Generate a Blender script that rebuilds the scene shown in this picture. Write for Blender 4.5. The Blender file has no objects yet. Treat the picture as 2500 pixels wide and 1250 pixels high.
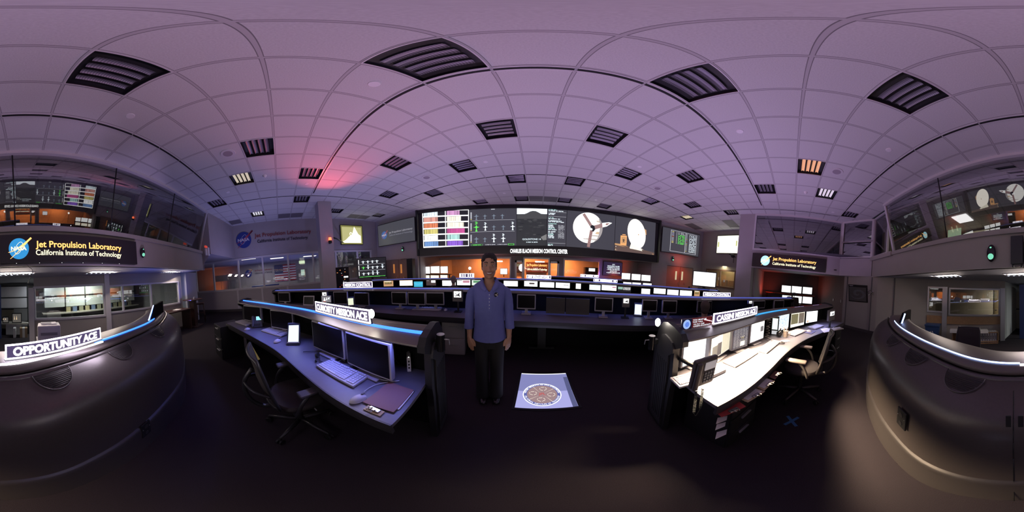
import bpy, bmesh, math, random
from math import pi, sin, cos, tan, radians, hypot, atan2
from mathutils import Vector, Matrix
random.seed(7)
SC = bpy.context.scene
COL = SC.collection

# ---------------------------------------------------------------- camera
HC = 1.57                       # eye height of the panorama
TILE = 0.6096
HCEIL = 4.356                   # main ceiling
YAW, PIT, ROL = radians(8.53145), radians(-4.95819), radians(-0.55773)
KPX = radians(0.131606457)      # latitude per photo pixel
def _rot(y, p, r):
    return Matrix.Rotation(y, 3, 'Z') @ Matrix.Rotation(p, 3, 'X') @ Matrix.Rotation(r, 3, 'Y')
RC = _rot(YAW, PIT, ROL)
cam = bpy.data.cameras.new('panorama_camera')
cam.type = 'PANO'
cam.panorama_type = 'EQUIRECTANGULAR'
cam.latitude_max = pi / 2
cam.latitude_min = pi / 2 - 1250 * KPX
cam.longitude_min = -pi
cam.longitude_max = pi
cam.clip_start = 0.02
cam.clip_end = 200
camo = bpy.data.objects.new('panorama_camera', cam)
COL.objects.link(camo)
_m = RC @ Matrix(((1, 0, 0), (0, 0, -1), (0, 1, 0)))
camo.matrix_world = Matrix.Translation((0, 0, HC)) @ _m.to_4x4()
SC.camera = camo

# ---------------------------------------------------------------- view + world
SC.view_settings.view_transform = 'Standard'
SC.view_settings.look = 'None'
SC.view_settings.gamma = 1
SC.view_settings.use_curve_mapping = False
SC.view_settings.exposure = 0.0
SC.cycles.use_denoising = True
SC.cycles.max_bounces = 7
SC.cycles.diffuse_bounces = 3
SC.cycles.glossy_bounces = 3
SC.cycles.transparent_max_bounces = 10
SC.cycles.sample_clamp_indirect = 4.0
SC.cycles.caustics_reflective = False
SC.cycles.caustics_refractive = False
w = bpy.data.worlds.new('night'); SC.world = w; w.use_nodes = True
w.node_tree.nodes['Background'].inputs[0].default_value = (0.010, 0.009, 0.014, 1)
w.node_tree.nodes['Background'].inputs[1].default_value = 1.0

def aim(o, d):
    o.rotation_euler = Vector(d).to_track_quat('-Z', 'Y').to_euler()
def spot(name, loc, d, power, color, cone=150, blend=1.0, r=0.01):
    l = bpy.data.lights.new(name, 'SPOT'); l.energy = power; l.color = color
    l.spot_size = radians(cone); l.spot_blend = blend; l.shadow_soft_size = r
    o = bpy.data.objects.new(name, l); COL.objects.link(o); o.location = loc; aim(o, d)
    return o
def area(name, loc, d, sx, sy, power, color, rz=None, spread=180):
    l = bpy.data.lights.new(name, 'AREA'); l.energy = power; l.color = color
    l.shape = 'RECTANGLE'; l.size = sx; l.size_y = sy; l.spread = radians(spread)
    o = bpy.data.objects.new(name, l); COL.objects.link(o); o.location = loc
    if rz is None: aim(o, d)
    else: o.rotation_euler = (0 if d[2] < 0 else pi, 0, rz if d[2] < 0 else -rz)
    return o
# unseen fill spots added at hutch height to tint and brighten the ceiling
VIO = (0.74, 0.50, 1.0); BLU = (0.42, 0.40, 1.0); ROS = (1.0, 0.62, 0.80)
FILL = [(-1.9, -1.9, VIO, 46), (2.3, -2.0, VIO, 46), (-1.6, 1.15, ROS, 40), (2.0, 1.15, VIO, 44), (-4.3, 1.9, BLU, 52),
        (-0.6, 3.45, VIO, 58), (4.0, 1.6, VIO, 58), (-3.4, 5.1, VIO, 62), (2.6, 5.0, VIO, 62), (-6.9, -1.2, BLU, 60),
        (-7.6, 3.9, BLU, 34), (6.3, 3.6, VIO, 50), (5.4, -0.6, VIO, 48)]
for i, (x, y, c, e) in enumerate(FILL):
    spot('ceiling_fill_spot', (x, y, 1.22), (0, 0, 1), e * 1.52, c, 165, 0.9)
# red beacon throw on the ceiling
spot('red_beacon_lamp', (-5.95, 1.95, 3.05), (2.5, -0.55, 1.30), 250, (1.0, 0.12, 0.13), 80, 1.0)

# ---------------------------------------------------------------- photo geometry: a pixel's ray meets a real plane
def ray(x, y):
    a = (x / 2500 - .5) * 2 * pi; la = pi / 2 - y * KPX
    return RC @ Vector((sin(a) * cos(la), cos(a) * cos(la), sin(la)))
def on_z(x, y, h):
    d = ray(x, y); t = (h - HC) / d.z
    return Vector((d.x * t, d.y * t, h))
def on_y(x, y, Y):
    d = ray(x, y); t = Y / d.y
    return Vector((d.x * t, Y, HC + d.z * t))
def on_x(x, y, X):
    d = ray(x, y); t = X / d.x
    return Vector((X, d.y * t, HC + d.z * t))
def on_v(x, y, A, B):
    """point of a pixel's ray on the vertical plane through floor points A, B; also its distance along AB"""
    d = ray(x, y); n = Vector((-(B[1] - A[1]), B[0] - A[0]))
    t = (n.x * A[0] + n.y * A[1]) / (n.x * d.x + n.y * d.y)
    p = Vector((d.x * t, d.y * t, HC + d.z * t))
    u = Vector((B[0] - A[0], B[1] - A[1])).normalized()
    return p, (p.x - A[0]) * u.x + (p.y - A[1]) * u.y
def on_path(x, y, path):
    d = ray(x, y); best = None
    a0, a1, b0, b1 = Vector(path[0]), Vector(path[1]), Vector(path[-2]), Vector(path[-1])
    path = [tuple(a0 + (a0 - a1).normalized() * 4)] + [tuple(q) for q in path] + [tuple(b1 + (b1 - b0).normalized() * 4)]
    for (x0, y0), (x1, y1) in zip(path, path[1:]):
        ex, ey = x1 - x0, y1 - y0
        den = d.x * ey - d.y * ex
        if abs(den) < 1e-9: continue
        t = (x0 * ey - y0 * ex) / den
        s = (x0 * d.y - y0 * d.x) / den
        if t > 0 and -1e-6 <= s <= 1 + 1e-6 and (best is None or t < best[0]):
            best = (t, atan2(ey, ex))
    t, a = best
    return Vector((d.x * t, d.y * t, HC + d.z * t)), a

# ---------------------------------------------------------------- materials
MATS = {}
def mat(name, col=(0.5, 0.5, 0.5), rough=0.6, metal=0.0, em=None, es=0.0, noise=0.0, nscale=8.0, spec=0.5, bump=0.0):
    if name in MATS: return MATS[name]
    m = bpy.data.materials.new(name); m.use_nodes = True; nt = m.node_tree
    b = nt.nodes['Principled BSDF']
    b.inputs['Base Color'].default_value = (*col, 1); b.inputs['Roughness'].default_value = rough
    b.inputs['Metallic'].default_value = metal; b.inputs['Specular IOR Level'].default_value = spec
    if em: b.inputs['Emission Color'].default_value = (*em, 1); b.inputs['Emission Strength'].default_value = es
    if noise or bump:
        tc = nt.nodes.new('ShaderNodeTexCoord'); n = nt.nodes.new('ShaderNodeTexNoise')
        n.inputs['Scale'].default_value = nscale; n.inputs['Detail'].default_value = 5
        nt.links.new(tc.outputs['Object'], n.inputs['Vector'])
        if noise:
            mx = nt.nodes.new('ShaderNodeMix'); mx.data_type = 'RGBA'
            mx.inputs[6].default_value = (*[c * (1 - noise) for c in col], 1)
            mx.inputs[7].default_value = (*[min(1, c * (1 + noise)) for c in col], 1)
            nt.links.new(n.outputs['Fac'], mx.inputs[0]); nt.links.new(mx.outputs[2], b.inputs['Base Color'])
        if bump:
            bp = nt.nodes.new('ShaderNodeBump'); bp.inputs['Strength'].default_value = bump; bp.inputs['Distance'].default_value = 0.004
            nt.links.new(n.outputs['Fac'], bp.inputs['Height']); nt.links.new(bp.outputs[0], b.inputs['Normal'])
    MATS[name] = m
    return m
def emit(name, col=(1, 1, 1), s=1.0):
    return mat(name, (0.02, 0.02, 0.02), 0.4, em=col, es=s)
def glass(name, refl=0.2, tint=(1, 1, 1)):
    if name in MATS: return MATS[name]
    m = bpy.data.materials.new(name); m.use_nodes = True; nt = m.node_tree
    for n in list(nt.nodes):
        if n.type != 'OUTPUT_MATERIAL': nt.nodes.remove(n)
    out = [n for n in nt.nodes if n.type == 'OUTPUT_MATERIAL'][0]
    t = nt.nodes.new('ShaderNodeBsdfTransparent'); t.inputs[0].default_value = (*tint, 1)
    g = nt.nodes.new('ShaderNodeBsdfGlossy'); g.inputs['Roughness'].default_value = 0.0
    mx = nt.nodes.new('ShaderNodeMixShader'); mx.inputs[0].default_value = refl
    nt.links.new(t.outputs[0], mx.inputs[1]); nt.links.new(g.outputs[0], mx.inputs[2]); nt.links.new(mx.outputs[0], out.inputs[0])
    MATS[name] = m
    return m

# ---------------------------------------------------------------- mesh builder
def frame(origin, ang=0.0, tilt=0.0):
    """local x = along angle ang, y = its left normal, z up; tilt leans the top back along +y (radians)"""
    return Matrix.Translation(origin) @ Matrix.Rotation(ang, 4, 'Z') @ Matrix.Rotation(-tilt, 4, 'X')
class MB:
    def __init__(s): s.v = []; s.f = []; s.m = []; s.mats = []; s.M = Matrix.Identity(4); s.sm = []
    def mi(s, m):
        if m is None: m = mat('plain')
        if m not in s.mats: s.mats.append(m)
        return s.mats.index(m)
    def add(s, vs, fs, m=None, smooth=False, M=None):
        k = len(s.v); T = s.M @ M if M is not None else s.M
        s.v += [T @ Vector(p) for p in vs]; i = s.mi(m)
        for f in fs: s.f.append([k + a for a in f]); s.m.append(i); s.sm.append(smooth)
        return s
    def box(s, c, d, m=None, rz=0.0, M=None, bev=0.0):
        x, y, z = d[0] / 2, d[1] / 2, d[2] / 2
        T = Matrix.Translation(c) @ Matrix.Rotation(rz, 4, 'Z')
        if M is not None: T = M @ T
        if bev > 0:
            b = min(bev, x * .9, y * .9, z * .9); vs = []; 
            bm = bmesh.new(); bmesh.ops.create_cube(bm, size=1)
            for v in bm.verts: v.co = Vector((v.co.x * 2 * x, v.co.y * 2 * y, v.co.z * 2 * z))
            bmesh.ops.bevel(bm, geom=list(bm.edges), offset=b, segments=2, affect='EDGES', profile=.6)
            bm.verts.index_update()
            s.add([v.co.copy() for v in bm.verts], [[v.index for v in f.verts] for f in bm.faces], m, False, T); bm.free()
            return s
        vs = [(-x, -y, -z), (x, -y, -z), (x, y, -z), (-x, y, -z), (-x, -y, z), (x, -y, z), (x, y, z), (-x, y, z)]
        return s.add(vs, [(0, 3, 2, 1), (4, 5, 6, 7), (0, 1, 5, 4), (1, 2, 6, 5), (2, 3, 7, 6), (3, 0, 4, 7)], m, False, T)
    def quad(s, pts, m=None): return s.add(pts, [tuple(range(len(pts)))], m)
    def prism(s, poly, z0, z1, m=None, M=None):
        n = len(poly); vs = [(p[0], p[1], z0) for p in poly] + [(p[0], p[1], z1) for p in poly]
        fs = [tuple(range(n))[::-1], tuple(range(n, 2 * n))] + [(i, (i + 1) % n, n + (i + 1) % n, n + i) for i in range(n)]
        return s.add(vs, fs, m, False, M)
    def cyl(s, a, b, r0, r1=None, m=None, n=16, cap=True, smooth=True):
        r1 = r0 if r1 is None else r1; a = Vector(a); b = Vector(b); q = (b - a).to_track_quat('Z', 'Y'); vs = []
        for p, r in ((a, r0), (b, r1)):
            for i in range(n): vs.append(p + q @ Vector((r * cos(2 * pi * i / n), r * sin(2 * pi * i / n), 0)))
        s.add(vs, [(i, (i + 1) % n, n + (i + 1) % n, n + i) for i in range(n)], m, smooth)
        if cap: s.add(vs, [tuple(range(n))[::-1], tuple(range(n, 2 * n))], m)
        return s
    def tube(s, pts, r, m=None, n=8, smooth=True):
        pts = [Vector(p) for p in pts]; vs = []; N = len(pts); up = Vector((0, 0, 1))
        rr = r if isinstance(r, (list, tuple)) else [r] * N
        prev = None
        for i, p in enumerate(pts):
            t = (pts[min(i + 1, N - 1)] - pts[max(i - 1, 0)])
            if t.length < 1e-9: t = Vector((0, 0, 1))
            t.normalize()
            if prev is None:
                a = t.orthogonal().normalized()
            else:
                a = (prev - t * prev.dot(t))
                a = a.normalized() if a.length > 1e-6 else t.orthogonal().normalized()
            prev = a; b = t.cross(a)
            for k in range(n): vs.append(p + (a * cos(2 * pi * k / n) + b * sin(2 * pi * k / n)) * rr[i])
        fs = [(i * n + k, i * n + (k + 1) % n, (i + 1) * n + (k + 1) % n, (i + 1) * n + k) for i in range(N - 1) for k in range(n)]
        fs += [tuple(range(n))[::-1], tuple(range((N - 1) * n, N * n))]
        return s.add(vs, fs, m, smooth)
    def ell(s, c, r, m=None, n=16, k=10, M=None, z0=-1.0, z1=1.0):
        vs = []; fs = []; T = Matrix.Translation(c)
        if M is not None: T = T @ M
        for j in range(k + 1):
            a = -pi / 2 + pi * j / k; zz = max(z0, min(z1, sin(a))); cr = math.sqrt(max(0, 1 - zz * zz))
            for i in range(n): vs.append((r[0] * cr * cos(2 * pi * i / n), r[1] * cr * sin(2 * pi * i / n), r[2] * zz))
        fs = [(j * n + i, j * n + (i + 1) % n, (j + 1) * n + (i + 1) % n, (j + 1) * n + i) for j in range(k) for i in range(n)]
        return s.add(vs, fs, m, True, T)
    def loft(s, rings, m=None, smooth=True, cap=True, closed=True):
        n = len(rings[0]); vs = [p for r in rings for p in r]; e = n if closed else n - 1
        fs = [(j * n + i, j * n + (i + 1) % n, (j + 1) * n + (i + 1) % n, (j + 1) * n + i) for j in range(len(rings) - 1) for i in range(e)]
        s.add(vs, fs, m, smooth)
        if cap: s.add(vs, [tuple(range(n))[::-1], tuple(range((len(rings) - 1) * n, len(rings) * n))], m)
        return s
    def disc(s, c, r, m=None, M=None, n=24, ry=None, h=0.0):
        ry = r if ry is None else ry
        vs = [(c[0] + r * cos(2 * pi * i / n), c[1] + ry * sin(2 * pi * i / n), c[2]) for i in range(n)]
        return s.add(vs, [tuple(range(n))], m, False, M)
    def text(s, txt, x, z, h, m=None, M=None, w=None, bold=0.0, ext=0.0, y=0.0, align='CENTER', shear=0.0):
        """text in the local xz plane (reads when looked at along +y)"""
        c = bpy.data.curves.new('lettering_source', 'FONT'); c.body = txt; c.size = 1.0; c.offset = bold; c.extrude = 0.0; c.resolution_u = 3; c.shear = shear
        o = bpy.data.objects.new('lettering_source', c); COL.objects.link(o)
        dg = bpy.context.evaluated_depsgraph_get(); me = bpy.data.meshes.new_from_object(o.evaluated_get(dg))
        vs = [v.co.copy() for v in me.vertices]; fs = [list(p.vertices) for p in me.polygons]
        bpy.data.objects.remove(o); bpy.data.curves.remove(c); bpy.data.meshes.remove(me)
        if not vs: return s
        x0 = min(v.x for v in vs); x1 = max(v.x for v in vs); y0 = 0.0; sc = h / 0.72
        sx = sc if w is None else w / (x1 - x0)
        ox = {'CENTER': -(x0 + x1) / 2, 'LEFT': -x0, 'RIGHT': -x1}[align]
        out = [((v.x + ox) * sx + x, y, v.y * sc + z) for v in vs]
        # y = distance towards the viewer is -y
        s.add(out, [f if True else f for f in fs], m, False, M)
        if ext:
            s.add([(p[0], p[1] + ext, p[2]) for p in out], [f[::-1] for f in fs], m, False, M)
        return s
def finish(me, mb):
    me.from_pydata([tuple(p) for p in mb.v], [], mb.f)
    for m in mb.mats: me.materials.append(m)
    me.polygons.foreach_set('material_index', mb.m); me.polygons.foreach_set('use_smooth', mb.sm); me.update()
def obj(name, mb, parent=None, label=None, world=True, bevel=0.0):
    """link the builder as ONE mesh object; with world=True its points are world points"""
    me = bpy.data.meshes.new(name)
    if parent is not None and world:
        inv = parent['_inv'] if '_inv' in parent else None
        T = parent_matrix(parent).inverted(); mb.v = [T @ p for p in mb.v]
    finish(me, mb)
    o = bpy.data.objects.new(name, me); COL.objects.link(o)
    if parent is not None: o.parent = parent
    if label: o['label'] = label
    if bevel: 
        b = o.modifiers.new('edge', 'BEVEL'); b.width = bevel; b.segments = 2; b.limit_method = 'ANGLE'
    return o
def parent_matrix(p):
    T = Matrix.Identity(4)
    while p is not None:
        T = p.matrix_basis @ T; p = p.parent
    return T
def tag(o, label=None, cat=None, group=None, kind=None):
    if label: o['label'] = label
    if cat: o['category'] = cat
    if group: o['group'] = group
    if kind: o['kind'] = kind
    return o
def thing(name, label, cat, loc=(0, 0, 0), rz=0.0, group=None, kind=None):
    o = bpy.data.objects.new(name, None); COL.objects.link(o); o.location = loc; o.rotation_euler = (0, 0, rz); o.empty_display_size = .1
    return tag(o, label, cat, group, kind)
def single(name, mb, label, cat, group=None, bevel=0.0):
    return tag(obj(name, mb, bevel=bevel), label, cat, group)
def struct(name, mb, label=None):
    o = obj(name, mb); o['kind'] = 'structure'
    if label: o['label'] = label
    return o
def copy_tree(o, parent=None):
    c = o.copy(); COL.objects.link(c)
    if parent is not None: c.parent = parent
    for ch in list(o.children): copy_tree(ch, c)
    return c
def clones(proto, spots):
    """spots: (loc, rz, label); the first reuses the prototype"""
    out = []
    for i, (loc, rz, lab) in enumerate(spots):
        o = proto if i == 0 else copy_tree(proto)
        out.append(o)
    for o, (loc, rz, lab) in zip(out, spots):
        o.location = loc; o.rotation_euler = (0, 0, rz)
        if lab: o['label'] = lab
    return out
def spline(pts, n=8):
    P = [Vector(p) for p in pts]; out = []
    for i in range(len(P) - 1):
        p0 = P[max(i - 1, 0)]; p1 = P[i]; p2 = P[i + 1]; p3 = P[min(i + 2, len(P) - 1)]
        for k in range(n):
            t = k / n
            out.append(0.5 * ((2 * p1) + (-p0 + p2) * t + (2 * p0 - 5 * p1 + 4 * p2 - p3) * t * t + (-p0 + 3 * p1 - 3 * p2 + p3) * t ** 3))
    out.append(P[-1]); return out
def path_normals(path):
    out = []
    for i in range(len(path)):
        a = Vector(path[max(i - 1, 0)]); b = Vector(path[min(i + 1, len(path) - 1)]); t = (b - a).normalized()
        out.append(Vector((-t.y, t.x)))
    return out
def offset(path, u):
    return [tuple(Vector(p) + n * u) for p, n in zip(path, path_normals(path))]
# ================================================================ room shell
M_wall = mat('wall_paint', (0.40, 0.37, 0.385), 0.75, noise=0.05, nscale=3, spec=.3)
M_wall2 = mat('wall_paint_warm', (0.35, 0.325, 0.29), 0.75, noise=0.05, nscale=3, spec=.3)
M_trim = mat('trim_paint', (0.58, 0.56, 0.58), 0.5)
M_alu = mat('brushed_aluminium', (0.55, 0.54, 0.55), 0.38, 0.6)
M_dark = mat('charcoal_plastic', (0.030, 0.028, 0.032), 0.5)
M_black = mat('matt_black', (0.010, 0.010, 0.011), 0.6)
M_gloss = mat('gloss_black', (0.012, 0.012, 0.014), 0.18)
M_white = mat('white_plastic', (0.72, 0.70, 0.70), 0.45)
M_wood = mat('wood_panel', (0.34, 0.20, 0.10), 0.45, noise=.25, nscale=14)
M_carpet = mat('carpet', (0.032, 0.026, 0.030), 0.95, noise=.35, nscale=220, bump=.5, spec=.1)
GX, GY = -0.9967, 0.7354
def gx(i): return GX + i * TILE
def gy(j): return GY + j * TILE

def ceiling_material():
    m = bpy.data.materials.new('ceiling_tiles'); m.use_nodes = True; nt = m.node_tree; b = nt.nodes['Principled BSDF']
    b.inputs['Roughness'].default_value = .9; b.inputs['Specular IOR Level'].default_value = .15
    tc = nt.nodes.new('ShaderNodeTexCoord'); sp = nt.nodes.new('ShaderNodeSeparateXYZ'); nt.links.new(tc.outputs['Object'], sp.inputs[0])
    def M(op, a, bb=None):
        n = nt.nodes.new('ShaderNodeMath'); n.operation = op
        for k, q in enumerate((a, bb)):
            if q is None: continue
            if isinstance(q, (int, float)): n.inputs[k].default_value = q
            else: nt.links.new(q, n.inputs[k])
        return n.outputs[0]
    masks = []; ridge = []
    for k, off in ((0, GX), (1, GY)):
        f = M('ABSOLUTE', M('SUBTRACT', M('FRACT', M('ADD', M('DIVIDE', M('SUBTRACT', sp.outputs[k], off), TILE), 100.5)), .5))   # distance to a grid line in tiles
        g1 = M('MULTIPLY', M('GREATER_THAN', f, .021), M('LESS_THAN', f, .031))
        masks.append(g1); ridge.append(M('LESS_THAN', f, .021))
    gro = M('MAXIMUM', masks[0], masks[1]); rid = M('MAXIMUM', ridge[0], ridge[1])
    n = nt.nodes.new('ShaderNodeTexNoise'); n.inputs['Scale'].default_value = 90; n.inputs['Detail'].default_value = 3; nt.links.new(tc.outputs['Object'], n.inputs[0])
    r = nt.nodes.new('ShaderNodeMapRange'); r.inputs[1].default_value = .35; r.inputs[2].default_value = .65; r.inputs[3].default_value = .57; r.inputs[4].default_value = .64; nt.links.new(n.outputs['Fac'], r.inputs[0])
    def mix(fac, a, col):
        x = nt.nodes.new('ShaderNodeMix'); x.data_type = 'RGBA'; nt.links.new(fac, x.inputs[0]); nt.links.new(a, x.inputs[6]); x.inputs[7].default_value = (*col, 1); return x.outputs[2]
    c = mix(gro, r.outputs[0], (.22, .21, .22)); c = mix(rid, c, (.50, .49, .50))
    nt.links.new(c, b.inputs['Base Color']); return m
M_ceil = ceiling_material()

# floor
mb = MB(); mb.quad([(-17, -9, 0), (14, -9, 0), (14, 13, 0), (-17, 13, 0)], M_carpet); struct('floor', mb)

# ceiling with openings where the light troffers and return grilles sit
LIGHTS = [(0, -3), (0, 0), (3, 0), (3, -3), (-4, -2), (-6, -3), (-6, 0), (-8, -5), (-9, 0), (-11, -3), (-11, 3), (-4, 3), (-2, 5), (0, 3), (3, 3),
          (-7, 5), (-5, 7), (-11, 7), (0, 7), (3, 7), (-3, 10), (0, 10), (3, 10), (6, 10), (5, 5), (7, 3), (8, 7), (10, 5), (12, 7), (12, 3), (9, 0), (7, -2), (9, -3), (11, -5)]
GRILLES = [(1, 10), (2, 10), (-12, 5), (-12, 6), (-12, -1), (-12, 0), (-12, -5), (14, 4), (15, 4), (14, 8), (15, 8)]
skip = set(LIGHTS)
mb = MB(); vi = {}
def _cv(x, y):
    k = (round(x, 4), round(y, 4))
    if k not in vi: vi[k] = len(mb.v); mb.v.append(Vector((x, y, HCEIL)))
    return vi[k]
k = mb.mi(M_ceil)
for i in range(-13, 18):
    for j in range(-6, 13):
        if (i, j) in skip: continue
        x0, x1 = max(gx(i), -8.62), min(gx(i + 1), 9.62); y0, y1 = max(gy(j), -3.3 if i >= 9 else -2.72), min(gy(j + 1), 8.3)
        if x1 - x0 < .01 or y1 - y0 < .01: continue
        mb.f.append([_cv(x0, y0), _cv(x0, y1), _cv(x1, y1), _cv(x1, y0)]); mb.m.append(k); mb.sm.append(False)
struct('ceiling', mb)

# ---- ceiling troffers: one prototype, four louvre strips each
M_ltrim = mat('troffer_rim', (0.62, 0.60, 0.62), 0.4)
def louvre_material(name, col):
    m = mat(name, col, 0.35, 0.25); nt = m.node_tree; b = nt.nodes['Principled BSDF']
    tc = nt.nodes.new('ShaderNodeTexCoord'); wv = nt.nodes.new('ShaderNodeTexWave'); wv.inputs['Scale'].default_value = 14; wv.bands_direction = 'X'
    nt.links.new(tc.outputs['Object'], wv.inputs[0]); r = nt.nodes.new('ShaderNodeMix'); r.data_type = 'RGBA'
    r.inputs[6].default_value = (*[c * .45 for c in col], 1); r.inputs[7].default_value = (*col, 1)
    nt.links.new(wv.outputs['Fac'], r.inputs[0]); nt.links.new(r.outputs[2], b.inputs['Base Color']); return m
M_louv = louvre_material('parabolic_louvre', (0.36, 0.34, 0.40))
def make_troffer():
    t = thing('ceiling_light', '', 'ceiling light')
    h = TILE / 2; d = .09; e = .012
    mb = MB()
    for sx, sy, cx, cy in ((2 * h, e, 0, h - e / 2), (2 * h, e, 0, -h + e / 2), (e, 2 * h - 2 * e, h - e / 2, 0), (e, 2 * h - 2 * e, -h + e / 2, 0)):
        mb.box((cx, cy, -.002), (sx, sy, .012), M_ltrim)
    obj('rim', mb, t, world=False)
    mb = MB(); q = h - e
    mb.add([(-q, -q, 0), (q, -q, 0), (q, q, 0), (-q, q, 0), (-q, -q, d), (q, -q, d), (q, q, d), (-q, q, d)],
           [(4, 5, 6, 7), (0, 4, 7, 3), (1, 2, 6, 5), (0, 1, 5, 4), (2, 3, 7, 6)], mat('troffer_housing', (0.016, 0.015, 0.02), 0.5))
    obj('housing', mb, t, world=False)
    for k in range(4):
        mb = MB(); y = -.165 + k * .11
        mb.add([(-.235, y - .036, .028), (.235, y - .036, .028), (.235, y - .012, .05), (-.235, y - .012, .05), (.235, y + .036, .028), (-.235, y + .036, .028), (.235, y + .012, .05), (-.235, y + .012, .05)],
               [(0, 1, 2, 3), (3, 2, 6, 7), (7, 6, 4, 5)], M_louv)
        obj('louvre', mb, t, world=False)
    return t
proto = make_troffer()
REL = {}
def tro_label(i, j):
    row = {-5: 'in the rearmost row', -3: 'in the row by the rear observation glass', -2: 'one row ahead of the rear row', 0: 'in the row of the front air slot', 3: 'in the second row ahead',
           5: 'halfway to the video wall', 7: 'in the row of the thin slot', 10: 'in the last row before the video wall'}[j]
    r = sorted(a for a, b in LIGHTS if b == j); k = r.index(i); nth = ('leftmost', 'second from left', 'third from left', 'fourth from left', 'fifth from left', 'sixth from left', 'seventh from left')[k]
    if j < 0: nth = {'leftmost': 'furthest towards the gallery', 'second from left': 'second from the gallery', 'third from left': 'third from the gallery', 'fourth from left': 'fourth from the gallery', 'fifth from left': 'fifth from the gallery'}[nth]
    return 'black louvred ceiling light %s, %s' % (row, nth)
bright = {(-11, -3): (0.95, .95, .9), (-6, -3): (.8, .72, .5), (9, -3): (.85, .8, .85), (12, 7): (1, .9, .6), (7, -2): (.9, .5, .25)}
spots_ = [((gx(i + .5), gy(j + .5), HCEIL), 0, tro_label(i, j)) for i, j in LIGHTS]
tl = clones(proto, spots_)
for o, (i, j) in zip(tl, LIGHTS):
    o['group'] = 'louvred ceiling lights'
    if (i, j) in bright:
        c = bright[(i, j)]; mm = mat('lit_louvre_%d' % (i + 20), c, .4, em=c, es=.45)
        for ch in o.children:
            if ch.name.startswith('louvre'):
                ch.data = ch.data.copy(); ch.data.materials.clear(); ch.data.materials.append(mm)
# flat return-air panels
M_grille = mat('return_grille', (0.20, 0.19, 0.20), 0.6)
GL = {(1, 10): 'grey return panel above the video wall, left one of the pair between lights', (2, 10): 'grey return panel above the video wall, right one of the pair between lights',
      (-12, 5): 'grey return panel over the yellow screen corner, nearer of the pair', (-12, 6): 'grey return panel over the yellow screen corner, farther of the pair',
      (-12, -1): 'grey return panel above the gallery wall lettering', (-12, 0): 'grey return panel above the gallery wall by the pillar', (-12, -5): 'grey return panel above the gallery wall at the rear corner',
      (14, 4): 'grey return panel behind the right pillar, first of the pair', (15, 4): 'grey return panel behind the right pillar, second of the pair',
      (14, 8): 'grey return panel above the schedule screen, first of the pair', (15, 8): 'grey return panel above the schedule screen, second of the pair'}
gl = {1: 'left of two dark return air panels between the lights above the video wall', 2: 'right of two dark return air panels between the lights above the video wall'}
for i, j in GRILLES:
    mb = MB(); mb.box((0, 0, -.004), (TILE - .03, TILE - .03, .008), M_grille)
    for k in range(9): mb.box((0, -.24 + k * .06, -.010), (TILE - .08, .012, .006), mat('grille_blade', (0.12, .11, .12), .6))
    o = obj('return_grille', mb); o.location = (gx(i + .5), gy(j + .5), HCEIL)
    tag(o, GL[(i, j)], 'air vent', 'return air grilles')
# black linear air slots
M_slot = mat('slot_black', (0.006, 0.006, 0.008), 0.7)
def slot(axis, c, a, b, w, trim, label):
    mb = MB(); n0, n1 = math.ceil(a), math.floor(b); cuts = [a] + list(range(n0, n1 + 1)) + [b]
    for s0, s1 in zip(cuts, cuts[1:]):
        if s1 - s0 < .05: continue
        g0, g1 = s0 + .02, s1 - .02
        if axis == 'x':
            X0, X1, Yc = gx(g0), gx(g1), gy(c); mb.box(((X0 + X1) / 2, Yc, HCEIL - .006), (X1 - X0, w, .010), M_slot)
            if trim:
                for q in (-1, 1): mb.box(((X0 + X1) / 2, Yc + q * (w / 2 + .013), HCEIL - .005), (X1 - X0, .02, .010), M_ltrim)
        else:
            Y0, Y1, Xc = gy(g0), gy(g1), gx(c); mb.box((Xc, (Y0 + Y1) / 2, HCEIL - .006), (w, Y1 - Y0, .010), M_slot)
    return single('air_slot', mb, label, 'air slot', 'black linear air slots')
slot('x', 1.07, -7.6, 11.5, .034, True, 'long black air slot across the ceiling in front of the camera')
slot('x', -4.07, -7.3, 11.2, .034, True, 'long black air slot across the ceiling near the rear observation glass')
slot('x', 7.0, -7.6, 12.1, .018, False, 'thin dark air slot across the ceiling towards the video wall')
slot('y', -7.95, -3.9, 8.2, .018, False, 'thin dark air slot running towards the video wall on the gallery side')
slot('y', 12.1, -3.9, 8.6, .018, False, 'thin dark air slot running towards the video wall beside the right pillar')
# sprinkler plates, smoke detectors and speakers
def ceil_disc(kind, i, j, label):
    x, y = gx(i), gy(j); mb = MB()
    if kind == 'plate':
        mb.cyl((x, y, HCEIL - .008), (x, y, HCEIL), .055, .06, mat('plate_white', (.78, .76, .78), .4), 24); single('sprinkler_cover', mb, label, 'sprinkler', 'round sprinkler covers')
    elif kind == 'det':
        mb.cyl((x, y, HCEIL - .05), (x, y, HCEIL), .04, .062, mat('plate_white'), 20); mb.cyl((x, y, HCEIL - .065), (x, y, HCEIL - .05), .02, .03, M_white, 16); single('smoke_detector', mb, label, 'smoke detector', 'smoke detectors')
    else:
        t = thing('ceiling_speaker', label, 'speaker', (x, y, HCEIL), 0, 'round ceiling speakers')
        mb = MB(); mb.cyl((0, 0, -.012), (0, 0, 0), .15, .155, mat('speaker_rim', (.60, .58, .6), .5), 32); obj('rim', mb, t, world=False)
        mb = MB(); mb.cyl((0, 0, -.016), (0, 0, -.011), .095, .10, mat('speaker_mesh', (.34, .30, .34), .8), 32); obj('speaker_mesh', mb, t, world=False)
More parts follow.
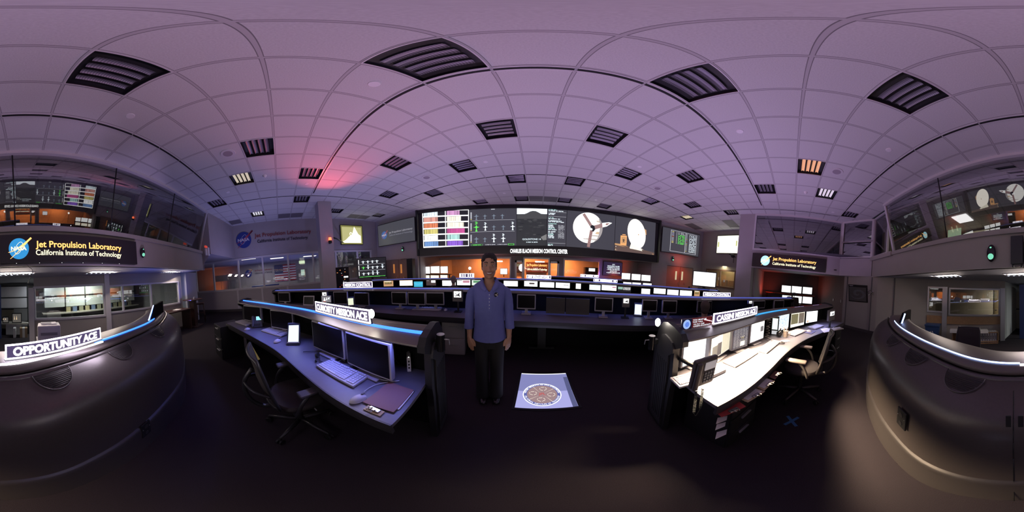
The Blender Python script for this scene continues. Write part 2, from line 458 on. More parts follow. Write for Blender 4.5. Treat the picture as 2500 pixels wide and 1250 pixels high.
for a in [('plate', -.5, -3.5, 'white round sprinkler cover behind the nearest rear light on the left'), ('plate', -.5, .5, 'white round sprinkler cover beside the big louvred light ahead, left'),
          ('plate', 5.5, .5, 'white round sprinkler cover two tiles right of the front right light'), ('plate', 5.5, -3.5, 'white round sprinkler cover right of the rear right light'),
          ('plate', -6.5, .5, 'small white sprinkler cover beside the blue lit light by the red glow'), ('plate', -6.5, -3.5, 'small white sprinkler cover near the rear left corner slot'),
          ('plate', -.5, 5.5, 'small white sprinkler cover midway to the video wall, left of axis'), ('plate', 5.5, 4.6, 'small white sprinkler cover midway to the video wall, right of axis'),
          ('plate', -.5, 9.4, 'small sprinkler cover close to the video wall, left of axis'), ('plate', 5.5, 9.6, 'small sprinkler cover close to the video wall, right of axis'),
          ('plate', 11.6, -3.4, 'small sprinkler cover near the right hand corner glazing'),
          ('det', -5.5, -1.5, 'white smoke detector two tiles from the rear left lights'), ('det', 9.6, -1.5, 'white smoke detector right of the orange lit ceiling light'),
          ('det', -5.5, 8.4, 'white smoke detector left above the video wall'), ('det', 9.6, 9.0, 'white smoke detector right above the video wall'),
          ('spk', -3.5, -2.5, 'round ceiling speaker next to the dark light at the rear left'), ('spk', -3.5, 5.5, 'round ceiling speaker between lights ahead on the left'),
          ('spk', 7.5, 5.7, 'round ceiling speaker between lights ahead on the right'), ('spk', 7.5, -2.5, 'round ceiling speaker next to the orange lit light')]: ceil_disc(*a)

# ---- walls
def wallseg(name, A, B, z0, z1, m=M_wall, th=.12, side=1, openings=(), label=None):
    """a wall from A to B; the room is on the right-hand side when side=1 walks A->B with its thickness to the left"""
    A = Vector((A[0], A[1], 0)); B = Vector((B[0], B[1], 0)); L = (B - A).length; ang = atan2(B.y - A.y, B.x - A.x)
    mb = MB(); mb.M = Matrix.Translation(A) @ Matrix.Rotation(ang, 4, 'Z')
    cuts = sorted({0.0, L} | {max(0, min(L, s)) for o in openings for s in o[:2]})
    for s0, s1 in zip(cuts, cuts[1:]):
        if s1 - s0 < 1e-4: continue
        mid = (s0 + s1) / 2; hs = sorted([(o[2], o[3]) for o in openings if o[0] < mid < o[1]]); z = z0
        for a, b in hs + [(z1, z1)]:
            if a - z > 1e-3: mb.box(((s0 + s1) / 2, side * th / 2, (z + a) / 2), (s1 - s0, th, a - z), m)
            z = b
    return struct(name, mb, label)
def sdist(x, y, A, B): return on_v(x, y, A, B)[1]
def windowset(name, A, B, muls, z0, z1, mw=.05, gl=None, fm=None, label=None, side=1):
    """framed glazing between mullion distances; structure with frame and panes"""
    A3 = Vector((A[0], A[1], 0)); ang = atan2(B[1] - A[1], B[0] - A[0]); F = Matrix.Translation(A3) @ Matrix.Rotation(ang, 4, 'Z'); fm = fm or M_alu
    mb = MB(); mb.M = F
    for s in muls: mb.box((s, side * .02, (z0 + z1) / 2), (mw, .08, z1 - z0), fm)
    for z in (z0, z1): mb.box(((muls[0] + muls[-1]) / 2, side * .02, z), (muls[-1] - muls[0] + mw, .085, mw), fm)
    o = struct(name, mb, label)
    if gl:
        for a, b in zip(muls, muls[1:]):
            g = MB(); g.M = F; g.quad([(a, side * .04, z0), (b, side * .04, z0), (b, side * .04, z1), (a, side * .04, z1)], gl)
            p = obj('pane', g, o, world=True)
    return o
G_dark = glass('tinted_glass', .32, (.55, .55, .6))
G_clear = glass('clear_glass', .10, (.92, .92, .95))
G_mid = glass('reflecting_glass', .22, (.8, .8, .84))

# left gallery wall, X = -8.6
XL = -8.6
PL0, PL1 = (XL, -5.4), (XL, 5.9)
mulpx = [476, 519, 581, 641, 703.5, 765, 821, 874, 907]
muls = []
for x in mulpx:
    s = on_x(x, 640, XL).y - PL0[1]
    muls.append(max(.05, s))
ZW0, ZW1 = 1.10, 2.60
wallseg('wall_left', PL0, PL1, 0, HCEIL, M_wall, .14, 1, [(muls[0], muls[-1], ZW0, ZW1)])
windowset('window_1', PL0, PL1, muls, ZW0, ZW1, .09, G_clear, M_trim, side=1)
mb = MB(); mb.box((XL + .03, -.0, .06), (.03, 10.6, .12), mat('baseboard_dark', (.06, .05, .055), .5)); struct('baseboard_left', mb)
for i, x in enumerate((581, 641, 703.5)):
    mb = MB(); y = on_x(x, 720, XL).y; mb.box((XL + .012, y, .62), (.024, .09, .95), M_trim); struct('trim_%d' % (i + 1), mb)
# gallery room behind that glass
mb = MB(); mb.quad([(-14.2, -9, 0), (-14.2, 8, 0), (-14.2, 8, 2.72), (-14.2, -9, 2.72)], mat('gallery_wall', (.42, .39, .38), .7)); struct('wall_gallery', mb)
mb = MB(); mb.quad([(-14.2, -9, 2.72), (-14.2, 8, 2.72), (-8.74, 8, 2.72), (-8.74, -9, 2.72)], mat('gallery_ceiling', (.5, .5, .56), .8)); struct('ceiling_gallery', mb)
mb = MB(); mb.quad([(-14.2, 8, 0), (-8.74, 8, 0), (-8.74, 8, 2.72), (-14.2, 8, 2.72)], mat('gallery_wall')); mb.quad([(-14.2, -9, 0), (-8.74, -9, 0), (-8.74, -9, 2.72), (-14.2, -9, 2.72)], mat('gallery_wall')); struct('wall_gallery_ends', mb)
# front left angled wall, front right angled wall, right outer wall
FL0, FL1 = (-8.6, 5.9), (-5.75, 6.5)
FR0, FR1 = (6.15, 7.25), (9.5, 6.05)
dl = [sdist(x, 680, FL0, FL1) for x in (944, 1008)]
wallseg('wall_front_left', FL0, FL1, 0, HCEIL, M_wall, .12, 1, [(dl[0], dl[1], 0, 1.98)])
dr = [sdist(x, 690, FR0, FR1) for x in (1626, 1690)]
wallseg('wall_front_right', FR0, FR1, 0, HCEIL, M_wall, .12, 1, [(dr[0], dr[1], 0, 1.98)])
RW0, RW1 = (9.5, 6.05), (9.25, 2.2)
wr = [sdist(x, 680, RW0, RW1) for x in (1724, 1757, 1794, 1812)]
wallseg('wall_right_outer', RW0, RW1, 0, HCEIL, M_wall2, .12, 1, [(wr[0], wr[-1], 1.02, 1.98)])
windowset('window_2', RW0, RW1, wr, 1.02, 1.98, .09, G_clear, mat('brown_frame', (.16, .09, .06), .5), side=1)
# video wall backing (upper) and recessed lower front wall
def yscreen(x): return 7.95 - (x - .25) ** 2 / (24.5 if x < .25 else 38.0)
arc = [(x, yscreen(x)) for x in [(-5.75 + k * (11.95 / 24)) for k in range(25)]]
mb = MB()
for (x0, y0), (x1, y1) in zip(arc, arc[1:]):
    mb.add([(x0, y0 + .12, 2.02), (x1, y1 + .12, 2.02), (x1, y1 + .12, HCEIL), (x0, y0 + .12, HCEIL)], [(0, 1, 2, 3)], M_wall)
    mb.add([(x0, y0 + .12, 2.02), (x1, y1 + .12, 2.02), (x1, 8.75, 2.02), (x0, 8.75, 2.02)], [(0, 3, 2, 1)], M_wall)
struct('wall_front_upper', mb)
YF = 8.7
fz = lambda x, y: on_y(x, y, YF)
fx = [fz(x, 650).x for x in (1034, 1246, 1257, 1279, 1340, 1365, 1377, 1463)]
ZG0, ZG1 = .62, 1.90
wallseg('wall_front_lower', (-5.95, YF), (6.2, YF), 0, 2.02, M_wall, .12, 1,
        [(fx[0] + 5.95, fx[1] + 5.95, ZG0, ZG1), (fx[2] + 5.95, fx[3] + 5.95, 0, 1.78), (fx[3] + 5.95, fx[4] + 5.95, ZG0, ZG1), (fx[4] + 5.95, fx[5] + 5.95, 0, 1.78), (fx[6] + 5.95, fx[7] + 5.95, ZG0, ZG1)])
for n, (a, b) in enumerate(((fx[0], fx[1]), (fx[3], fx[4]), (fx[6], fx[7]))):
    windowset('window_%d' % (3 + n), (-5.95, YF), (6.2, YF), [a + 5.95, b + 5.95], ZG0, ZG1, .07, G_clear, M_alu)
for n, (a, b) in enumerate(((fx[2], fx[3]), (fx[4], fx[5]))):
    mb = MB()
    for x in (a + .05, b - .05): mb.box((x, YF + .03, .9), (.1, .06, 1.76), M_alu)
    for z in (.1, 1.74): mb.box(((a + b) / 2, YF + .03, z), (b - a, .06, .12), M_alu)
    d = struct('door_%d' % (1 + n), mb); g = MB(); g.quad([(a + .1, YF + .04, .15), (b - .1, YF + .04, .15), (b - .1, YF + .04, 1.7), (a + .1, YF + .04, 1.7)], G_clear); obj('pane', g, d)
    g = MB(); g.cyl((b - .13, YF - .03, .8), (b - .13, YF - .03, 1.15), .012, None, M_alu, 8); obj('door_handle', g, d)
mb = MB()
for a, b in ((-5.95, -5.75),): mb.box(((a + b) / 2, 7.75, 1.01), (.12, 2.0, 2.02), M_wall)
struct('wall_front_return_left', mb)
mb = MB(); mb.box((6.2, 8.0, 1.01), (.12, 1.5, 2.02), M_wall); struct('wall_front_return_right', mb)
# orange office behind the glass
M_off = mat('office_wall', (.62, .56, .5), .75)
mb = MB(); mb.quad([(-6.6, 11.6, 0), (4.6, 11.6, 0), (4.6, 11.6, 2.3), (-6.6, 11.6, 2.3)], M_off); struct('wall_office_back', mb)
mb = MB(); mb.quad([(-6.6, 8.82, 2.3), (-6.6, 11.6, 2.3), (4.6, 11.6, 2.3), (4.6, 8.82, 2.3)], M_off); struct('ceiling_office', mb)
mb = MB(); mb.quad([(-6.6, 8.82, 0), (-6.6, 11.6, 0), (-6.6, 11.6, 2.3), (-6.6, 8.82, 2.3)], M_off); mb.quad([(4.6, 8.82, 0), (4.6, 11.6, 0), (4.6, 11.6, 2.3), (4.6, 8.82, 2.3)], M_off); struct('wall_office_sides', mb)
for x in (-3.6, -.8, 1.9):
    area('office_orange_lamp', (x, 10.6, 2.26), (0, 0, -1), .9, .25, 120, (1.0, .27, .06), rz=0)
# pillars
mb = MB(); mb.box((-6.63, 1.985, HCEIL / 2), (.54, .55, HCEIL), M_wall); struct('pillar_left', mb)
mb = MB(); mb.box((7.15, 2.16, HCEIL / 2), (.54, .70, HCEIL), M_wall); struct('pillar_right', mb)

# ---- right side: header, window over it, recess below
XR = 6.87
ZH0, ZH1 = 2.08, 2.80
RA, RB = (XR, 1.82), (XR, -2.0)
wallseg('wall_right_header', RA, RB, ZH0, ZH1, M_wall, .14, 1)
windowset('window_6', RA, RB, [.03, 3.80], ZH1 + .03, HCEIL - .04, .07, G_dark, M_trim)
RC_ = (5.80, -3.02)
wallseg('wall_right_corner_header', RB, RC_, ZH0, ZH1 - .03, M_wall, .14, 1)
Lc = hypot(RC_[0] - RB[0], RC_[1] - RB[1])
windowset('window_7', RB, RC_, [.06, Lc - .05], ZH1 + .02, 3.44, .07, G_dark, M_trim)
windowset('window_8', RB, RC_, [.06, Lc - .05], 3.44, HCEIL - .04, .07, G_dark, M_trim)
ZS = 2.07
def darkroom(name, pts, z0, z1, m):
    mb = MB()
    for a, b in zip(pts, pts[1:]): mb.quad([(a[0], a[1], z0), (b[0], b[1], z0), (b[0], b[1], z1), (a[0], a[1], z1)], m)
    mb.quad([(p[0], p[1], z0) for p in pts], m); mb.quad([(p[0], p[1], z1 - .01) for p in pts], M_ceil)
    struct(name, mb)
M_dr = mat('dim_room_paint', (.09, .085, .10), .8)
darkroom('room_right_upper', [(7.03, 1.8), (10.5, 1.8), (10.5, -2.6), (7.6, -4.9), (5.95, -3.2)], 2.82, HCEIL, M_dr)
# recess below
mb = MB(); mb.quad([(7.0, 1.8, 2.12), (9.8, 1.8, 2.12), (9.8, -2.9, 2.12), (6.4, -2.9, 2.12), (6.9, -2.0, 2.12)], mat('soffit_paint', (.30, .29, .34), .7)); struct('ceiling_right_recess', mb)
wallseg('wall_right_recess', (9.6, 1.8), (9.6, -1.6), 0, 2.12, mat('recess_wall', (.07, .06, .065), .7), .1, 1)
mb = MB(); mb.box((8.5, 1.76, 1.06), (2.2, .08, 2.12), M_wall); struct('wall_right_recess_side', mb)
wallseg('wall_right_doorway', (9.6, -1.55), (7.2, -2.62), 0, 2.12, mat('recess_door_wall', (.20, .14, .13), .7), .1, 1)
PA, PB, PC = (7.0, -2.30), (5.50, -3.16), (4.10, -4.50)
wallseg('wall_right_panels', PA, PB, 0, ZS + .03, M_wall2, .08, 1)
wallseg('wall_right_panels_rear', PB, PC, 0, ZS + .03, M_wall2, .08, 1)
for k, x in enumerate((2066, 2126, 2182)):
    P, s = on_v(x, 740, PA, PB) if x < 2140 else on_v(x, 740, PB, PC)
    mb = MB(); mb.box((P.x - .01, P.y + .012, 1.03), (.035, .035, 2.06), mat('seam_dark', (.10, .09, .10), .6), rz=.6); struct('trim_%d' % (10 + k), mb)
mb = MB(); mb.box(((PA[0] + PB[0]) / 2, (PA[1] + PB[1]) / 2 + .03, .05), (1.72, .03, .10), mat('baseboard_dark'), rz=atan2(PB[1] - PA[1], PB[0] - PA[0])); struct('baseboard_right', mb)

# ---- rear mezzanine: leaning observation glass over a soffit
YS = -3.05
XA, XB = -6.05, 5.86
ZSILL = 2.70
mb = MB(); mb.box(((XA + XB) / 2, YS - .07, (ZS + ZSILL) / 2), (XB - XA, .14, ZSILL - ZS), M_wall2); struct('wall_rear_soffit', mb)
mb = MB(); mb.box((-.75, -3.12, 2.745), (10.6, .26, .10), M_wall2); struct('trim_30', mb)
g0, g1 = Vector((0, -3.16, 2.80)), Vector((0, -2.70, 4.30))
def gz(t, x): return Vector((x, g0.y + (g1.y - g0.y) * t, g0.z + (g1.z - g0.z) * t))
GXL, GXR = -6.0, 4.45
mulx = [GXL, -3.93, -1.92, .16, 2.30, GXR]
mb = MB()
for t, hh in ((0, .12), (1, .09)):
    c = gz(t, (GXL + GXR) / 2); mb.box((c.x, c.y - (.0 if t else .0), c.z + (-.035 if t == 0 else .02)), (GXR - GXL + .16, .14, hh), M_trim)
for x in (GXL - .03, GXR + .03): mb.tube([gz(0, x), gz(1, x)], .055, M_trim, 4, False)
wf = struct('window_9', mb)
mb = MB()
for x in mulx[1:-1]: mb.tube([gz(0, x), gz(1, x)], .014, M_black, 6)
o = obj('glazing_joint', mb, wf)
for a, b in zip(mulx, mulx[1:]):
    g = MB(); g.quad([gz(0, a), gz(0, b), gz(1, b), gz(1, a)], G_dark); obj('pane', g, wf)
mb = MB(); mb.box((5.15, -3.02, 2.74), (1.5, .12, .14), M_wall2); struct('trim_31', mb)
# outer corner pane between the leaning glass and the right corner
windowset('window_10', (5.80, -3.02), (4.62, -2.98), [.04, 1.12], 2.80, HCEIL - .04, .05, G_dark, M_trim)
mb = MB(); mb.quad([(-6.1, -2.68, 2.65), (-8.6, -2.35, 2.65), (-8.6, -2.35, HCEIL), (-6.1, -2.68, HCEIL)], M_wall); mb.quad([(-6.1, -3.2, ZS), (-6.1, -2.68, ZSILL), (-6.1, -2.68, HCEIL), (-6.1, -3.2, HCEIL)], M_wall); mb.quad([(-6.06, -6.0, ZS), (-6.06, -3.0, ZS), (-6.06, -3.0, 2.7), (-6.06, -6.0, 2.7)], M_wall)
struct('wall_rear_left_upper', mb)
mb = MB(); mb.quad([(-8.6, -2.35, 2.65), (-6.06, -2.68, 2.65), (-6.06, -6, 2.65), (-8.6, -6, 2.65)], mat('alcove_ceiling', (.34, .32, .36), .8)); struct('ceiling_alcove', mb)
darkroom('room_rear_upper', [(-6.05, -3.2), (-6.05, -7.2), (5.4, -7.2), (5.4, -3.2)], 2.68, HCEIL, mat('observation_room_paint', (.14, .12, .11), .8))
# lower ceiling and rear glazed wall
mb = MB(); mb.quad([(-6.06, -3.1, ZS), (-6.06, -9, ZS), (7.4, -9, ZS), (7.4, -2.7, ZS), (5.6, -3.1, ZS)], mat('lower_ceiling', (.40, .40, .46), .8)); struct('ceiling_rear_lower', mb)
LA, LB = (-5.62, -3.92), (-0.30, -5.16)
def Ls(x, y=720): return sdist(x, y, LA, LB)
lw = [Ls(x) for x in (437, 369, 300, 267, 254, 84)]
wallseg('wall_rear_glazed_left', LA, LB, 0, ZS, M_wall2, .10, -1, [(lw[0], lw[3], .92, 1.72), (lw[4], lw[5], .86, 1.78)])
windowset('window_11', LA, LB, [lw[0], lw[1], lw[2], lw[3]], .92, 1.72, .05, G_mid, M_trim, side=-1)
windowset('window_12', LA, LB, [lw[4], lw[5]], .86, 1.78, .06, G_mid, M_trim, side=-1)
mb = MB(); P, s = on_v(262, 740, LA, LB); mb.box((P.x, P.y + .03, ZS / 2), (.16, .10, ZS), M_trim, rz=-.23); struct('trim_20', mb)
P, s = on_v(77, 740, LA, LB); mb = MB(); mb.box((P.x, P.y + .03, ZS / 2 - .15), (.16, .12, ZS - .3), M_trim, rz=-.23); struct('trim_21', mb)
mb = MB(); mb.box((-6.33, -4.08, ZS / 2), (.92, .5, ZS), mat('blue_side_column', (.42, .42, .5), .6)); struct('pillar_rear', mb)
RA2, RB2 = (4.10, -4.50), (1.62, -5.95)
rw = [sdist(x, 740, RA2, RB2) for x in (2265, 2302, 2318, 2440)]
wallseg('wall_rear_glazed_right', RA2, RB2, 0, ZS, M_wall2, .10, 1, [(max(.02, rw[0]), rw[1], .98, 1.80), (rw[2], rw[3], .90, 1.78)])
windowset('window_13', RA2, RB2, [max(.03, rw[0]), rw[1]], .98, 1.80, .05, G_mid, M_alu)
windowset('window_14', RA2, RB2, [rw[2], rw[3]], .90, 1.78, .05, G_mid, M_alu)
for k, x in enumerate((2309, 2448)):
    P, s = on_v(x, 740, RA2, RB2); mb = MB(); mb.box((P.x, P.y + .05, ZS / 2 - .12), (.17, .12, ZS - .25), M_alu, rz=.53); struct('trim_%d' % (22 + k), mb)
P0, s = on_v(2263, 780, RA2, RB2); P1, s = on_v(2442, 780, RA2, RB2)
mb = MB(); mid = (P0 + P1) / 2; mb.box((mid.x - .02, mid.y + .03, .72), ((P1 - P0).length, .03, .26), M_wood, rz=.53); struct('trim_24', mb)
# rear rooms
M_rr = mat('rear_room_paint', (.55, .54, .52), .8)
mb = MB()
mb.quad([(-6.5, -9, 0), (7.4, -9, 0), (7.4, -9, ZS), (-6.5, -9, ZS)], M_rr); mb.quad([(7.4, -9, 0), (7.4, -2.7, 0), (7.4, -2.7, ZS), (7.4, -9, ZS)], M_rr); mb.quad([(-6.4, -9, 0), (-6.4, -4.1, 0), (-6.4, -4.1, ZS), (-6.4, -9, ZS)], M_rr)
struct('wall_rear_rooms', mb)
mb = MB(); mb.box((1.7, -7.5, ZS / 2), (.08, 2.9, ZS), M_rr); struct('wall_rear_divider', mb)
mb = MB(); mb.box((-2.2, -8.2, ZS / 2), (.08, 1.5, ZS), M_rr); struct('wall_rear_divider_left', mb)
mb = MB(); mb.quad([(-8.6, -5.4, 0), (-6.4, -5.4, 0), (-6.4, -5.4, 2.65), (-8.6, -5.4, 2.65)], M_wall2); struct('wall_alcove_back', mb)
# ================================================================ consoles
M_shell = mat('console_shell', (0.085, 0.072, 0.068), 0.34, 0.35, noise=.12, nscale=60)
M_top = mat('console_top', (0.12, 0.10, 0.092), 0.42, 0.1, noise=.1, nscale=50)
M_desk = mat('desk_laminate', (0.125, 0.115, 0.135), 0.42, noise=.08, nscale=40)
M_apron = mat('desk_edge', (0.035, 0.032, 0.036), 0.4)
M_end = mat('end_panel', (0.020, 0.019, 0.021), 0.45, 0.1)
M_back = mat('hutch_back', (0.006, 0.006, 0.007), 0.9, spec=.08)
E_blue = emit('blue_led', (.03, .16, 1.0), 3.2)
E_blued = emit('blue_led_soft', (.10, .13, .60), .75)
E_bluew = emit('blue_led_white', (.35, .5, 1.0), 6.0)
E_cyan = emit('cyan_led', (.05, .45, .95), 1.0)
def sweep(mb, path, prof, side, m, closed=False, smooth=True, caps=True, zfun=None):
    ns = path_normals(path); rings = []
    for i, (p, n) in enumerate(zip(path, ns)):
        dz = zfun(i / (len(path) - 1)) if zfun else 0
        rings.append([(p[0] + n.x * side * u, p[1] + n.y * side * u, z + dz) for u, z in prof])
    mb.loft(rings, m, smooth, caps and closed, closed)
    return mb
TOPF = [(-.13, 1.096), (-.134, 1.102), (-.131, 1.110), (.0, 1.137), (.10, 1.145), (.10, 1.06), (.0, 1.085)]
TOPR = [(.10, 1.145), (.17, 1.14), (.23, 1.115), (.262, 1.088), (.275, 1.07), (.255, 1.05), (.10, 1.06)]
SHELLP = [(.27, 1.07), (.31, 1.0), (.335, .88), (.35, .72), (.352, .4), (.34, .33), (.345, .31), (.335, .0)]
ENDP = [(-.13, 1.06), (-.13, 1.10), (-.09, 1.15), (.0, 1.17), (.12, 1.18), (.20, 1.16), (.28, 1.09), (.33, .98), (.36, .80), (.38, .5), (.39, 0), (.03, 0), (.02, .25), (.0, .6), (-.02, .70), (-.02, 1.0)]
def end_panel(mb, p, n, side, t, th, m, prof=ENDP, grow=0.0):
    vs = [];
    for q in (0, 1):
        o = Vector((p[0], p[1])) + t * (th * q)
        vs += [(o.x + n.x * side * u, o.y + n.y * side * u, z) for u, z in prof]
    k = len(prof)
    mb.add(vs, [tuple(range(k)), tuple(range(k, 2 * k))[::-1]] + [(i, k + i, k + (i + 1) % k, (i + 1) % k) for i in range(k)], m)
def console(label, ctrl, side, du, sp=.010, ends=(True, True), n=6, strip=E_blue, name='control_console', shell=True, desk=True, top_m=None, strip_span=(0, 1), group=None, lip=True):
    path = [tuple(p) for p in spline([(x, y) for x, y in ctrl], n)]
    c = path[len(path) // 2]
    t = thing(name, label, 'console', (c[0], c[1], 0), 0, group)
    mb = MB(); sweep(mb, path, TOPF, side, top_m or M_top, True, False); sweep(mb, path, TOPR, side, top_m or M_top, True); obj('hutch_top', mb, t)
    if shell: mb = MB(); sweep(mb, path, SHELLP, side, M_shell); obj('shell', mb, t)
    mb = MB(); sweep(mb, path, [(.15, 1.06), (.16, .90), (.16, .05)], side, M_back, smooth=False); obj('back_panel', mb, t)
    if desk:
        mb = MB(); sweep(mb, path, [(-du, .742), (.15, .742), (.15, .712), (-du, .712)], side, M_desk, True, False)
        obj('desktop', mb, t)
        mb = MB(); sweep(mb, path, [(-du - .012, .745), (-du, .745), (-du + .02, .66), (-du + .0, .65), (-du - .008, .69)], side, M_apron, True, False); obj('desk_edge', mb, t)
    a, b = int(strip_span[0] * (len(path) - 1)), int(strip_span[1] * (len(path) - 1))
    if strip and b > a:
        mb = MB(); sweep(mb, path[a:b + 1], [(-sp, 1.120), (sp, 1.132), (sp, 1.150), (-sp, 1.146 if sp < .02 else 1.136)], side, strip, True, False); obj('light_strip', mb, t)
    ns = path_normals(path)
    for k, on in ((0, ends[0]), (-1, ends[1])):
        if not on: continue
        p = path[k]; nn = ns[k]; tt = (Vector(path[0]) - Vector(path[1])).normalized() if k == 0 else (Vector(path[-1]) - Vector(path[-2])).normalized()
        mb = MB(); end_panel(mb, p, nn, side, tt, .05, M_end)
        pr2 = [((u - .15) * .62 + .15, z * .86 + .06) for u, z in ENDP if u > -.05 or z > 1.05]
        pt = Vector(p) + tt * .05; end_panel(mb, pt, nn, side, tt, .015, mat('end_inset', (.034, .033, .037), .5), pr2)
        for g in range(6):
            u = .07 + g * .035; q = pt + tt * .015 + nn * side * u; mb.box((q.x, q.y, .5), (.006, .006, .7), M_black, rz=atan2(tt.y, tt.x))
        obj('end_panel', mb, t)
    return t, path
# front left console (unused positions, screens off)
CL = [(-.70, .83), (-.92, .755), (-1.15, .67), (-1.46, .56), (-1.87, .40), (-2.20, .23), (-2.61, -.06), (-3.10, -.46), (-3.56, -.86)]
conL, pL = console('curved console on the left of the standing woman, screens off and blue edge light', CL, -1, .455, strip_span=(0, 1))
CR = [(1.02, .80), (1.35, .69), (1.67, .60), (2.15, .46), (2.60, .27), (3.03, .01), (3.45, -.33), (3.90, -.68), (4.35, -1.02)]
conR, pR = console('curved console right of the aisle with bright warm lit desk and glowing screens', CR, 1, .465, strip=E_cyan, strip_span=(.38, .62))
C2 = [(-5.55, -.20), (-4.65, .85), (-3.92, 1.62), (-3.2, 2.12), (-2.41, 2.50), (-1.6, 2.82), (-.84, 2.98), (.01, 3.02), (.70, 2.92), (1.40, 2.68), (2.2, 2.30), (3.2, 1.72), (4.2, 1.08), (5.0, .48), (5.5, .0)]
con2, p2 = console('long curved console behind the standing woman with switched off monitors', C2, 1, .50, n=4, sp=.032, strip=E_blued)  # wide glowing strip also stands in for blue light falling on the hutch top
C3 = [(-5.65, 3.55), (-4.95, 4.15), (-4.2, 4.60), (-3.2, 4.95), (-2.18, 5.20), (-1.1, 5.40), (0, 5.36), (.89, 5.22), (2.16, 4.74), (3.47, 4.02), (4.4, 3.25), (5.15, 2.50)]
con3, p3 = console('third curved console row with a line of bright working screens', C3, 1, .50, n=4, sp=.03, strip=E_blued)
C4 = [(.3, 7.25), (1.2, 7.15), (2.0, 6.95), (2.9, 6.6), (3.6, 6.2)]
con4, p4 = console('short farthest console before the glass office front', C4, 1, .5, n=4, strip=E_blued)
# ---- rear console: we look at its shell
CB = [(-2.60, -2.45), (-2.30, -2.15), (-1.90, -1.86), (-1.50, -1.63), (-.97, -1.47), (-.60, -1.36), (-.21, -1.23), (.13, -1.09), (.45, -1.05), (.85, -1.13), (1.25, -1.23), (1.75, -1.40), (2.25, -1.66), (2.72, -2.0)]
pB = [tuple(p) for p in spline(CB, 5)]
tB = thing('control_console', 'big curved rear console seen from its smooth charcoal back', 'console', (0, -1.8, 0))
mb = MB(); sweep(mb, pB, [(-.30, 1.09), (-.29, 1.12), (-.2, 1.15), (.0, 1.135), (.075, 1.115), (.082, 1.085), (.0, 1.06), (-.28, 1.07)], 1, M_top, True); obj('hutch_top', mb, tB)
mb = MB(); sweep(mb, pB, [(.07, 1.075), (.105, 1.075), (.11, 1.09), (.13, 1.09), (.135, 1.07)], 1, mat('seam_rail', (.10, .09, .09), .3, .5)); obj('seam_rail', mb, tB)
mb = MB(); sweep(mb, pB, [(.125, 1.075), (.19, 1.035), (.26, .985), (.32, .925), (.352, .87), (.372, .79), (.380, .65), (.385, .37)], 1, M_shell); obj('shell', mb, tB)
mb = MB(); sweep(mb, pB, [(.372, .372), (.372, .355), (.392, .35), (.40, .30), (.385, .0)], 1, mat('shell_lower', (.055, .048, .047), .4, .25)); obj('lower_shell', mb, tB)
mb = MB(); sweep(mb, pB, [(-.25, 1.06), (-.25, .05)], 1, M_back, smooth=False); obj('back_panel', mb, tB)
mb = MB(); sweep(mb, pB, [(-.85, .742), (-.2, .742), (-.2, .712), (-.85, .712)], 1, M_desk, True, False); obj('desktop', mb, tB)
# light strip: blue left, signs in the middle, blue-white right
def sub(path, xa, xb): return [p for p in path if xa <= p[0] <= xb]
mb = MB(); sweep(mb, sub(pB, -1.75, -.60), [(-.008, 1.133), (.008, 1.133), (.008, 1.146), (-.008, 1.146)], 1, E_blue, True, False); obj('light_strip', mb, tB)
mb = MB(); sweep(mb, sub(pB, .14, 2.2), [(.004, 1.136), (.010, 1.135), (.010, 1.143), (.004, 1.143)], 1, E_bluew, True, False); obj('light_strip', mb, tB)
# raised blue-lit wings at both ends
def wing(px_top, px_bot, flip):
    P, a = on_path(px_bot[0], px_bot[1], offset(pB, -.02)); Q = on_v(px_top[0], px_top[1], (P.x, P.y), (P.x + (-.86 if flip < 0 else .6), P.y + (-.5 if flip < 0 else -.8)))[0]
    mb = MB(); d = Vector((Q.x - P.x, Q.y - P.y, 0)); L = d.length; d.z = 0; u = d.normalized(); n = Vector((-u.y, u.x, 0))
    base = [P + Vector((0, 0, -.02)), P + u * (L + .55) + Vector((0, 0, -.05)), P + u * (L + .55) + Vector((0, 0, Q.z - P.z + .02)), Q + Vector((0, 0, .012))]
    for s in (-.02, .02): mb.quad([b + n * s for b in base], M_back)
    for i in range(4):
        a_, b_ = base[i], base[(i + 1) % 4]; mb.quad([a_ - n * .02, b_ - n * .02, b_ + n * .02, a_ + n * .02], M_back)
    o = obj('end_wing', mb, tB)
    mb = MB()
    for k in range(12):
        f = k / 12; c = P.lerp(Q, f + .04); c2 = P.lerp(Q, f + .075)
        mb.tube([c - n * .03 * flip, c2 - n * .03 * flip], .012, E_bluew, 6)
    mb.tube([P - n * .024 * flip, Q - n * .024 * flip], .006, E_blue, 6); obj('edge_light', mb, o)
wing((379, 746), (367, 786), -1); wing((2205, 766), (2194, 797), 1)
# half-moon vents, groove clips and power plates on the shell
def on_shell(x, y, u): 
    return on_path(x, y, offset(pB, u))
M_vent = mat('vent_black', (.02, .018, .02), .5)
def shellvent(cx, cy, w):
    P, a = on_path(cx, cy, offset(pB, .14)); n = Vector((-sin(a), cos(a), 0)); t = Vector((cos(a), sin(a), 0))
    base = Vector((P.x, P.y, 0)); sl = Vector((n.x * .135, n.y * .135, -.095)).normalized()
    o = base + Vector((0, 0, 1.076)); up = t.cross(sl); up = up if up.z > 0 else -up
    mb = MB()
    for k in range(9):
        v = .012 + k * .0125; hw = w / 2 * math.sqrt(max(0.02, 1 - ((v) / .125) ** 2))
        a0, a1 = o - t * hw + sl * v + up * .002, o + t * hw + sl * v + up * .002
        mb.tube([a0 + up * .002, a1 + up * .002], .0028, M_vent, 5)
    pts = [o + t * (w / 2 * 1.05 * cos(q)) + sl * (.135 * sin(q)) + up * .003 for q in [pi * i / 18 for i in range(19)]]
    mb.tube(pts, .004, mat('seam_rail'), 5)
    obj('vent', mb, tB)
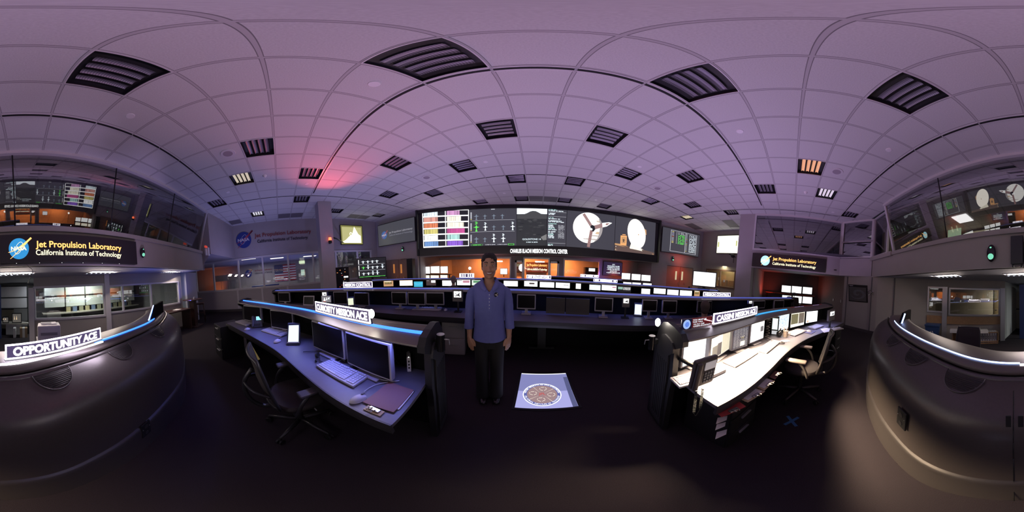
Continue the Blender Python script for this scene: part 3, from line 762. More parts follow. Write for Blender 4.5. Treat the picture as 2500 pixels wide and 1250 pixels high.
for cx, cy in ((125, 892), (290, 850), (378, 802), (2190, 806), (2245, 830), (2358, 876)): shellvent(cx, cy, .26)
def plate(cx, cy, u):
    P, a = on_path(cx, cy, offset(pB, u)); mb = MB(); mb.M = frame(P, a)
    mb.box((0, .004, 0), (.12, .012, .17), M_black, bev=.004)
    for k in (-1, 1): mb.cyl((0, .008, k * .042), (0, .014, k * .042), .022, None, mat('socket_black', (.03, .03, .03), .3), 16)
    for k in (-1, 1): mb.cyl((k * .045, .008, .02), (k * .045, .013, .02), .004, None, M_alu, 8)
    obj('power_plate', mb, tB)
plate(355, 1047, .395); plate(2203, 1022, .395)
for x in (2462, 2492):
    P, a = on_path(x, 1028, offset(pB, .386)); mb = MB(); mb.M = frame(P, a); mb.box((0, .003, 0), (.022, .008, .075), M_black, bev=.003); obj('latch', mb, tB)
P, a = on_path(2474, 1100, offset(pB, .386)); mb = MB()
for (u, z), (u2, z2) in zip([(.19, 1.037), (.26, .987), (.32, .927), (.352, .872), (.372, .79), (.380, .65), (.385, .37)], [(.26, .987), (.32, .927), (.352, .872), (.372, .79), (.380, .65), (.385, .37), (.40, .02)]):
    n = Vector((-sin(a), cos(a), 0)); b = Vector((P.x, P.y, 0)) - n * .386
    mb.tube([b + n * (u + .001) + Vector((0, 0, z)), b + n * (u2 + .001) + Vector((0, 0, z2))], .0025, M_black, 5)
obj('panel_joint', mb, tB)
# blue glow from LED strips near the desks and signs (the strips' own light)
area('desk_strip_lamp', (-1.19, .53, 1.085), (.12, -.35, -1), 1.0, .04, 3.8, (.20, .24, 1.0), spread=120)
area('desk_strip_lamp', (-2.36, -.09, 1.085), (.40, -.45, -1), 1.3, .04, 3.4, (.20, .24, 1.0), spread=120)
area('desk_task_lamp', (1.58, .475, 1.085), (-.16, -.42, -1), 1.1, .05, 85, (1.0, .76, .50), spread=105)
area('desk_task_lamp', (2.70, .03, 1.085), (-.22, -.40, -1), .9, .05, 9, (1.0, .78, .60), spread=120)
area('desk_strip_lamp', (3.55, -.62, 1.085), (-.3, -.4, -1), .8, .04, 3, (.5, .5, 1.0), spread=120)
for f in (.16, .30, .44, .58, .72, .86):
    i = int(f * (len(p2) - 2)); a = atan2(p2[i + 1][1] - p2[i][1], p2[i + 1][0] - p2[i][0]); q = offset(p2, -.06)[i]
    area('desk_strip_lamp', (q[0], q[1], 1.082), (0, 0, -1), 1.2, .05, 1.6, (.22, .26, 1.0), rz=a)

# ---- pedestals and legs: fixed parts of the consoles
def pedestal(con, px, w, d, h, ang, m, drawers=3, label=None):
    F = Matrix.Translation((px[0], px[1], 0)) @ Matrix.Rotation(ang, 4, 'Z')
    mb = MB(); mb.M = F; mb.box((0, 0, h / 2 + .004), (w, d, h - .008), m, bev=.006); body = obj('drawer_unit', mb, con, label)
    for k in range(drawers):
        zz = h * (k + .5) / drawers; mb = MB(); mb.M = F; mb.box((0, -d / 2 - .008, zz), (w - .02, .018, h / drawers - .02), m, bev=.004)
        mb.box((0, -d / 2 - .030, zz + .05), (w * .34, .012, .010), M_alu); mb.box((0, -d / 2 - .022, zz + .05), (w * .30, .012, .006), M_alu); obj('drawer', mb, body)
pedestal(conL, (-3.42, -1.22), .44, .50, .70, .72, M_end)
pedestal(conR, (1.32, .50), .42, .44, .64, -.22, M_end)
pedestal(conR, (4.02, -1.0), .44, .5, .70, -.62, M_end)
pedestal(con2, (-1.50, 2.72), .42, .5, .66, .35, mat('light_steel', (.45, .42, .40), .4, .3), 2, 'light grey steel drawer unit')
P = on_z(1321, 843, 0.0)
mb = MB(); mb.M = Matrix.Translation((P.x, P.y - .15, 0)); mb.box((0, 0, .37), (.16, .05, .66), M_black); mb.box((0, 0, .022), (.50, .07, .04), M_black, bev=.01); mb.box((.17, -.05, .68), (.09, .01, .03), M_white); obj('leg', mb, con2)
for f in (.12, .80, .92):
    i = int(f * (len(p2) - 1)); q = offset(p2, .32)[i]; mb = MB(); mb.box((q[0], q[1], .36), (.12, .05, .70), M_black); mb.box((q[0], q[1], .022), (.45, .07, .04), M_black); obj('leg', mb, con2)
A_, _a = on_path(1262 + 75, 740, offset(p2, -.10)); B_, _a = on_path(1440, 740, offset(p2, -.10))
for xa, xb in ((1333, 1380), (1381, 1440)):
    A_, _a = on_path(xa, 740, offset(p2, -.10)); B_, _a = on_path(xb, 740, offset(p2, -.10)); mb = MB(); c = (A_ + B_) / 2
    mb.box((c.x, c.y, .91), (hypot(B_.x - A_.x, B_.y - A_.y) - .01, .018, .27), mat('smoked_panel', (.045, .040, .042), .25), rz=atan2(B_.y - A_.y, B_.x - A_.x)); obj('blank_panel', mb, con2)
# ================================================================ screens, video wall, signs
def bil(c, u, v):
    """bilinear point on a quad TL, TR, BR, BL; v downwards"""
    return c[0].lerp(c[1], u).lerp(c[3].lerp(c[2], u), v)
class Pan:
    """flat artwork laid on a panel's face in panel fractions; layers step off the glass by a fraction of a millimetre"""
    def __init__(s, corners, off, fn=None, nu=1): s.c = corners; s.mb = MB(); s.off = off; s.fn = fn; s.k = 0; s.nu = nu
    def P(s, u, v, k): 
        p = bil(s.c, u, v) + s.off * (k * .0012)
        return s.fn(p, k) if s.fn else p
    def poly(s, pts, m, k=1): s.mb.add([s.P(u, v, k) for u, v in pts], [tuple(range(len(pts)))], m)
    def rect(s, u0, v0, u1, v1, m, k=1):
        n = max(1, int(abs(u1 - u0) * s.nu + .5))
        for i in range(n):
            a, b = u0 + (u1 - u0) * i / n, u0 + (u1 - u0) * (i + 1) / n
            s.poly([(a, v0), (a, v1), (b, v1), (b, v0)], m, k)
    def ell(s, u, v, ru, rv, m, k=1, n=28): s.poly([(u + ru * cos(2 * pi * i / n), v + rv * sin(2 * pi * i / n)) for i in range(n)], m, k)
    def text(s, t, u, v, h, w, m, k=2, bold=.01):
        tb = MB(); tb.text(t, 0, 0, 1.0, m, bold=bold); xs = [p.x for p in tb.v]; x0, x1 = min(xs), max(xs)
        s.mb.add([s.P(u + (p.x - (x0 + x1) / 2) / (x1 - x0) * w, v - p.z * h, k) for p in tb.v], tb.f, m)
    def marks(s, u0, v0, u1, h, m, k=2, cw=.012, seed=1):
        """a line of illegible small print"""
        r = random.Random(seed); u = u0
        while u < u1:
            ww = cw * r.choice((.6, .8, 1, 1.2)); s.rect(u, v0, min(u1, u + ww * .72), v0 + h * r.choice((.7, 1, 1)), m, k); u += ww
            if r.random() < .16: u += cw * .8
E_w = emit('screen_white', (1, 1, 1), 1.5); E_ww = emit('screen_warm_white', (1, .93, .76), 1.25); E_wc = emit('screen_cool_white', (.80, .93, 1), 1.2)
E_bg = emit('screen_slate', (.055, .054, .070), 1.0); E_k = emit('screen_black', (.012, .012, .016), 1.0); E_line = emit('screen_line', (.55, .56, .62), 1.0)
E_dim = emit('screen_dim_icon', (.20, .25, .32), 1.0); E_ic = emit('screen_icon', (.80, .92, 1.0), 1.5); E_gr = emit('screen_green', (.12, .75, .10), 1.3); E_grd = emit('screen_dark_green', (.10, .34, .10), 1.0)
E_red = emit('screen_red', (.55, .07, .04), 1.0); E_or = emit('screen_orange', (.9, .35, .12), 1.2); E_ye = emit('screen_yellow', (.75, .66, .22), 1.1); E_blu = emit('screen_blue', (.18, .34, .68), 1.1)
E_pur = emit('screen_purple', (.30, .13, .72), 1.1); E_mag = emit('screen_magenta', (.62, .10, .33), 1.1); E_pink = emit('screen_pink', (.72, .36, .66), 1.1); E_cy = emit('screen_cyan', (.10, .52, .78), 1.1); E_mint = emit('screen_mint', (.48, .80, .76), 1.1)
M_scr = mat('screen_off', (.006, .005, .007), .3, spec=.15); M_bz = mat('bezel_grey', (.34, .32, .36), .4); M_bzk = mat('bezel_black', (.015, .015, .017), .35)

def antenna(pn, u, v, s, m, k=2, flag=False, asp=1.0):
    a = s * asp
    pn.poly([(u - a, v - .15 * s), (u - .2 * a, v - .02 * s), (u - .12 * a, v + .35 * s), (u - .35 * a, v + .9 * s), (u + .35 * a, v + .9 * s), (u + .12 * a, v + .35 * s), (u + .2 * a, v - .02 * s), (u + a, v - .15 * s), (u + .3 * a, v - .28 * s), (u, v - .75 * s), (u - .3 * a, v - .28 * s)], m, k)
    if flag:
        for q, (du, dv) in enumerate(((-.1, -1.05), (.12, -1.3), (-.1, -1.55))): pn.rect(u + (du - .3) * a, v + dv * s, u + (du + .3) * a, v + (dv + .16) * s, m, k)
def dsn(pn, asp):
    pn.rect(0, 0, 1, 1, E_bg, 0)
    pn.rect(.02, .315, .96, .322, E_line); pn.rect(.02, .62, .96, .627, E_line)
    rows = [(.20, [(.15, 1), (.33, .8), (.52, .8), (.70, .8)], [E_dim] * 4), (.50, [(.15, 1.1), (.34, .9), (.52, .8), (.72, .8), (.92, .9)], [E_gr, E_ic, E_dim, E_dim, E_ic]), (.81, [(.15, 1), (.33, .8), (.52, .9), (.72, .9)], [E_dim, E_dim, E_ic, E_ic])]
    for v, xs, ms in rows:
        for (u, s), m in zip(xs, ms): antenna(pn, u, v + .015, .098 * s, m, 2, m in (E_ic, E_gr), asp * 1.15)
        pn.rect(.025, v - .12, .05, v + .06, E_line); pn.rect(.025, v + .07, .05, v + .09, E_ye)
    pn.rect(.46, .01, .54, .03, E_line)
    pn.rect(.04, .945, .28, .985, E_grd); pn.rect(.05, .953, .27, .977, E_k, 2); pn.marks(.08, .955, .24, .02, E_gr, 3); pn.marks(.34, .955, .55, .022, E_line, 2); pn.marks(.6, .955, .8, .02, E_line, 2)
    pn.rect(.82, .945, .95, .985, E_gr); pn.rect(.83, .953, .94, .977, E_k, 2)

# ---- curved video wall
def pvw(x, y):
    Y = 7.6
    for _ in range(12): p = on_y(x, y, Y); Y = .5 * Y + .5 * yscreen(p.x)
    p = on_y(x, y, Y); return p
vw = thing('video_wall', 'huge curved video wall of panels in a black frame', 'video wall', (.2, 7.9, 2.1))
mb = MB()
N = 24; xs = [pvw(1019, 560).x + (pvw(1610, 590).x - pvw(1019, 560).x) * i / N for i in range(N + 1)]
TOPZ, BOTZ = 4.34, 2.06
for x0, x1 in zip(xs, xs[1:]):
    y0, y1 = yscreen(x0), yscreen(x1)
    for q, (za, zb, dy) in enumerate(((TOPZ - .17, TOPZ, -.06), (BOTZ, BOTZ + .36, -.06))):
        mb.add([(x0, y0 + dy, za), (x1, y1 + dy, za), (x1, y1 + dy, zb), (x0, y0 + dy, zb), (x0, y0 + .1, za), (x1, y1 + .1, za), (x1, y1 + .1, zb), (x0, y0 + .1, zb)], [(0, 1, 2, 3), (4, 7, 6, 5), (0, 4, 5, 1), (3, 2, 6, 7)], M_bzk)
    mb.add([(x0, y0 + .02, BOTZ), (x1, y1 + .02, BOTZ), (x1, y1 + .02, TOPZ), (x0, y0 + .02, TOPZ)], [(0, 1, 2, 3)], M_bzk)
for xa, xb in ((xs[0], xs[0] + .10), (xs[-1] - .12, xs[-1])): mb.box(((xa + xb) / 2, yscreen(xa) - .02, (TOPZ + BOTZ) / 2), (xb - xa, .16, TOPZ - BOTZ), M_bzk)
obj('screen_frame', mb, vw)
def vfn(p, k): return Vector((p.x, yscreen(p.x) - .004 - k * .0035, p.z))
def vpanel(name, quad, nu, art, label=None):
    c = [pvw(*q) for q in quad]
    for q in c: q.z = min(q.z, TOPZ - .07)
    pn = Pan(c, Vector((0, -1, 0)), vfn, nu); art(pn); return obj(name, pn.mb, vw, label)
def a_sched(pn):
    pn.rect(0, 0, 1, 1, E_k, 0); pn.rect(0, 0, 1, 1, E_bg, 0)
    C = [[E_mint, E_pink], [E_red, E_ww], [E_or, E_ww], [E_ye, E_mag], [E_w, E_mint], [E_blu, E_pur]]; r = random.Random(4)
    cm = [E_wc, emit('sal', (.8, .38, .32), 1.1), emit('orr', (.82, .25, .12), 1.1), E_ye, E_w, E_blu]; cm2 = [E_pink, E_ww, E_ww, E_mag, E_mint, E_pur]
    for i in range(6):
        for j, mm in ((0, cm[i]), (1, cm2[i])):
            u0 = .03 + j * .50; v0 = .02 + i * .165; pn.rect(u0, v0, u0 + .46, v0 + .125, E_k, 1)
            L = .30 if j == 0 else (.27, .30, .36, .38, .27, .34)[i]; pn.rect(u0, v0, u0 + L, v0 + .125, mm, 2)
            for q in range(14):
                uu = u0 + r.random() * L; pn.rect(uu, v0, uu + .003, v0 + .125, E_k, 3)
            pn.rect(u0 - .03 + .0, v0 + .125, u0 + .47, v0 + .158, E_w, 2)
    for u in (0, .49, .985): pn.rect(u, 0, u + .015, 1, E_w, 3)
    pn.rect(0, 0, 1, .015, E_w, 3); pn.rect(0, .985, 1, 1, E_w, 3)
def a_gold(pn):
    pn.rect(0, 0, 1, 1, emit('hill_dark', (.030, .032, .036), 1), 0); pn.rect(0, 0, 1, .17, emit('sky_white', (.86, .92, 1), 1.25), 1)
    rg = [(0, .19), (.1, .17), (.22, .18), (.34, .145), (.44, .10), (.52, .085), (.62, .09), (.70, .12), (.8, .165), (.9, .17), (1, .18)]
    pn.poly([(0, .3), (1, .3)] + rg[::-1], emit('hill_far', (.07, .07, .075), 1), 2)
    r = random.Random(9)
    for q in range(46):
        u, v = r.random() * .9, .25 + r.random() * .6; wv = .05 + r.random() * .16; g = .02 + r.random() * .06
        pn.poly([(u, v), (u + wv * .4, v + .02), (min(1, u + wv), v + .012), (min(1, u + wv * .8), v - .018), (u + wv * .3, v - .014)], emit('hill_%d' % (q % 6), (.02 + (q % 6) * .010, .022 + (q % 6) * .010, .026 + (q % 6) * .010), 1), 2)
    pn.poly([(.80, .78), (1, .70), (1, .85), (.88, .86)], emit('pale_pad', (.22, .22, .22), 1), 3)
    pn.text('GOLDSTONE 14', .5, .855, .042, .62, E_wc, 4); pn.marks(.32, .90, .70, .022, E_wc, 4, .022)
def a_text(pn):
    pn.rect(0, 0, 1, 1, E_bg, 0)
    for v in (.10, .22, .92): pn.rect(.05, v, .98, v + .006, E_line)
    for i, (v, L) in enumerate([(.03, .5), (.06, .9), (.13, .4), (.16, .35), (.25, .3), (.28, .7), (.33, .8), (.36, .95), (.41, .5), (.45, .3), (.48, .3), (.51, .36), (.54, .42), (.57, .50), (.62, .45), (.66, .3), (.69, .34), (.72, .3), (.75, .36), (.78, .4), (.95, .3), (.975, .34)]):
        pn.marks(.06, v, .06 + L * .85, .022, E_ic if i % 4 else E_mint, 2, .045, i)
        if 9 <= i <= 19: pn.marks(.58, v, .9, .018, E_line, 2, .045, i + 40)
def a_juno(pn):
    pn.rect(0, 0, 1, 1, E_bg, 0); A = .76; wh = emit('planet_pale', (1, .97, .93), 1.3)
    pn.ell(.43, .46, .305, .41, wh, 1, 48)
    def chord(v, q=.98): return .305 * math.sqrt(max(0, 1 - ((v - .46) / .41) ** 2)) * q
    for (v, t, c, f0) in ((.27, .035, (.72, .62, .52), .15), (.40, .055, (.80, .55, .34), .30), (.58, .05, (.78, .56, .36), .10), (.66, .03, (.66, .60, .56), -.2), (.76, .03, (.62, .56, .52), -.5)):
        r_ = chord(v); u0, u1 = .43 + r_ * f0, .43 + r_; pn.poly([(u0, v), (u0 + .05, v - t / 2), (u1 - .02, v - t * .6), (u1, v), (u1 - .02, v + t * .8), (u0 + .04, v + t / 2)], emit('band%d' % int(v * 100), c, 1), 2)
    lim = [(.43 + chord(v, 1.0), v) for v in [.20 + .62 * k / 14 for k in range(15)]]; inn = [(.43 + chord(v, 1.0) * (.90 - .10 * sin(pi * k / 14)), v) for k, v in enumerate([.20 + .62 * k / 14 for k in range(15)])]
    pn.poly(lim + inn[::-1], emit('planet_limb', (.42, .38, .38), 1), 3)
    mp = emit('solar_panel', (.36, .20, .19), 1)
    def arm(a, b, w):
        du, dv = b[0] - a[0], (b[1] - a[1]) * A; L = hypot(du, dv); nu_, nv = -dv / L * w, du / L * w / A
        pn.poly([(a[0] + nu_, a[1] + nv), (b[0] + nu_, b[1] + nv), (b[0] - nu_, b[1] - nv), (a[0] - nu_, a[1] - nv)], mp, 4)
        for q in range(1, 9):
            f = q / 9; c = (a[0] + (b[0] - a[0]) * f, a[1] + (b[1] - a[1]) * f); e = .003
            pn.poly([(c[0] + nu_, c[1] + nv), (c[0] + nu_ + e, c[1] + nv + e), (c[0] - nu_ + e, c[1] - nv + e), (c[0] - nu_, c[1] - nv)], E_line, 5)
    arm((.50, .42), (.33, .10), .028); arm((.505, .52), (.45, .97), .030); arm((.55, .45), (.735, .36), .040)
    pn.poly([(.72, .30), (.86, .26), (.93, .27), (.82, .38), (.73, .42)], E_w, 5); pn.poly([(.80, .30), (.88, .285), (.83, .345), (.79, .35)], mp, 6)
    pn.poly([(.475, .42), (.51, .38), (.56, .40), (.58, .49), (.545, .56), (.495, .54)], E_k, 6); pn.ell(.50, .50, .022, .03, E_w, 7, 12); pn.poly([(.43, .46), (.47, .42), (.48, .50), (.44, .52)], E_w, 5)
def a_dish(pn):
    pn.rect(0, 0, 1, 1, E_bg, 0); mo = emit('floodlit_ground', (.62, .34, .16), 1); me = emit('floodlit_scrub', (.13, .085, .075), 1)
    pn.poly([(0, .83), (.5, .84), (1, .88), (1, 1), (0, 1)], me, 1); pn.poly([(0, .80), (.25, .80), (.3, .83), (.45, .86), (.4, .88), (0, .84)], mo, 2)
    r = random.Random(3)
    for q in range(70): u, v = r.random() * .97, .87 + r.random() * .11; pn.rect(u, v, u + .015, v + .015, mo if q % 3 else E_ww, 2)
    n = 36; ca, sa = cos(radians(14)), sin(radians(14))
    pn.poly([(.52 + .235 * cos(2 * pi * i / n) * ca + .10 * sin(2 * pi * i / n) * sa, .44 + .42 * sin(2 * pi * i / n) * ca + .09 * cos(2 * pi * i / n) * sa) for i in range(n)], emit('floodlit_dish', (1, .93, .82), 1.7), 3)
    pn.poly([(.68, .25), (.76, .28), (.77, .42), (.70, .44)], mo, 2); pn.ell(.565, .46, .012, .02, mo, 4, 10)
    pn.poly([(.36, .86), (.40, .70), (.62, .82), (.72, .86), (.70, .90), (.38, .90)], E_ww, 3)
    pn.poly([(.13, .57), (.28, .55), (.28, .80), (.13, .83)], emit('amber_board', (1, .48, .18), 1), 3); pn.poly([(.155, .605), (.255, .59), (.255, .76), (.155, .78)], mo, 4); antenna(pn, .205, .69, .05, E_k, 5, False, 1.0)
    pn.poly([(.17, .53), (.25, .52), (.25, .54), (.17, .55)], emit('amber_board'), 3)
vpanel('schedule_panel', [(1031, 516), (1145, 512), (1145, 602), (1034, 605)], 14, a_sched, 'panel of coloured schedule bars')
vpanel('antenna_panel', [(1146, 512), (1261, 508), (1261, 600), (1146, 602)], 12, lambda pn: dsn(pn, .55), 'dark panel of antenna icons, one green')
vpanel('hill_panel', [(1262, 508), (1336, 508), (1334, 600), (1261.5, 600)], 8, a_gold, 'panel showing grey hills under a white sky')
vpanel('text_panel', [(1337, 508), (1384, 511), (1381, 602), (1335, 600)], 6, a_text, 'panel of small white status lines')
vpanel('planet_panel', [(1385, 511), (1503, 522), (1499, 612), (1382, 602)], 12, a_juno, 'panel with a pale planet and three-armed spacecraft')
vpanel('dish_panel', [(1504, 522), (1601, 544), (1597, 627), (1500, 612)], 10, a_dish, 'panel with a floodlit white dish antenna at night')
pn = Pan([pvw(1246, 606.5), pvw(1385, 608), pvw(1385, 621), pvw(1246, 619)], Vector((0, -1, 0)), lambda p, k: Vector((p.x, yscreen(p.x) - .066 - k * .002, p.z)), 10)
pn.text('CHARLES ELACHI MISSION CONTROL CENTER', .5, .88, .75, 1.0, emit('letter_white', (1, 1, 1), 1.6), 1, .035); obj('name_lettering', pn.mb, vw, 'white lit lettering CHARLES ELACHI MISSION CONTROL CENTER')

# ---- round agency emblem
E_lblue = emit('emblem_blue_lit', (.05, .28, .75), 1.2)
def emblem(mb, M, r, blue, white, red, y=0.0):
    mb.add([(r * cos(2 * pi * i / 40), y, r * sin(2 * pi * i / 40)) for i in range(40)], [tuple(range(40))], blue, False, M)
    def band(p0, p1, p2, w0, w1, m, yy, n=14):
        vs = []
        for i in range(n + 1):
            t = i / n; x = (1 - t) ** 2 * p0[0] + 2 * t * (1 - t) * p1[0] + t * t * p2[0]; z = (1 - t) ** 2 * p0[1] + 2 * t * (1 - t) * p1[1] + t * t * p2[1]
            dx = 2 * (1 - t) * (p1[0] - p0[0]) + 2 * t * (p2[0] - p1[0]); dz = 2 * (1 - t) * (p1[1] - p0[1]) + 2 * t * (p2[1] - p1[1]); L = hypot(dx, dz); w_ = w0 + (w1 - w0) * t
            vs += [((x - dz / L * w_) * r, yy, (z + dx / L * w_) * r), ((x + dz / L * w_) * r, yy, (z - dx / L * w_) * r)]
        mb.add(vs, [(2 * i, 2 * i + 1, 2 * i + 3, 2 * i + 2) for i in range(n)], m, False, M)
    n = 30; ring = [(.62 * cos(a) * cos(1.1) - .30 * sin(a) * sin(1.1), .62 * cos(a) * sin(1.1) + .30 * sin(a) * cos(1.1)) for a in [2 * pi * i / n for i in range(n + 1)]]
    for a, b in zip(ring, ring[1:]): band((a[0], a[1] + .05), ((a[0] + b[0]) / 2, (a[1] + b[1]) / 2 + .05), (b[0], b[1] + .05), .018, .018, white, y - .003, 1)
    band((-1.05, -.35), (-.2, -.25), (1.25, 1.0), .02, .09, red, y - .005); band((-.85, -.95), (-.1, -.4), (1.25, 1.0), .02, .05, red, y - .005)
    mb.text('NASA', 0, -.17 * r, .36 * r, white, M, w=1.55 * r, bold=.03, y=y - .007)
def sign_frame(A, B):
    return Matrix.Translation((A.x, A.y, 0)) @ Matrix.Rotation(atan2(B.y - A.y, B.x - A.x), 4, 'Z')
def gradtext(mb, txt, x, z, h, w, m, M, bold, y):
    mb.text(txt, x, z, h, m, M, w=w, bold=bold, y=y, align='LEFT')
# rear sign box: seen looking towards -Y, so local x runs towards -X
def labsign(label, A, B, z0, z1, logo_s, r, tx0, tx1, zt, zb, ht, hb, m_red, m_wh, m_blue):
    M = sign_frame(A, B); L = (Vector((B.x, B.y)) - Vector((A.x, A.y))).length
    t = thing('lit_sign', label, 'sign', (A.x, A.y, 0), atan2(B.y - A.y, B.x - A.x))
    mb = MB(); mb.box((L / 2, .05, (z0 + z1) / 2), (L, .12, z1 - z0), mat('sign_box', (.022, .018, .020), .35), bev=.006); obj('sign_box', mb, t, world=False)
    mb = MB(); emblem(mb, Matrix.Identity(4), r, m_blue, m_wh, m_red, y=-.014)
    mb.v = [p + Vector((logo_s, 0, (zt + zb) / 2 + .05)) for p in mb.v]; obj('emblem', mb, t, world=False)
    mb = MB(); gradtext(mb, 'Jet Propulsion Laboratory', tx0, zt, ht, tx1 - tx0, m_red, None, .02, -.014); obj('upper_lettering', mb, t, world=False)
    mb = MB(); gradtext(mb, 'California Institute of Technology', tx0, zb, hb, tx1 - tx0 - .01, m_wh, None, .014, -.014); obj('lower_lettering', mb, t, world=False)
    return t
E_tor = emit('sign_amber', (1.0, .50, .14), 1.9); E_tye = emit('sign_cream', (1, .93, .62), 1.5)
YSG = -2.93
q = lambda x, y: on_y(x, y, YSG)
A_, B_ = q(0, 600), q(332, 600)
t = labsign('wide black sign with amber lit lettering on the rear balcony front', A_, B_, q(160, 641).z, q(160, 573).z, A_.x - q(46, 606).x, (q(22, 606).x - q(71, 606).x) / 2,
        A_.x - q(87, 600).x, A_.x - q(295, 600).x, q(160, 604.5).z, q(160, 623).z, .115, .095, E_tor, E_tye, emit('emblem_sky', (.03, .32, .72), 1.0))
mb = MB()
for k in range(6): mb.cyl((.3 + k * .42, .0, q(160, 641).z - .006), (.3 + k * .42, .0, q(160, 641).z + .01), .006, None, E_w, 8)
obj('under_light', mb, t, world=False)
mb = MB(); p = q(2483, 610); mb.box(((q(2467, 600).x + q(2499, 600).x) / 2, YSG + .0, (q(2480, 577).z + q(2480, 645).z) / 2), (q(2467, 600).x - q(2499, 600).x - .02, .08, q(2480, 577).z - q(2480, 645).z), M_bzk, bev=.008)
t = single('wall_screen', mb, 'switched off dark screen at the end of the wide rear sign', 'screen')
mb = MB(); 
for x in (2473, 2494): p = q(x, 648); mb.box((p.x, YSG - .02, p.z + .0), (.03, .05, .07), M_black)
obj('bracket', mb, t)
mb = MB(); a, b = on_y(65, 646, -2.96), on_y(80, 662, -2.96); c, d = on_y(68, 690, -3.2), on_y(82, 760, -4.0)
mb.tube(spline([a, (a.x - .05, -2.94, a.z - .05), b, (b.x + .06, -3.0, b.z - .12), (c.x, -3.3, c.z)], 5), .004, M_black, 5); single('power_cable', mb, 'thin black cable hanging below the rear sign', 'cable')
# right hand sign
XS = 6.78; qx = lambda x, y: on_x(x, y, XS)
A_, B_ = qx(1836, 640), qx(2017, 640)
zt0, zb0 = (qx(1920, 622).z), (qx(1920, 660).z)
sc = lambda x: A_.y - qx(x, 640).y
labsign('black sign with orange and cream lit lettering under the right hand window', A_, B_, 2.13, 2.66, sc(1868), (sc(1879) - sc(1857)) / 2, sc(1886), sc(1993), 2.42, 2.245, .12, .10, E_tor, E_tye, emit('emblem_pale', (.45, .88, 1), 1.3))
# gallery wall emblem and letters
M_sred = mat('letter_red', (.30, .07, .07), .5); M_snavy = mat('letter_navy', (.055, .05, .07), .5); M_sblue = mat('emblem_blue', (.03, .06, .30), .4); M_swh = mat('emblem_white', (.75, .75, .8), .5); M_semr = mat('emblem_red', (.5, .07, .12), .5)
t = thing('wall_lettering', 'agency emblem with red and navy lettering on the left gallery wall', 'wall sign', (XL, 0, 0), pi / 2)
cen = on_x(595, 586, XL); mb = MB(); r = (on_x(614, 586, XL).y - on_x(577, 586, XL).y) / 2
emblem(mb, Matrix.Identity(4), r, M_sblue, M_swh, M_semr, y=-.03); mb.cyl((0, 0, 0), (0, -.028, 0), r, None, M_sblue, 40)
mb.v = [p + Vector((cen.y, 0, cen.z)) for p in mb.v]; obj('emblem', mb, t, world=False)
def wl(txt, x0, x1, ya, h, m, nm):
    a, b = on_x(x0, ya, XL), on_x(x1, ya, XL); mb = MB(); mb.text(txt, 0, 0, h, m, None, w=b.y - a.y, bold=.018, ext=.025, y=-.03, align='LEFT'); mb.v = [p + Vector((a.y, 0, on_x((x0 + x1) / 2, ya, XL).z)) for p in mb.v]; obj(nm, mb, t, world=False)
wl('Jet Propulsion Laboratory', 621, 760, 573, .19, M_sred, 'upper_lettering'); wl('California Institute of Technology', 628, 752, 587, .15, M_snavy, 'lower_lettering')

# ---- televisions
def tv(label, quad, plane, art, group=None, th=.07, bz=.03, name='television', m=None):
    """quad of photo corners TL TR BR BL on a vertical plane through two floor points"""
    A, B = plane; c = [on_v(x, y, A, B)[0] for x, y in quad]
    zt = (c[0].z + c[1].z) / 2; zb = (c[2].z + c[3].z) / 2; l = (c[0] + c[3]) / 2; r = (c[1] + c[2]) / 2
    c = [Vector((l.x, l.y, zt)), Vector((r.x, r.y, zt)), Vector((r.x, r.y, zb)), Vector((l.x, l.y, zb))]
    u = (r - l); u.z = 0; W = u.length; ang = atan2(u.y, u.x)
    t = thing(name, label, 'television', (l.x, l.y, zb), ang, group)
    mb = MB(); mb.box((W / 2, th / 2 + .004, (zt - zb) / 2), (W, th, zt - zb), m or M_bzk, bev=.006); obj('casing', mb, t, world=False)
    e = bz / W; f = bz / (zt - zb)
    loc = [Vector((bz, 0, zt - zb - bz)), Vector((W - bz, 0, zt - zb - bz)), Vector((W - bz, 0, bz)), Vector((bz, 0, bz))]
    pn = Pan(loc, Vector((0, -1, 0))); art(pn); obj('screen', pn.mb, t, world=False)
    return t, l, r, zb, zt, ang
def a_logo(pn):
    pn.rect(0, 0, 1, 1, emit('slate_dim', (.060, .060, .075), 1), 0)
    c = bil(pn.c, .19, .52); k = len(pn.mb.v); W = (pn.c[1] - pn.c[0]).length
    emblem(pn.mb, Matrix.Translation(c + Vector((0, -.006, 0))), .085 * W, emit('em_b', (.04, .10, .30), 1), emit('em_w', (.5, .5, .55), 1), emit('em_r', (.4, .07, .08), 1))
    pn.text('Jet Propulsion Laboratory', .64, .50, .085, .62, emit('dim_letter', (.34, .33, .38), 1), 2, .012); pn.text('California Institute of Technology', .64, .62, .065, .62, emit('dim_letter2', (.20, .20, .25), 1), 2)
tv('large angled wall screen showing a small emblem on slate grey', [(920, 547), (1012, 534), (1015.5, 592), (925, 600)], ((FL0[0] + .05, FL0[1] - .16), (FL1[0] + .05, FL1[1] - .16)), a_logo)
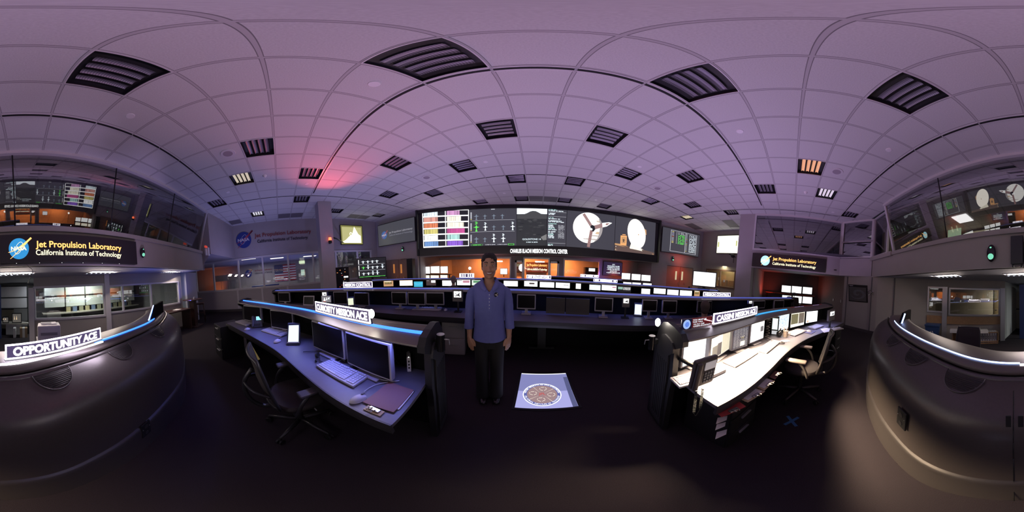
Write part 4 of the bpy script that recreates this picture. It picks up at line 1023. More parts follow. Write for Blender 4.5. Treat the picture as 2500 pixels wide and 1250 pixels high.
def a_table(pn):
    pn.rect(0, 0, 1, 1, E_bg, 0); u0, u1 = .20, .90
    for u in (u0, .585, u1): pn.rect(u, .05, u + .012, .93, E_line)
    for v in (.05, .925): pn.rect(u0, v, u1 + .012, v + .014, E_line)
    cols = [E_ye, E_line, emit('lilac', (.4, .32, .62), 1), E_line, emit('rd', (.6, .15, .1), 1), E_line, E_line, E_line, E_ye]
    for i in range(10):
        v = .10 + i * .052; pn.rect(u0 + .03, v, u0 + .08, v + .02, cols[i % 9], 2); pn.rect(u0 + .14, v, u0 + .16, v + .02, E_line, 2)
        pn.marks(u0 + .19, v, .565, .028, E_gr if i > 1 else E_line, 2, .03, i)
    for i in range(14):
        v = .10 + i * .057; pn.rect(.61, v, .64, v + .02, cols[(i * 2 + 1) % 9], 2); pn.marks(.70, v, .89, .024, E_ic, 2, .03, i + 30)
tv('large angled wall screen showing green and white pass tables', [(1618.5, 556), (1711, 571), (1704.5, 627), (1612.5, 615.5)], ((FR0[0] - .05, FR0[1] - .16), (FR1[0] - .05, FR1[1] - .16)), a_table)
def a_rover(pn):
    pn.rect(0, 0, 1, 1, emit('olive_glow', (.22, .21, .06), 1), 0); pn.rect(.05, .08, .95, .95, emit('olive_mid', (.52, .50, .22), 1), 1)
    pn.poly([(.05, .88), (.15, .93), (.92, .93), (.92, .55), (.80, .45), (.62, .05), (.52, .45), (.36, .60), (.2, .78)], emit('plume', (1, .98, .62), 2.2), 2); pn.ell(.45, .46, .06, .10, emit('plume'), 2, 14); pn.ell(.45, .46, .035, .06, emit('olive_mid'), 3, 14)
tv('wall screen glowing yellow with a bright plume, left of the pillar arm', [(830, 549), (885, 551), (886, 597), (833, 598)], ((-8.52, 3), (-8.52, 6)), a_rover)
mb = MB(); P = on_v(815, 582, (-6.9, 2), (-6.9, 3))[0]; Q_ = on_v(838, 592, (-8.48, 3), (-8.48, 6))[0]
mb.tube([(-6.62, 2.27, P.z), (-6.9, 2.6, P.z - .02), Q_], .03, M_black, 8); mb.box((-6.62, 2.28, P.z), (.16, .04, .22), M_black)
single('swing_bracket', mb, 'black swing arm reaching from the left pillar to the yellow screen', 'bracket')
def a_blaze(pn):
    pn.rect(0, 0, 1, 1, emit('pale_lime', (1, 1, .74), 1.7), 0); pn.rect(.03, .35, .10, .65, emit('lime_dim', (.6, .62, .25), 1), 1); pn.rect(.9, .3, .96, .6, emit('lime_dim'), 1); pn.rect(.2, .05, .8, .30, E_w, 1)
tv('overexposed pale yellow wall screen behind the right pillar', [(1751, 575), (1804, 574), (1802, 619), (1749, 619)], ((RW0[0] - .12, RW0[1]), (RW1[0] - .12, RW1[1])), a_blaze)
def perp(px, d):
    """vertical plane square to the sight line of a pixel column at horizontal distance d"""
    r_ = ray(px, 640); n = Vector((r_.x, r_.y)).normalized(); c = n * d; return ((c.x - n.y, c.y + n.x), (c.x + n.y, c.y - n.x))
def tvstand(t, W, zb, zfloor, m=M_black):
    mb = MB(); mb.box((W / 2, .08, -.12), (.10, .06, .28), m); mb.box((W / 2, .08, -.25 if zb - zfloor < .4 else -(zb - zfloor) / 2), (.08, .06, .1 if zb - zfloor < .4 else (zb - zfloor) - .02), m); mb.box((W / 2, .06, -(zb - zfloor) + .012), (W * .5, .30, .022), m, bev=.005)
    obj('stand', mb, t, world=False)
def dsn2(pn):
    pn.rect(0, 0, 1, 1, E_k, 0)
    for v in (.30, .62): pn.rect(.02, v, .97, v + .012, E_line)
    for v, L in ((.17, [.20, .37, .53, .69]), (.48, [.20, .37, .53, .69, .88]), (.80, [.20, .37, .53, .69])):
        for i, u in enumerate(L): antenna(pn, u, v, .085, E_gr if (i == 0 and v == .48) else E_ic, 2, (i in (1, 4) and v == .48) or (i in (2, 3) and v == .80), .95)
        pn.rect(.03, v - .12, .05, v + .10, E_w)
    pn.marks(.05, .955, .97, .03, E_gr, 2, .02)
t, l, r_, zb, zt, an = tv('big screen on a floor stand full of white antenna icons', [(871, 632), (942.6, 626), (944.7, 677), (873, 679)], perp(907, 7.4), dsn2)
tvstand(t, (r_ - l).length, zb, 0)
P3, a3 = on_path(1722, 704, offset(p3, -.02))
t, l, r_, zb, zt, an = tv('big blank white screen standing on the third console row', [(1692, 660), (1751, 665), (1747, 703), (1689.5, 698)], perp(1720, hypot(P3.x, P3.y)), lambda pn: pn.rect(0, 0, 1, 1, E_w, 0))
tvstand(t, (r_ - l).length, zb, 1.158)
def a_clock(pn):
    pn.rect(0, 0, 1, 1, emit('navy_dim', (.014, .016, .05), 1), 0)
    for i, (tx, wv) in enumerate((('UTC', .14), ('262:00:12:38', .66), ('CASSINI PLUNGE', .68), ('-358:10:42:22', .70), ('JUNO JOI', .38), ('+239:20:54:18', .74))): pn.text(tx, .52, .22 + i * .125, .085, wv, E_wc, 2, .03)
tv('dark wall screen with three white countdown clocks under the video wall', [(1473, 637), (1522, 641), (1517, 676), (1472, 671)], ((-6, YF - .12), (6, YF - .12)), a_clock)

# ---- edge-lit acrylic name signs
E_sgn = emit('acrylic_glow', (.92, .86, 1.0), 6); M_acr = emit('acrylic_face', (.085, .06, .15), 1.0); E_let = emit('engraved_glow', (1, .97, 1), 2.4)
def acrylic(label, txt, quad, A, B, bright=1.0, bold=.03, txt_w=.9, lamp=0, stand=None):
    c = [on_v(x, y, A, B)[0] for x, y in quad]; l, r = (c[0] + c[3]) / 2, (c[1] + c[2]) / 2; zt, zb = (c[0].z + c[1].z) / 2, (c[2].z + c[3].z) / 2
    if stand is not None: zb = stand
    u = r - l; u.z = 0; W = u.length; H = zt - zb; ang = atan2(u.y, u.x)
    t = thing('acrylic_sign', label, 'sign', (l.x, l.y, zb), ang)
    mb = MB(); mb.box((W / 2, 0, H / 2), (W - .01, .006, H - .01), M_acr); obj('panel', mb, t, world=False)
    e = min(.010, H * .09)
    mb = MB()
    for cx, cz, sx, sz in ((W / 2, e / 2, W, e), (W / 2, H - e / 2, W, e), (e / 2, H / 2, e, H), (W - e / 2, H / 2, e, H)): mb.box((cx, 0, cz), (sx, .011, sz), E_sgn)
    obj('glowing_edge', mb, t, world=False)
    mb = MB(); mb.text(txt, W / 2, H * .22, H * .56, E_let, None, w=W * txt_w, bold=bold, y=-.006)
    obj('lettering', mb, t, world=False)
    mb = MB(); mb.box((W / 2, 0, -.004), (W + .01, .03, .010), M_alu); obj('base_rail', mb, t, world=False)
    return t, l, r, zb
def on_p(px, y, path, u=0.0):
    P, a = on_path(px, y, offset(path, u)); return P, a
def sgn(label, txt, quad, path, u=0.0, **k):
    P, a = on_p(quad[0][0], 700, path, u); Q, a = on_p(quad[1][0], 700, path, u)
    return acrylic(label, txt, quad, (P.x, P.y), (Q.x, Q.y), **k)
sgn('brightly lit acrylic sign CURIOSITY MISSION ACE on the left console', 'CURIOSITY MISSION ACE', [(770, 736), (903, 756), (905, 793), (772, 762)], pL, 0, bold=.05, txt_w=.93, stand=1.153)
sgn('lit acrylic sign CASSINI MISSION ACE on the right console', 'CASSINI MISSION ACE', [(1743, 764), (1848, 749), (1847, 769), (1740, 795)], pR, 0, bold=.04, stand=1.153)
sgn('lit acrylic sign OPPORTUNITY ACE on the rear console', 'OPPORTUNITY ACE', [(10.6, 840.6), (244.7, 801), (245.6, 829), (15, 876)], pB, 0, bold=.05, txt_w=.88, stand=1.158)
sgn('small lit sign MISSION CONTROL on the second row, left of the woman', 'MISSION CONTROL', [(838, 689), (909, 688), (909, 703), (839, 704.5)], p2, 0, stand=1.163)
sgn('small lit sign MISSION CONTROL on the second row near the right pillar', 'MISSION CONTROL', [(1717, 713), (1783, 715), (1783, 726), (1717, 726)], p2, 0, stand=1.163)
sgn('small overexposed lit sign behind the woman on the third row, left', 'I I I  I I I', [(1122, 668), (1157, 667), (1157, 678), (1122, 678)], p3, 0, bold=.08, stand=1.163)
sgn('small overexposed lit sign DEEP SPACE NETWORK on the third row, centre', 'DEEP SPACE NETWORK', [(1286, 671), (1345, 672.5), (1345, 683), (1286, 681.5)], p3, 0, bold=.05, stand=1.163)
sgn('small overexposed lit sign on the third row, right of centre', 'III IIIIIIIII II', [(1449, 681), (1507, 683), (1507, 693), (1449, 690)], p3, 0, bold=.06, stand=1.163)
sgn('small overexposed lit sign on the farthest console before the orange office', 'III IIIIII III', [(1417, 670), (1461, 671.5), (1461, 678), (1417, 677)], p4, 0, bold=.06, stand=1.163)
area('sign_glow_lamp', (-.28, -1.24, 1.25), (.05, .6, -.8), .9, .06, 5, (.88, .78, 1.0)); area('sign_glow_lamp', (-1.45, .50, 1.22), (.1, -.5, -.8), .7, .05, 1.5, (.9, .82, 1.0)); area('sign_glow_lamp', (1.75, .66, 1.24), (-.1, -.5, -.8), .7, .05, 4, (.9, .82, 1.0))
# glowing lower strip under the rear sign
mb = MB(); sweep(mb, [p for p in pB if -.72 <= p[0] <= .2], [(.014, 1.128), (.028, 1.125), (.028, 1.136), (.014, 1.138)], 1, E_sgn, True, False); single('sign_light_bar', mb, 'white glowing bar under the OPPORTUNITY ACE sign', 'light bar')
# red plastic name boards
M_rb = mat('red_board', (.30, .03, .04), .35)
def board(label, quad, path, lines, m=M_rb, u=0.0, back=None, tm=None, stand=1.163):
    P, a = on_p(quad[0][0], 760, path, u); Q, a = on_p(quad[1][0], 760, path, u); A, B = (P.x, P.y), (Q.x, Q.y)
    c = [on_v(x, y, A, B)[0] for x, y in quad]; l, r = (c[0] + c[3]) / 2, (c[1] + c[2]) / 2; zt, zb = (c[0].z + c[1].z) / 2, stand; uu = r - l; uu.z = 0; W = uu.length; H = zt - zb
    t = thing('name_board', label, 'sign', (l.x, l.y, zb), atan2(uu.y, uu.x)); mb = MB(); mb.box((W / 2, 0, H / 2), (W, .008, H), m); obj('board', mb, t, world=False)
    mb = MB()
    for tx, x, z, h, w in lines: mb.text(tx, W * x, H * z, H * h, tm or E_wc, None, w=W * w, bold=.02, y=-.006)
    obj('lettering', mb, t, world=False)
    return t, W, H
t, W, H = board('red board YOU MUST BE THIS TALL TO PLY THE CASSINI SPACECRAFT with blue ringed disc', [(1662, 779), (1736, 772), (1738, 797), (1664, 806)], pR,
      [('YOU MUST BE', .56, .74, .14, .46), ('THIS TALL', .50, .52, .14, .34), ('TO PLY THE', .54, .27, .14, .36), ('CASSINI SPACECRAFT', .66, .07, .14, .60)], stand=1.153)
mb = MB(); mb.box((W * .13, -.012, H * .5), (W * .30, .01, H * 1.02), mat('navy_card', (.012, .02, .09), .3))
for k, rr in enumerate((.46, .40, .34, .28)): mb.add([(W * .13 + H * rr * cos(2 * pi * i / 28), -.019 - k * .001, H * .5 + H * rr * sin(2 * pi * i / 28)) for i in range(28)], [tuple(range(28))], (emit('ring_pale', (.5, .68, 1), 1.1), emit('ring_blue', (.12, .25, .8), 1))[k % 2])
obj('disc_card', mb, t, world=False)
mb = MB(); mb.quad([(W * .70, -.007, H * .72), (W * .99, -.007, H * .42), (W * .99, -.007, H * .46), (W * .72, -.007, H * .76)], E_sgn); obj('pale_stroke', mb, t, world=False)
board('long red card with blue print at the far end of the right console', [(1930, 749.5), (2006, 742.5), (2006, 748), (1931, 757)], pR, [('Next DSN Track', .22, .25, .55, .26), ('Monitoring DSN', .76, .30, .5, .24)], tm=emit('lilac_print', (.45, .5, 1), 1.2), stand=1.163)
# ================================================================ equipment on the desks
DZ = .7455
def monitor(label, quad, A, B, art=None, bz=.018, cas=None, scr=None, desk=DZ, group=None, th=.05, base=True, name='monitor', zt=None, cap=True):
    c = [on_v(x, y, A, B)[0] for x, y in quad]; l = (c[0] + c[3]) / 2; r = (c[1] + c[2]) / 2
    zt = zt or (c[0].z + c[1].z) / 2; zb = (c[2].z + c[3].z) / 2; zb = max(zb, desk + .03); u = r - l; u.z = 0; W = u.length; H = zt - zb; ang = atan2(u.y, u.x)
    if base and zt > 1.088 and cap: zt = 1.088; H = zt - zb
    t = thing(name, label, 'monitor', (l.x, l.y, zb), ang, group)
    mb = MB(); mb.box((W / 2, th / 2 + .003, H / 2), (W, th, H), cas or M_bz, bev=.008); mb.box((W / 2, th + .012, H * .45), (W * .6, .03, H * .55), cas or M_bz, bev=.01)
    mb.add([(bz, -.001, bz), (bz, -.001, H - bz), (W - bz, -.001, H - bz), (W - bz, -.001, bz)], [(0, 3, 2, 1)], cas or M_bz)
    obj('casing', mb, t, world=False)
    loc = [Vector((bz, -.002, H - bz)), Vector((W - bz, -.002, H - bz)), Vector((W - bz, -.002, bz * 1.3)), Vector((bz, -.002, bz * 1.3))]
    pn = Pan(loc, Vector((0, -1, 0)))
    if art: art(pn)
    else: pn.rect(0, 0, 1, 1, scr or M_scr, 0)
    obj('screen', pn.mb, t, world=False)
    if base:
        mb = MB(); h = zb - desk; mb.box((W / 2, .07, h / 2), (W * .16, .03, h + .06), M_bzk if cas is M_bzk else M_bz); mb.box((W / 2, .06, .008), (W * .5, .17, .014), M_bzk if cas is M_bzk else M_bz, bev=.005)
        mb.v = [p - Vector((0, 0, h)) for p in mb.v]; obj('stand', mb, t, world=False)
    return t
def near_mon(label, quad, art=None, zb=.80, bz=.014, **k):
    a, b = on_z(*quad[3], zb), on_z(*quad[2], zb); return monitor(label, quad, (a.x, a.y), (b.x, b.y), art, bz=bz, **k)
def path_mon(label, x0, x1, y0, y1, path, u, art=None, **k):
    a, _ = on_path(x0, y1, offset(path, u)); b, _ = on_path(x1, y1, offset(path, u))
    return monitor(label, [(x0, y0), (x1, y0), (x1, y1), (x0, y1)], (a.x, a.y), (b.x, b.y), art, **k)
GOFF = 'switched off monitors on the left console'
near_mon('dark monitor at the far end of the left console, behind the desk phone', [(599, 744), (640, 751), (634, 789), (591, 780)], group=GOFF)
near_mon('dark monitor between the desk phone and the white tablet stand', [(664, 755.5), (719, 763), (711, 808), (657, 798)], group=GOFF)
near_mon('large dark monitor under the left end of the CURIOSITY sign', [(765, 777), (841, 800), (837, 878), (759, 844)], zb=.785, group=GOFF)
near_mon('large dark monitor nearest the woman on the left console', [(846, 802), (956, 831), (950, 930), (843, 884)], zb=.785, group=GOFF)
# lit monitors on the right console
def a_plain(m, seed=0, marks=True, tint=None):
    def f(pn):
        pn.rect(0, 0, 1, 1, m, 0); r = random.Random(seed)
        if marks:
            for i in range(3): pn.marks(.06, .06 + i * .05, .3 + r.random() * .5, .018, emit('faint_print', (.62, .62, .66), 1), 2, .02, seed + i)
    return f
def a_r2(pn):
    pn.rect(0, 0, 1, 1, E_ww, 0); pn.rect(.05, .02, .50, .35, E_w, 1); pn.rect(.07, .42, .30, .98, emit('olive_grey', (.30, .27, .22), 1), 1); pn.rect(.30, .36, .50, .96, emit('slate_mid', (.10, .09, .10), 1), 1); pn.rect(.52, .02, .98, .97, emit('cream_sheet', (.88, .80, .60), 1), 1)
    for i in range(18): pn.marks(.55, .08 + i * .048, .95, .012, emit('faint_tan', (.62, .55, .40), 1), 2, .02, i)
def a_r3(pn):
    pn.rect(0, 0, 1, 1, emit('navy_sheet', (.035, .04, .08), 1), 0); r = random.Random(2)
    for i in range(22):
        v = .03 + i * .042; pn.marks(.05, v, .95, .016, emit('grid_print', (.50, .48, .46), 1), 2, .03, i)
    for i in range(5): pn.rect(.10 + i * .19, .02, .11 + i * .19, .98, E_line, 2)
    pn.rect(.40, .38, .82, .56, emit('navy_sheet'), 3); pn.marks(.45, .42, .78, .03, E_ww, 4, .04); pn.marks(.5, .49, .7, .03, E_ye, 4, .04); pn.rect(.48, .68, .78, .92, E_ww, 3)
def a_r4(pn):
    pn.rect(0, 0, 1, 1, E_w, 0); pn.marks(.1, .08, .6, .02, emit('faint_print'), 2, .02); pn.rect(.70, .26, .94, .56, emit('grey_block', (.16, .15, .16), 1), 2)
    for i in range(5): pn.rect(.71, .29 + i * .05, .93, .30 + i * .05, emit('grey_line', (.35, .34, .35), 1), 3)
def a_r5(pn):
    pn.rect(0, 0, 1, 1, E_wc, 0); r = random.Random(8)
    for i in range(12):
        for j in range(7): pn.rect(.05 + j * .13, .05 + i * .065, .05 + j * .13 + .10 * r.random(), .08 + i * .065, emit('sky_block', (.22, .42, .80), 1) if (i + j) % 3 else emit('pale_block', (.55, .72, .95), 1), 1)
    pn.rect(.05, .84, .95, .97, E_w, 1)
def a_r6(pn):
    pn.rect(0, 0, 1, 1, E_ww, 0); ol = emit('plot_olive', (.17, .15, .08), 1); pn.rect(.02, .06, .50, .78, ol, 1); pn.rect(.55, .04, .96, .82, emit('plot_brown', (.20, .16, .12), 1), 1); pn.rect(.02, .82, .98, .97, E_w, 1)
    for i in range(6): pn.poly([(.05 + i * .075, .74), (.055 + i * .075, .74), (.13 + i * .075, .10), (.125 + i * .075, .10)], E_ye, 2)
    for i in range(9): pn.rect(.57, .10 + i * .08, .94, .104 + i * .08, emit('plot_line', (.34, .28, .2), 1), 2)
def a_r7(pn): pn.rect(0, 0, 1, 1, E_w, 0); pn.rect(.06, .78, .22, .95, emit('peach', (.9, .62, .42), 1), 2)
near_mon('glaring white monitor behind the desk phone arm on the right console', [(1664, 831), (1728, 821), (1728, 871), (1667, 899)], a_plain(E_w, 1, False), zb=.78)
near_mon('monitor showing cream and olive windows, second from the aisle, right console', [(1729.7, 821), (1783.5, 807.5), (1784.5, 851), (1736.5, 883)], a_r2, zb=.78)
near_mon('monitor full of small text on navy, third from the aisle, right console', [(1785.8, 804.8), (1828, 792.4), (1827, 844.5), (1788.5, 857)], a_r3, zb=.78)
near_mon('white monitor with one grey block, fourth from the aisle, right console', [(1829.5, 790.7), (1866, 780.6), (1866, 826), (1833, 839.5)], a_r4, zb=.78)
near_mon('monitor with a pale blue table behind the mug on the right console', [(1891, 769), (1927, 765), (1926, 803), (1896, 811)], a_r5, zb=.78, cas=M_bzk)
near_mon('monitor with slanting plot lines on olive, right console', [(1929.5, 764), (1965, 760), (1964, 794), (1929.5, 802.5)], a_r6, zb=.78, cas=M_bzk)
near_mon('white monitor at the far end of the right console', [(1967, 760), (1997, 756.4), (1995.5, 785.7), (1967, 791)], a_r7, zb=.78, cas=M_bzk)
# second row, switched off
G2 = 'switched off monitors of the second row'
def off2(label, x0, x1, y0, y1, u=-.13, **k): return path_mon(label, x0, x1, y0, y1, p2, u, group=G2, **k)
off2('small dark monitor at the far left end of the second console', 679, 707, 711, 737)
off2('dark monitor above the left end of the CURIOSITY sign', 814, 848, 711, 743)
off2('dark thin-framed monitor above the right end of the CURIOSITY sign', 865, 900, 715, 746, bz=.010)
off2('dark monitor alone left of the joined pair near the woman', 955.5, 992, 708, 743)
off2('left screen of the joined dark pair near the woman', 995, 1038, 707, 744.5)
off2('right screen of the joined dark pair near the woman', 1039, 1084, 707, 744.5)
off2('dark monitor half hidden behind the woman', 1141, 1178, 708, 746)
off2('dark monitor immediately right of the woman', 1262, 1308, 714, 755)
off2('dark monitor over the floor display, second console', 1452, 1497, 722, 761)
off2('dark monitor behind the glowing tablet, second console', 1568, 1605, 729, 761)
off2('dark monitor right of the glowing tablet, second console', 1617, 1653, 731, 765)
off2('dark monitor right of the seated person, second console', 1703, 1738, 731, 763, bz=.008)
off2('dark monitor with blue lit frame over the CASSINI sign', 1839, 1868, 731, 753)
off2('narrow dark monitor at the far right end of the second console', 1890, 1914, 731, 754)
# laptop on the second row
P, a = on_path(752, 738, offset(p2, -.26)); t = thing('laptop', 'open grey laptop with dark screen on the second console', 'laptop', (P.x, P.y, DZ), a)
mb = MB(); mb.box((0, -.12, .010), (.36, .25, .018), M_bz, bev=.004); mb.box((0, -.11, .020), (.31, .12, .003), mat('key_grey', (.3, .29, .33), .5)); obj('keyboard_base', mb, t, world=False)
mb = MB(); mb.M = frame((0, .01, .015), 0, .22); mb.box((0, .006, .125), (.36, .012, .25), M_bz, bev=.004); obj('lid', mb, t, world=False)
mb = MB(); mb.M = frame((0, .01, .015), 0, .22); mb.quad([(-.155, -.001, .03), (.155, -.001, .03), (.155, -.001, .22), (-.155, -.001, .22)], M_scr); obj('screen', mb, t, world=False)
# small status displays (black box with white glyph panel)
def status(label, x0, x1, y0, y1, by, path, u=-.12, sd=1):
    a, _ = on_path(x0, y1, offset(path, u)); b, _ = on_path(x1, y1, offset(path, u)); c = [on_v(x, y, (a.x, a.y), (b.x, b.y))[0] for x, y in ((x0, y0), (x1, y0), (x1, y1), (x0, y1))]
    W = hypot(c[1].x - c[0].x, c[1].y - c[0].y); zt, zb = c[0].z, c[3].z; bot = on_v(x0, by, (a.x, a.y), (b.x, b.y))[0].z; ang = atan2(b.y - a.y, b.x - a.x)
    t = thing('status_display', label, 'display', (a.x, a.y, DZ), ang)
    mb = MB(); mb.box((W / 2, .03, (bot + zt + .02) / 2 - DZ), (W * 1.4, .05, zt - bot + .04), mat('display_box', (.10, .09, .09), .5), bev=.005); mb.box((W / 2, .05, (bot - DZ) / 2), (.03, .03, bot - DZ + .01), M_black); mb.box((W / 2, .05, .006), (.14, .12, .012), M_black); obj('housing', mb, t, world=False)
    pn = Pan([Vector((0, .003, zt - DZ)), Vector((W, .003, zt - DZ)), Vector((W, .003, zb - DZ)), Vector((0, .003, zb - DZ))], Vector((0, -1, 0))); pn.rect(0, 0, 1, 1, E_w, 0); r = random.Random(sd)
    for i in range(14):
        u_, v_ = r.random() * .8, r.random() * .8; pn.rect(u_, v_, u_ + .04 + r.random() * .16, v_ + .05, E_k, 1)
    pn.poly([(.2, .35), (.5, .55), (.8, .2), (.75, .6), (.9, .9), (.5, .7), (.15, .85), (.4, .6)], E_k, 1)
    obj('screen', pn.mb, t, world=False); return t
status('small white status display on a stand, left of the woman', 1108, 1126, 711, 726, 735, p2, -.2, 1)
status('small white status display above the glowing tablet', 1522, 1535, 729, 740, 749, p2, -.14, 2)
status('small white status display above the CASSINI sign', 1829, 1836, 735, 741, 742, p2, -.10, 3)
status('small white status display over the left CURIOSITY sign corner', 787, 797, 714, 722, 724, p2, -.10, 4)
P = on_z(2033, 800, DZ); A_ = (P.x - .3, P.y + .25); B_ = (P.x + .3, P.y - .25)
status('small white status display at the far end of the right console', 2027, 2037, 762, 772, 783, [A_, ((A_[0] + B_[0]) / 2, (A_[1] + B_[1]) / 2), B_], 0, 5)
# framed picture
P, a = on_path(797, 738, offset(p2, -.2)); q0 = on_v(784, 722, (P.x - cos(a), P.y - sin(a)), (P.x, P.y))[0]; q1 = on_v(809, 739, (P.x - cos(a), P.y - sin(a)), (P.x, P.y))[0]; W = hypot(q1.x - q0.x, q1.y - q0.y)
t = thing('picture_frame', 'small framed picture with white sail shapes behind the CURIOSITY sign', 'picture', (q0.x, q0.y, max(DZ, q1.z)), a); Hh = q0.z - max(DZ, q1.z)
mb = MB(); mb.box((W / 2, .01, Hh / 2), (W, .02, Hh), M_bz, bev=.003); obj('frame', mb, t, world=False)
pn = Pan([Vector((.01, -.002, Hh - .01)), Vector((W - .01, -.002, Hh - .01)), Vector((W - .01, -.002, .01)), Vector((.01, -.002, .01))], Vector((0, -1, 0))); pn.rect(0, 0, 1, 1, emit('pic_grey', (.22, .21, .23), 1), 0)
pn.poly([(.2, .8), (.32, .2), (.45, .75)], E_w, 1); pn.poly([(.5, .7), (.55, .15), (.65, .6)], E_w, 1); pn.poly([(.68, .3), (.9, .2), (.8, .6)], E_ic, 1); pn.rect(.15, .82, .45, .9, E_red, 1); obj('print', pn.mb, t, world=False)

# third row, working screens: only their upper bands show over the second row
def a_orange(pn): pn.rect(0, 0, 1, 1, emit('tan_screen', (.62, .36, .18), 1), 0); pn.rect(.08, .03, .8, .14, E_ww, 1); pn.rect(.1, .2, .85, .6, emit('brown_print', (.13, .08, .04), 1), 1); pn.marks(.12, .26, .8, .06, E_ye, 2, .04, 3); pn.marks(.12, .40, .8, .06, E_ye, 2, .04, 5)
def a_half(pn): pn.rect(0, 0, 1, 1, E_ww, 0); pn.rect(.0, .0, 1, .02, E_or, 1)
def a_wave(pn): pn.rect(0, 0, 1, 1, emit('lagoon', (.05, .46, .68), 1.1), 0); pn.poly([(0, .2), (.5, .4), (1, .15), (1, .5), (.5, .62), (0, .5)], E_cy, 1)
def a_mixed(pn): pn.rect(0, 0, 1, 1, emit('umber', (.06, .04, .04), 1), 0); pn.rect(.52, .05, .95, .48, E_w, 1); pn.rect(.05, .08, .3, .13, E_line, 1)
def a_rose(pn):
    pn.rect(0, 0, 1, 1, E_w, 0); pn.rect(.02, .04, .38, .14, emit('print_grey', (.18, .18, .2), 1), 1); pn.rect(.45, .10, .95, .55, emit('rose', (.62, .32, .42), 1), 1)
    for i in range(8): pn.rect(.47 + i * .06, .10, .48 + i * .06, .55, E_red, 2)
    for i in range(4): pn.marks(.05, .2 + i * .07, .4, .03, E_line, 1, .03, i)
def a_term(pn): pn.rect(0, 0, 1, 1, E_k, 0); pn.rect(.02, .02, .38, .5, emit('sage', (.30, .5, .42), 1), 1); [pn.marks(.42, .05 + i * .07, .97, .035, E_w, 1, .04, i) for i in range(8)]
def a_win(pn): pn.rect(0, 0, 1, 1, E_w, 0); pn.rect(.38, .30, .78, .58, emit('window_dark', (.05, .03, .03), 1), 1)
def a_foot(pn): pn.rect(0, 0, 1, 1, E_w, 0); pn.marks(.02, .36, .5, .02, E_line, 1, .03); pn.rect(.55, .36, .92, .46, emit('print_grey'), 1)
def a_lowrose(pn): pn.rect(0, 0, 1, 1, E_w, 0); pn.rect(.72, .22, .97, .48, emit('rose'), 1); pn.marks(.04, .06, .6, .03, emit('print_grey'), 1, .03); pn.marks(.04, .14, .2, .03, emit('print_grey'), 1, .03)
def a_green(pn): pn.rect(0, 0, 1, 1, emit('pale_green', (.8, .9, .82), 1), 0); pn.rect(.1, .1, .9, .5, emit('moss', (.12, .32, .16), 1), 1)
G3 = 'working monitors of the third row'
R3 = [('third row monitor with tan window by the left MISSION CONTROL sign', 936, 961, 685, a_orange), ('third row warm white monitor left of the cyan one', 975, 1008, 683.5, a_half),
      ('third row monitor showing a cyan wave picture', 1010, 1033, 686.5, a_wave), ('third row monitor, dark with one white window, right of the cyan one', 1040, 1065, 683, a_mixed),
      ('third row white monitor behind the capped head', 1079, 1113, 684, a_plain(E_w, 3, False)), ('third row monitor with rose bars left of the woman', 1115, 1149, 682.5, a_rose),
      ('third row monitor with green strip directly behind the woman', 1151, 1190, 683, a_green), ('third row plain white monitor right of the woman', 1229, 1265, 685, a_plain(E_w, 5)),
      ('third row white monitor with one dark window', 1279, 1313, 685.5, a_win), ('third row plain white monitor under the DEEP SPACE NETWORK sign', 1317, 1354, 688, a_plain(E_w, 7, False)),
      ('third row white monitor with a grey line at its foot', 1356, 1392, 689.5, a_foot), ('third row small white monitor between dark gaps', 1405, 1419, 691.5, a_plain(E_w, 8, False)),
      ('third row pale monitor below a blue lit panel', 1438, 1467, 694.5, a_plain(E_wc, 9, False)), ('third row white monitor with a rose corner', 1468, 1506, 695.5, a_lowrose),
      ('third row monitor with terminal text', 1507, 1541, 699.5, a_term), ('third row narrow white monitor right of the terminal', 1565, 1588, 704, a_plain(E_w, 10, False)),
      ('third row wide white monitor, first of three joined', 1595, 1626, 703.5, a_plain(E_w, 11, False)), ('third row lilac white monitor, middle of three joined', 1628, 1657.5, 706.5, a_plain(emit('lilac_white', (.86, .86, 1), 1.2), 12)),
      ('third row white monitor, last of three joined', 1659, 1690, 708.5, a_plain(E_w, 13, False)), ('third row narrow orange and green monitor by the right MISSION CONTROL sign', 1694, 1709, 709.5, a_orange)]
for lab, x0, x1, y0, art in R3:
    a, _ = on_path(x0, y0, offset(p3, -.27)); b, _ = on_path(x1, y0, offset(p3, -.27)); Wm = hypot(b.x - a.x, b.y - a.y); zt = on_v((x0 + x1) / 2, y0, (a.x, a.y), (b.x, b.y))[0].z
    zb = max(.775, zt - max(.26, Wm * .75)); t = monitor(lab, [(x0, y0), (x1, y0), (x1, y0 + 15), (x0, y0 + 15)], (a.x, a.y), (b.x, b.y), art, bz=.012, cas=M_bzk, group=G3, zt=zt, cap=False)
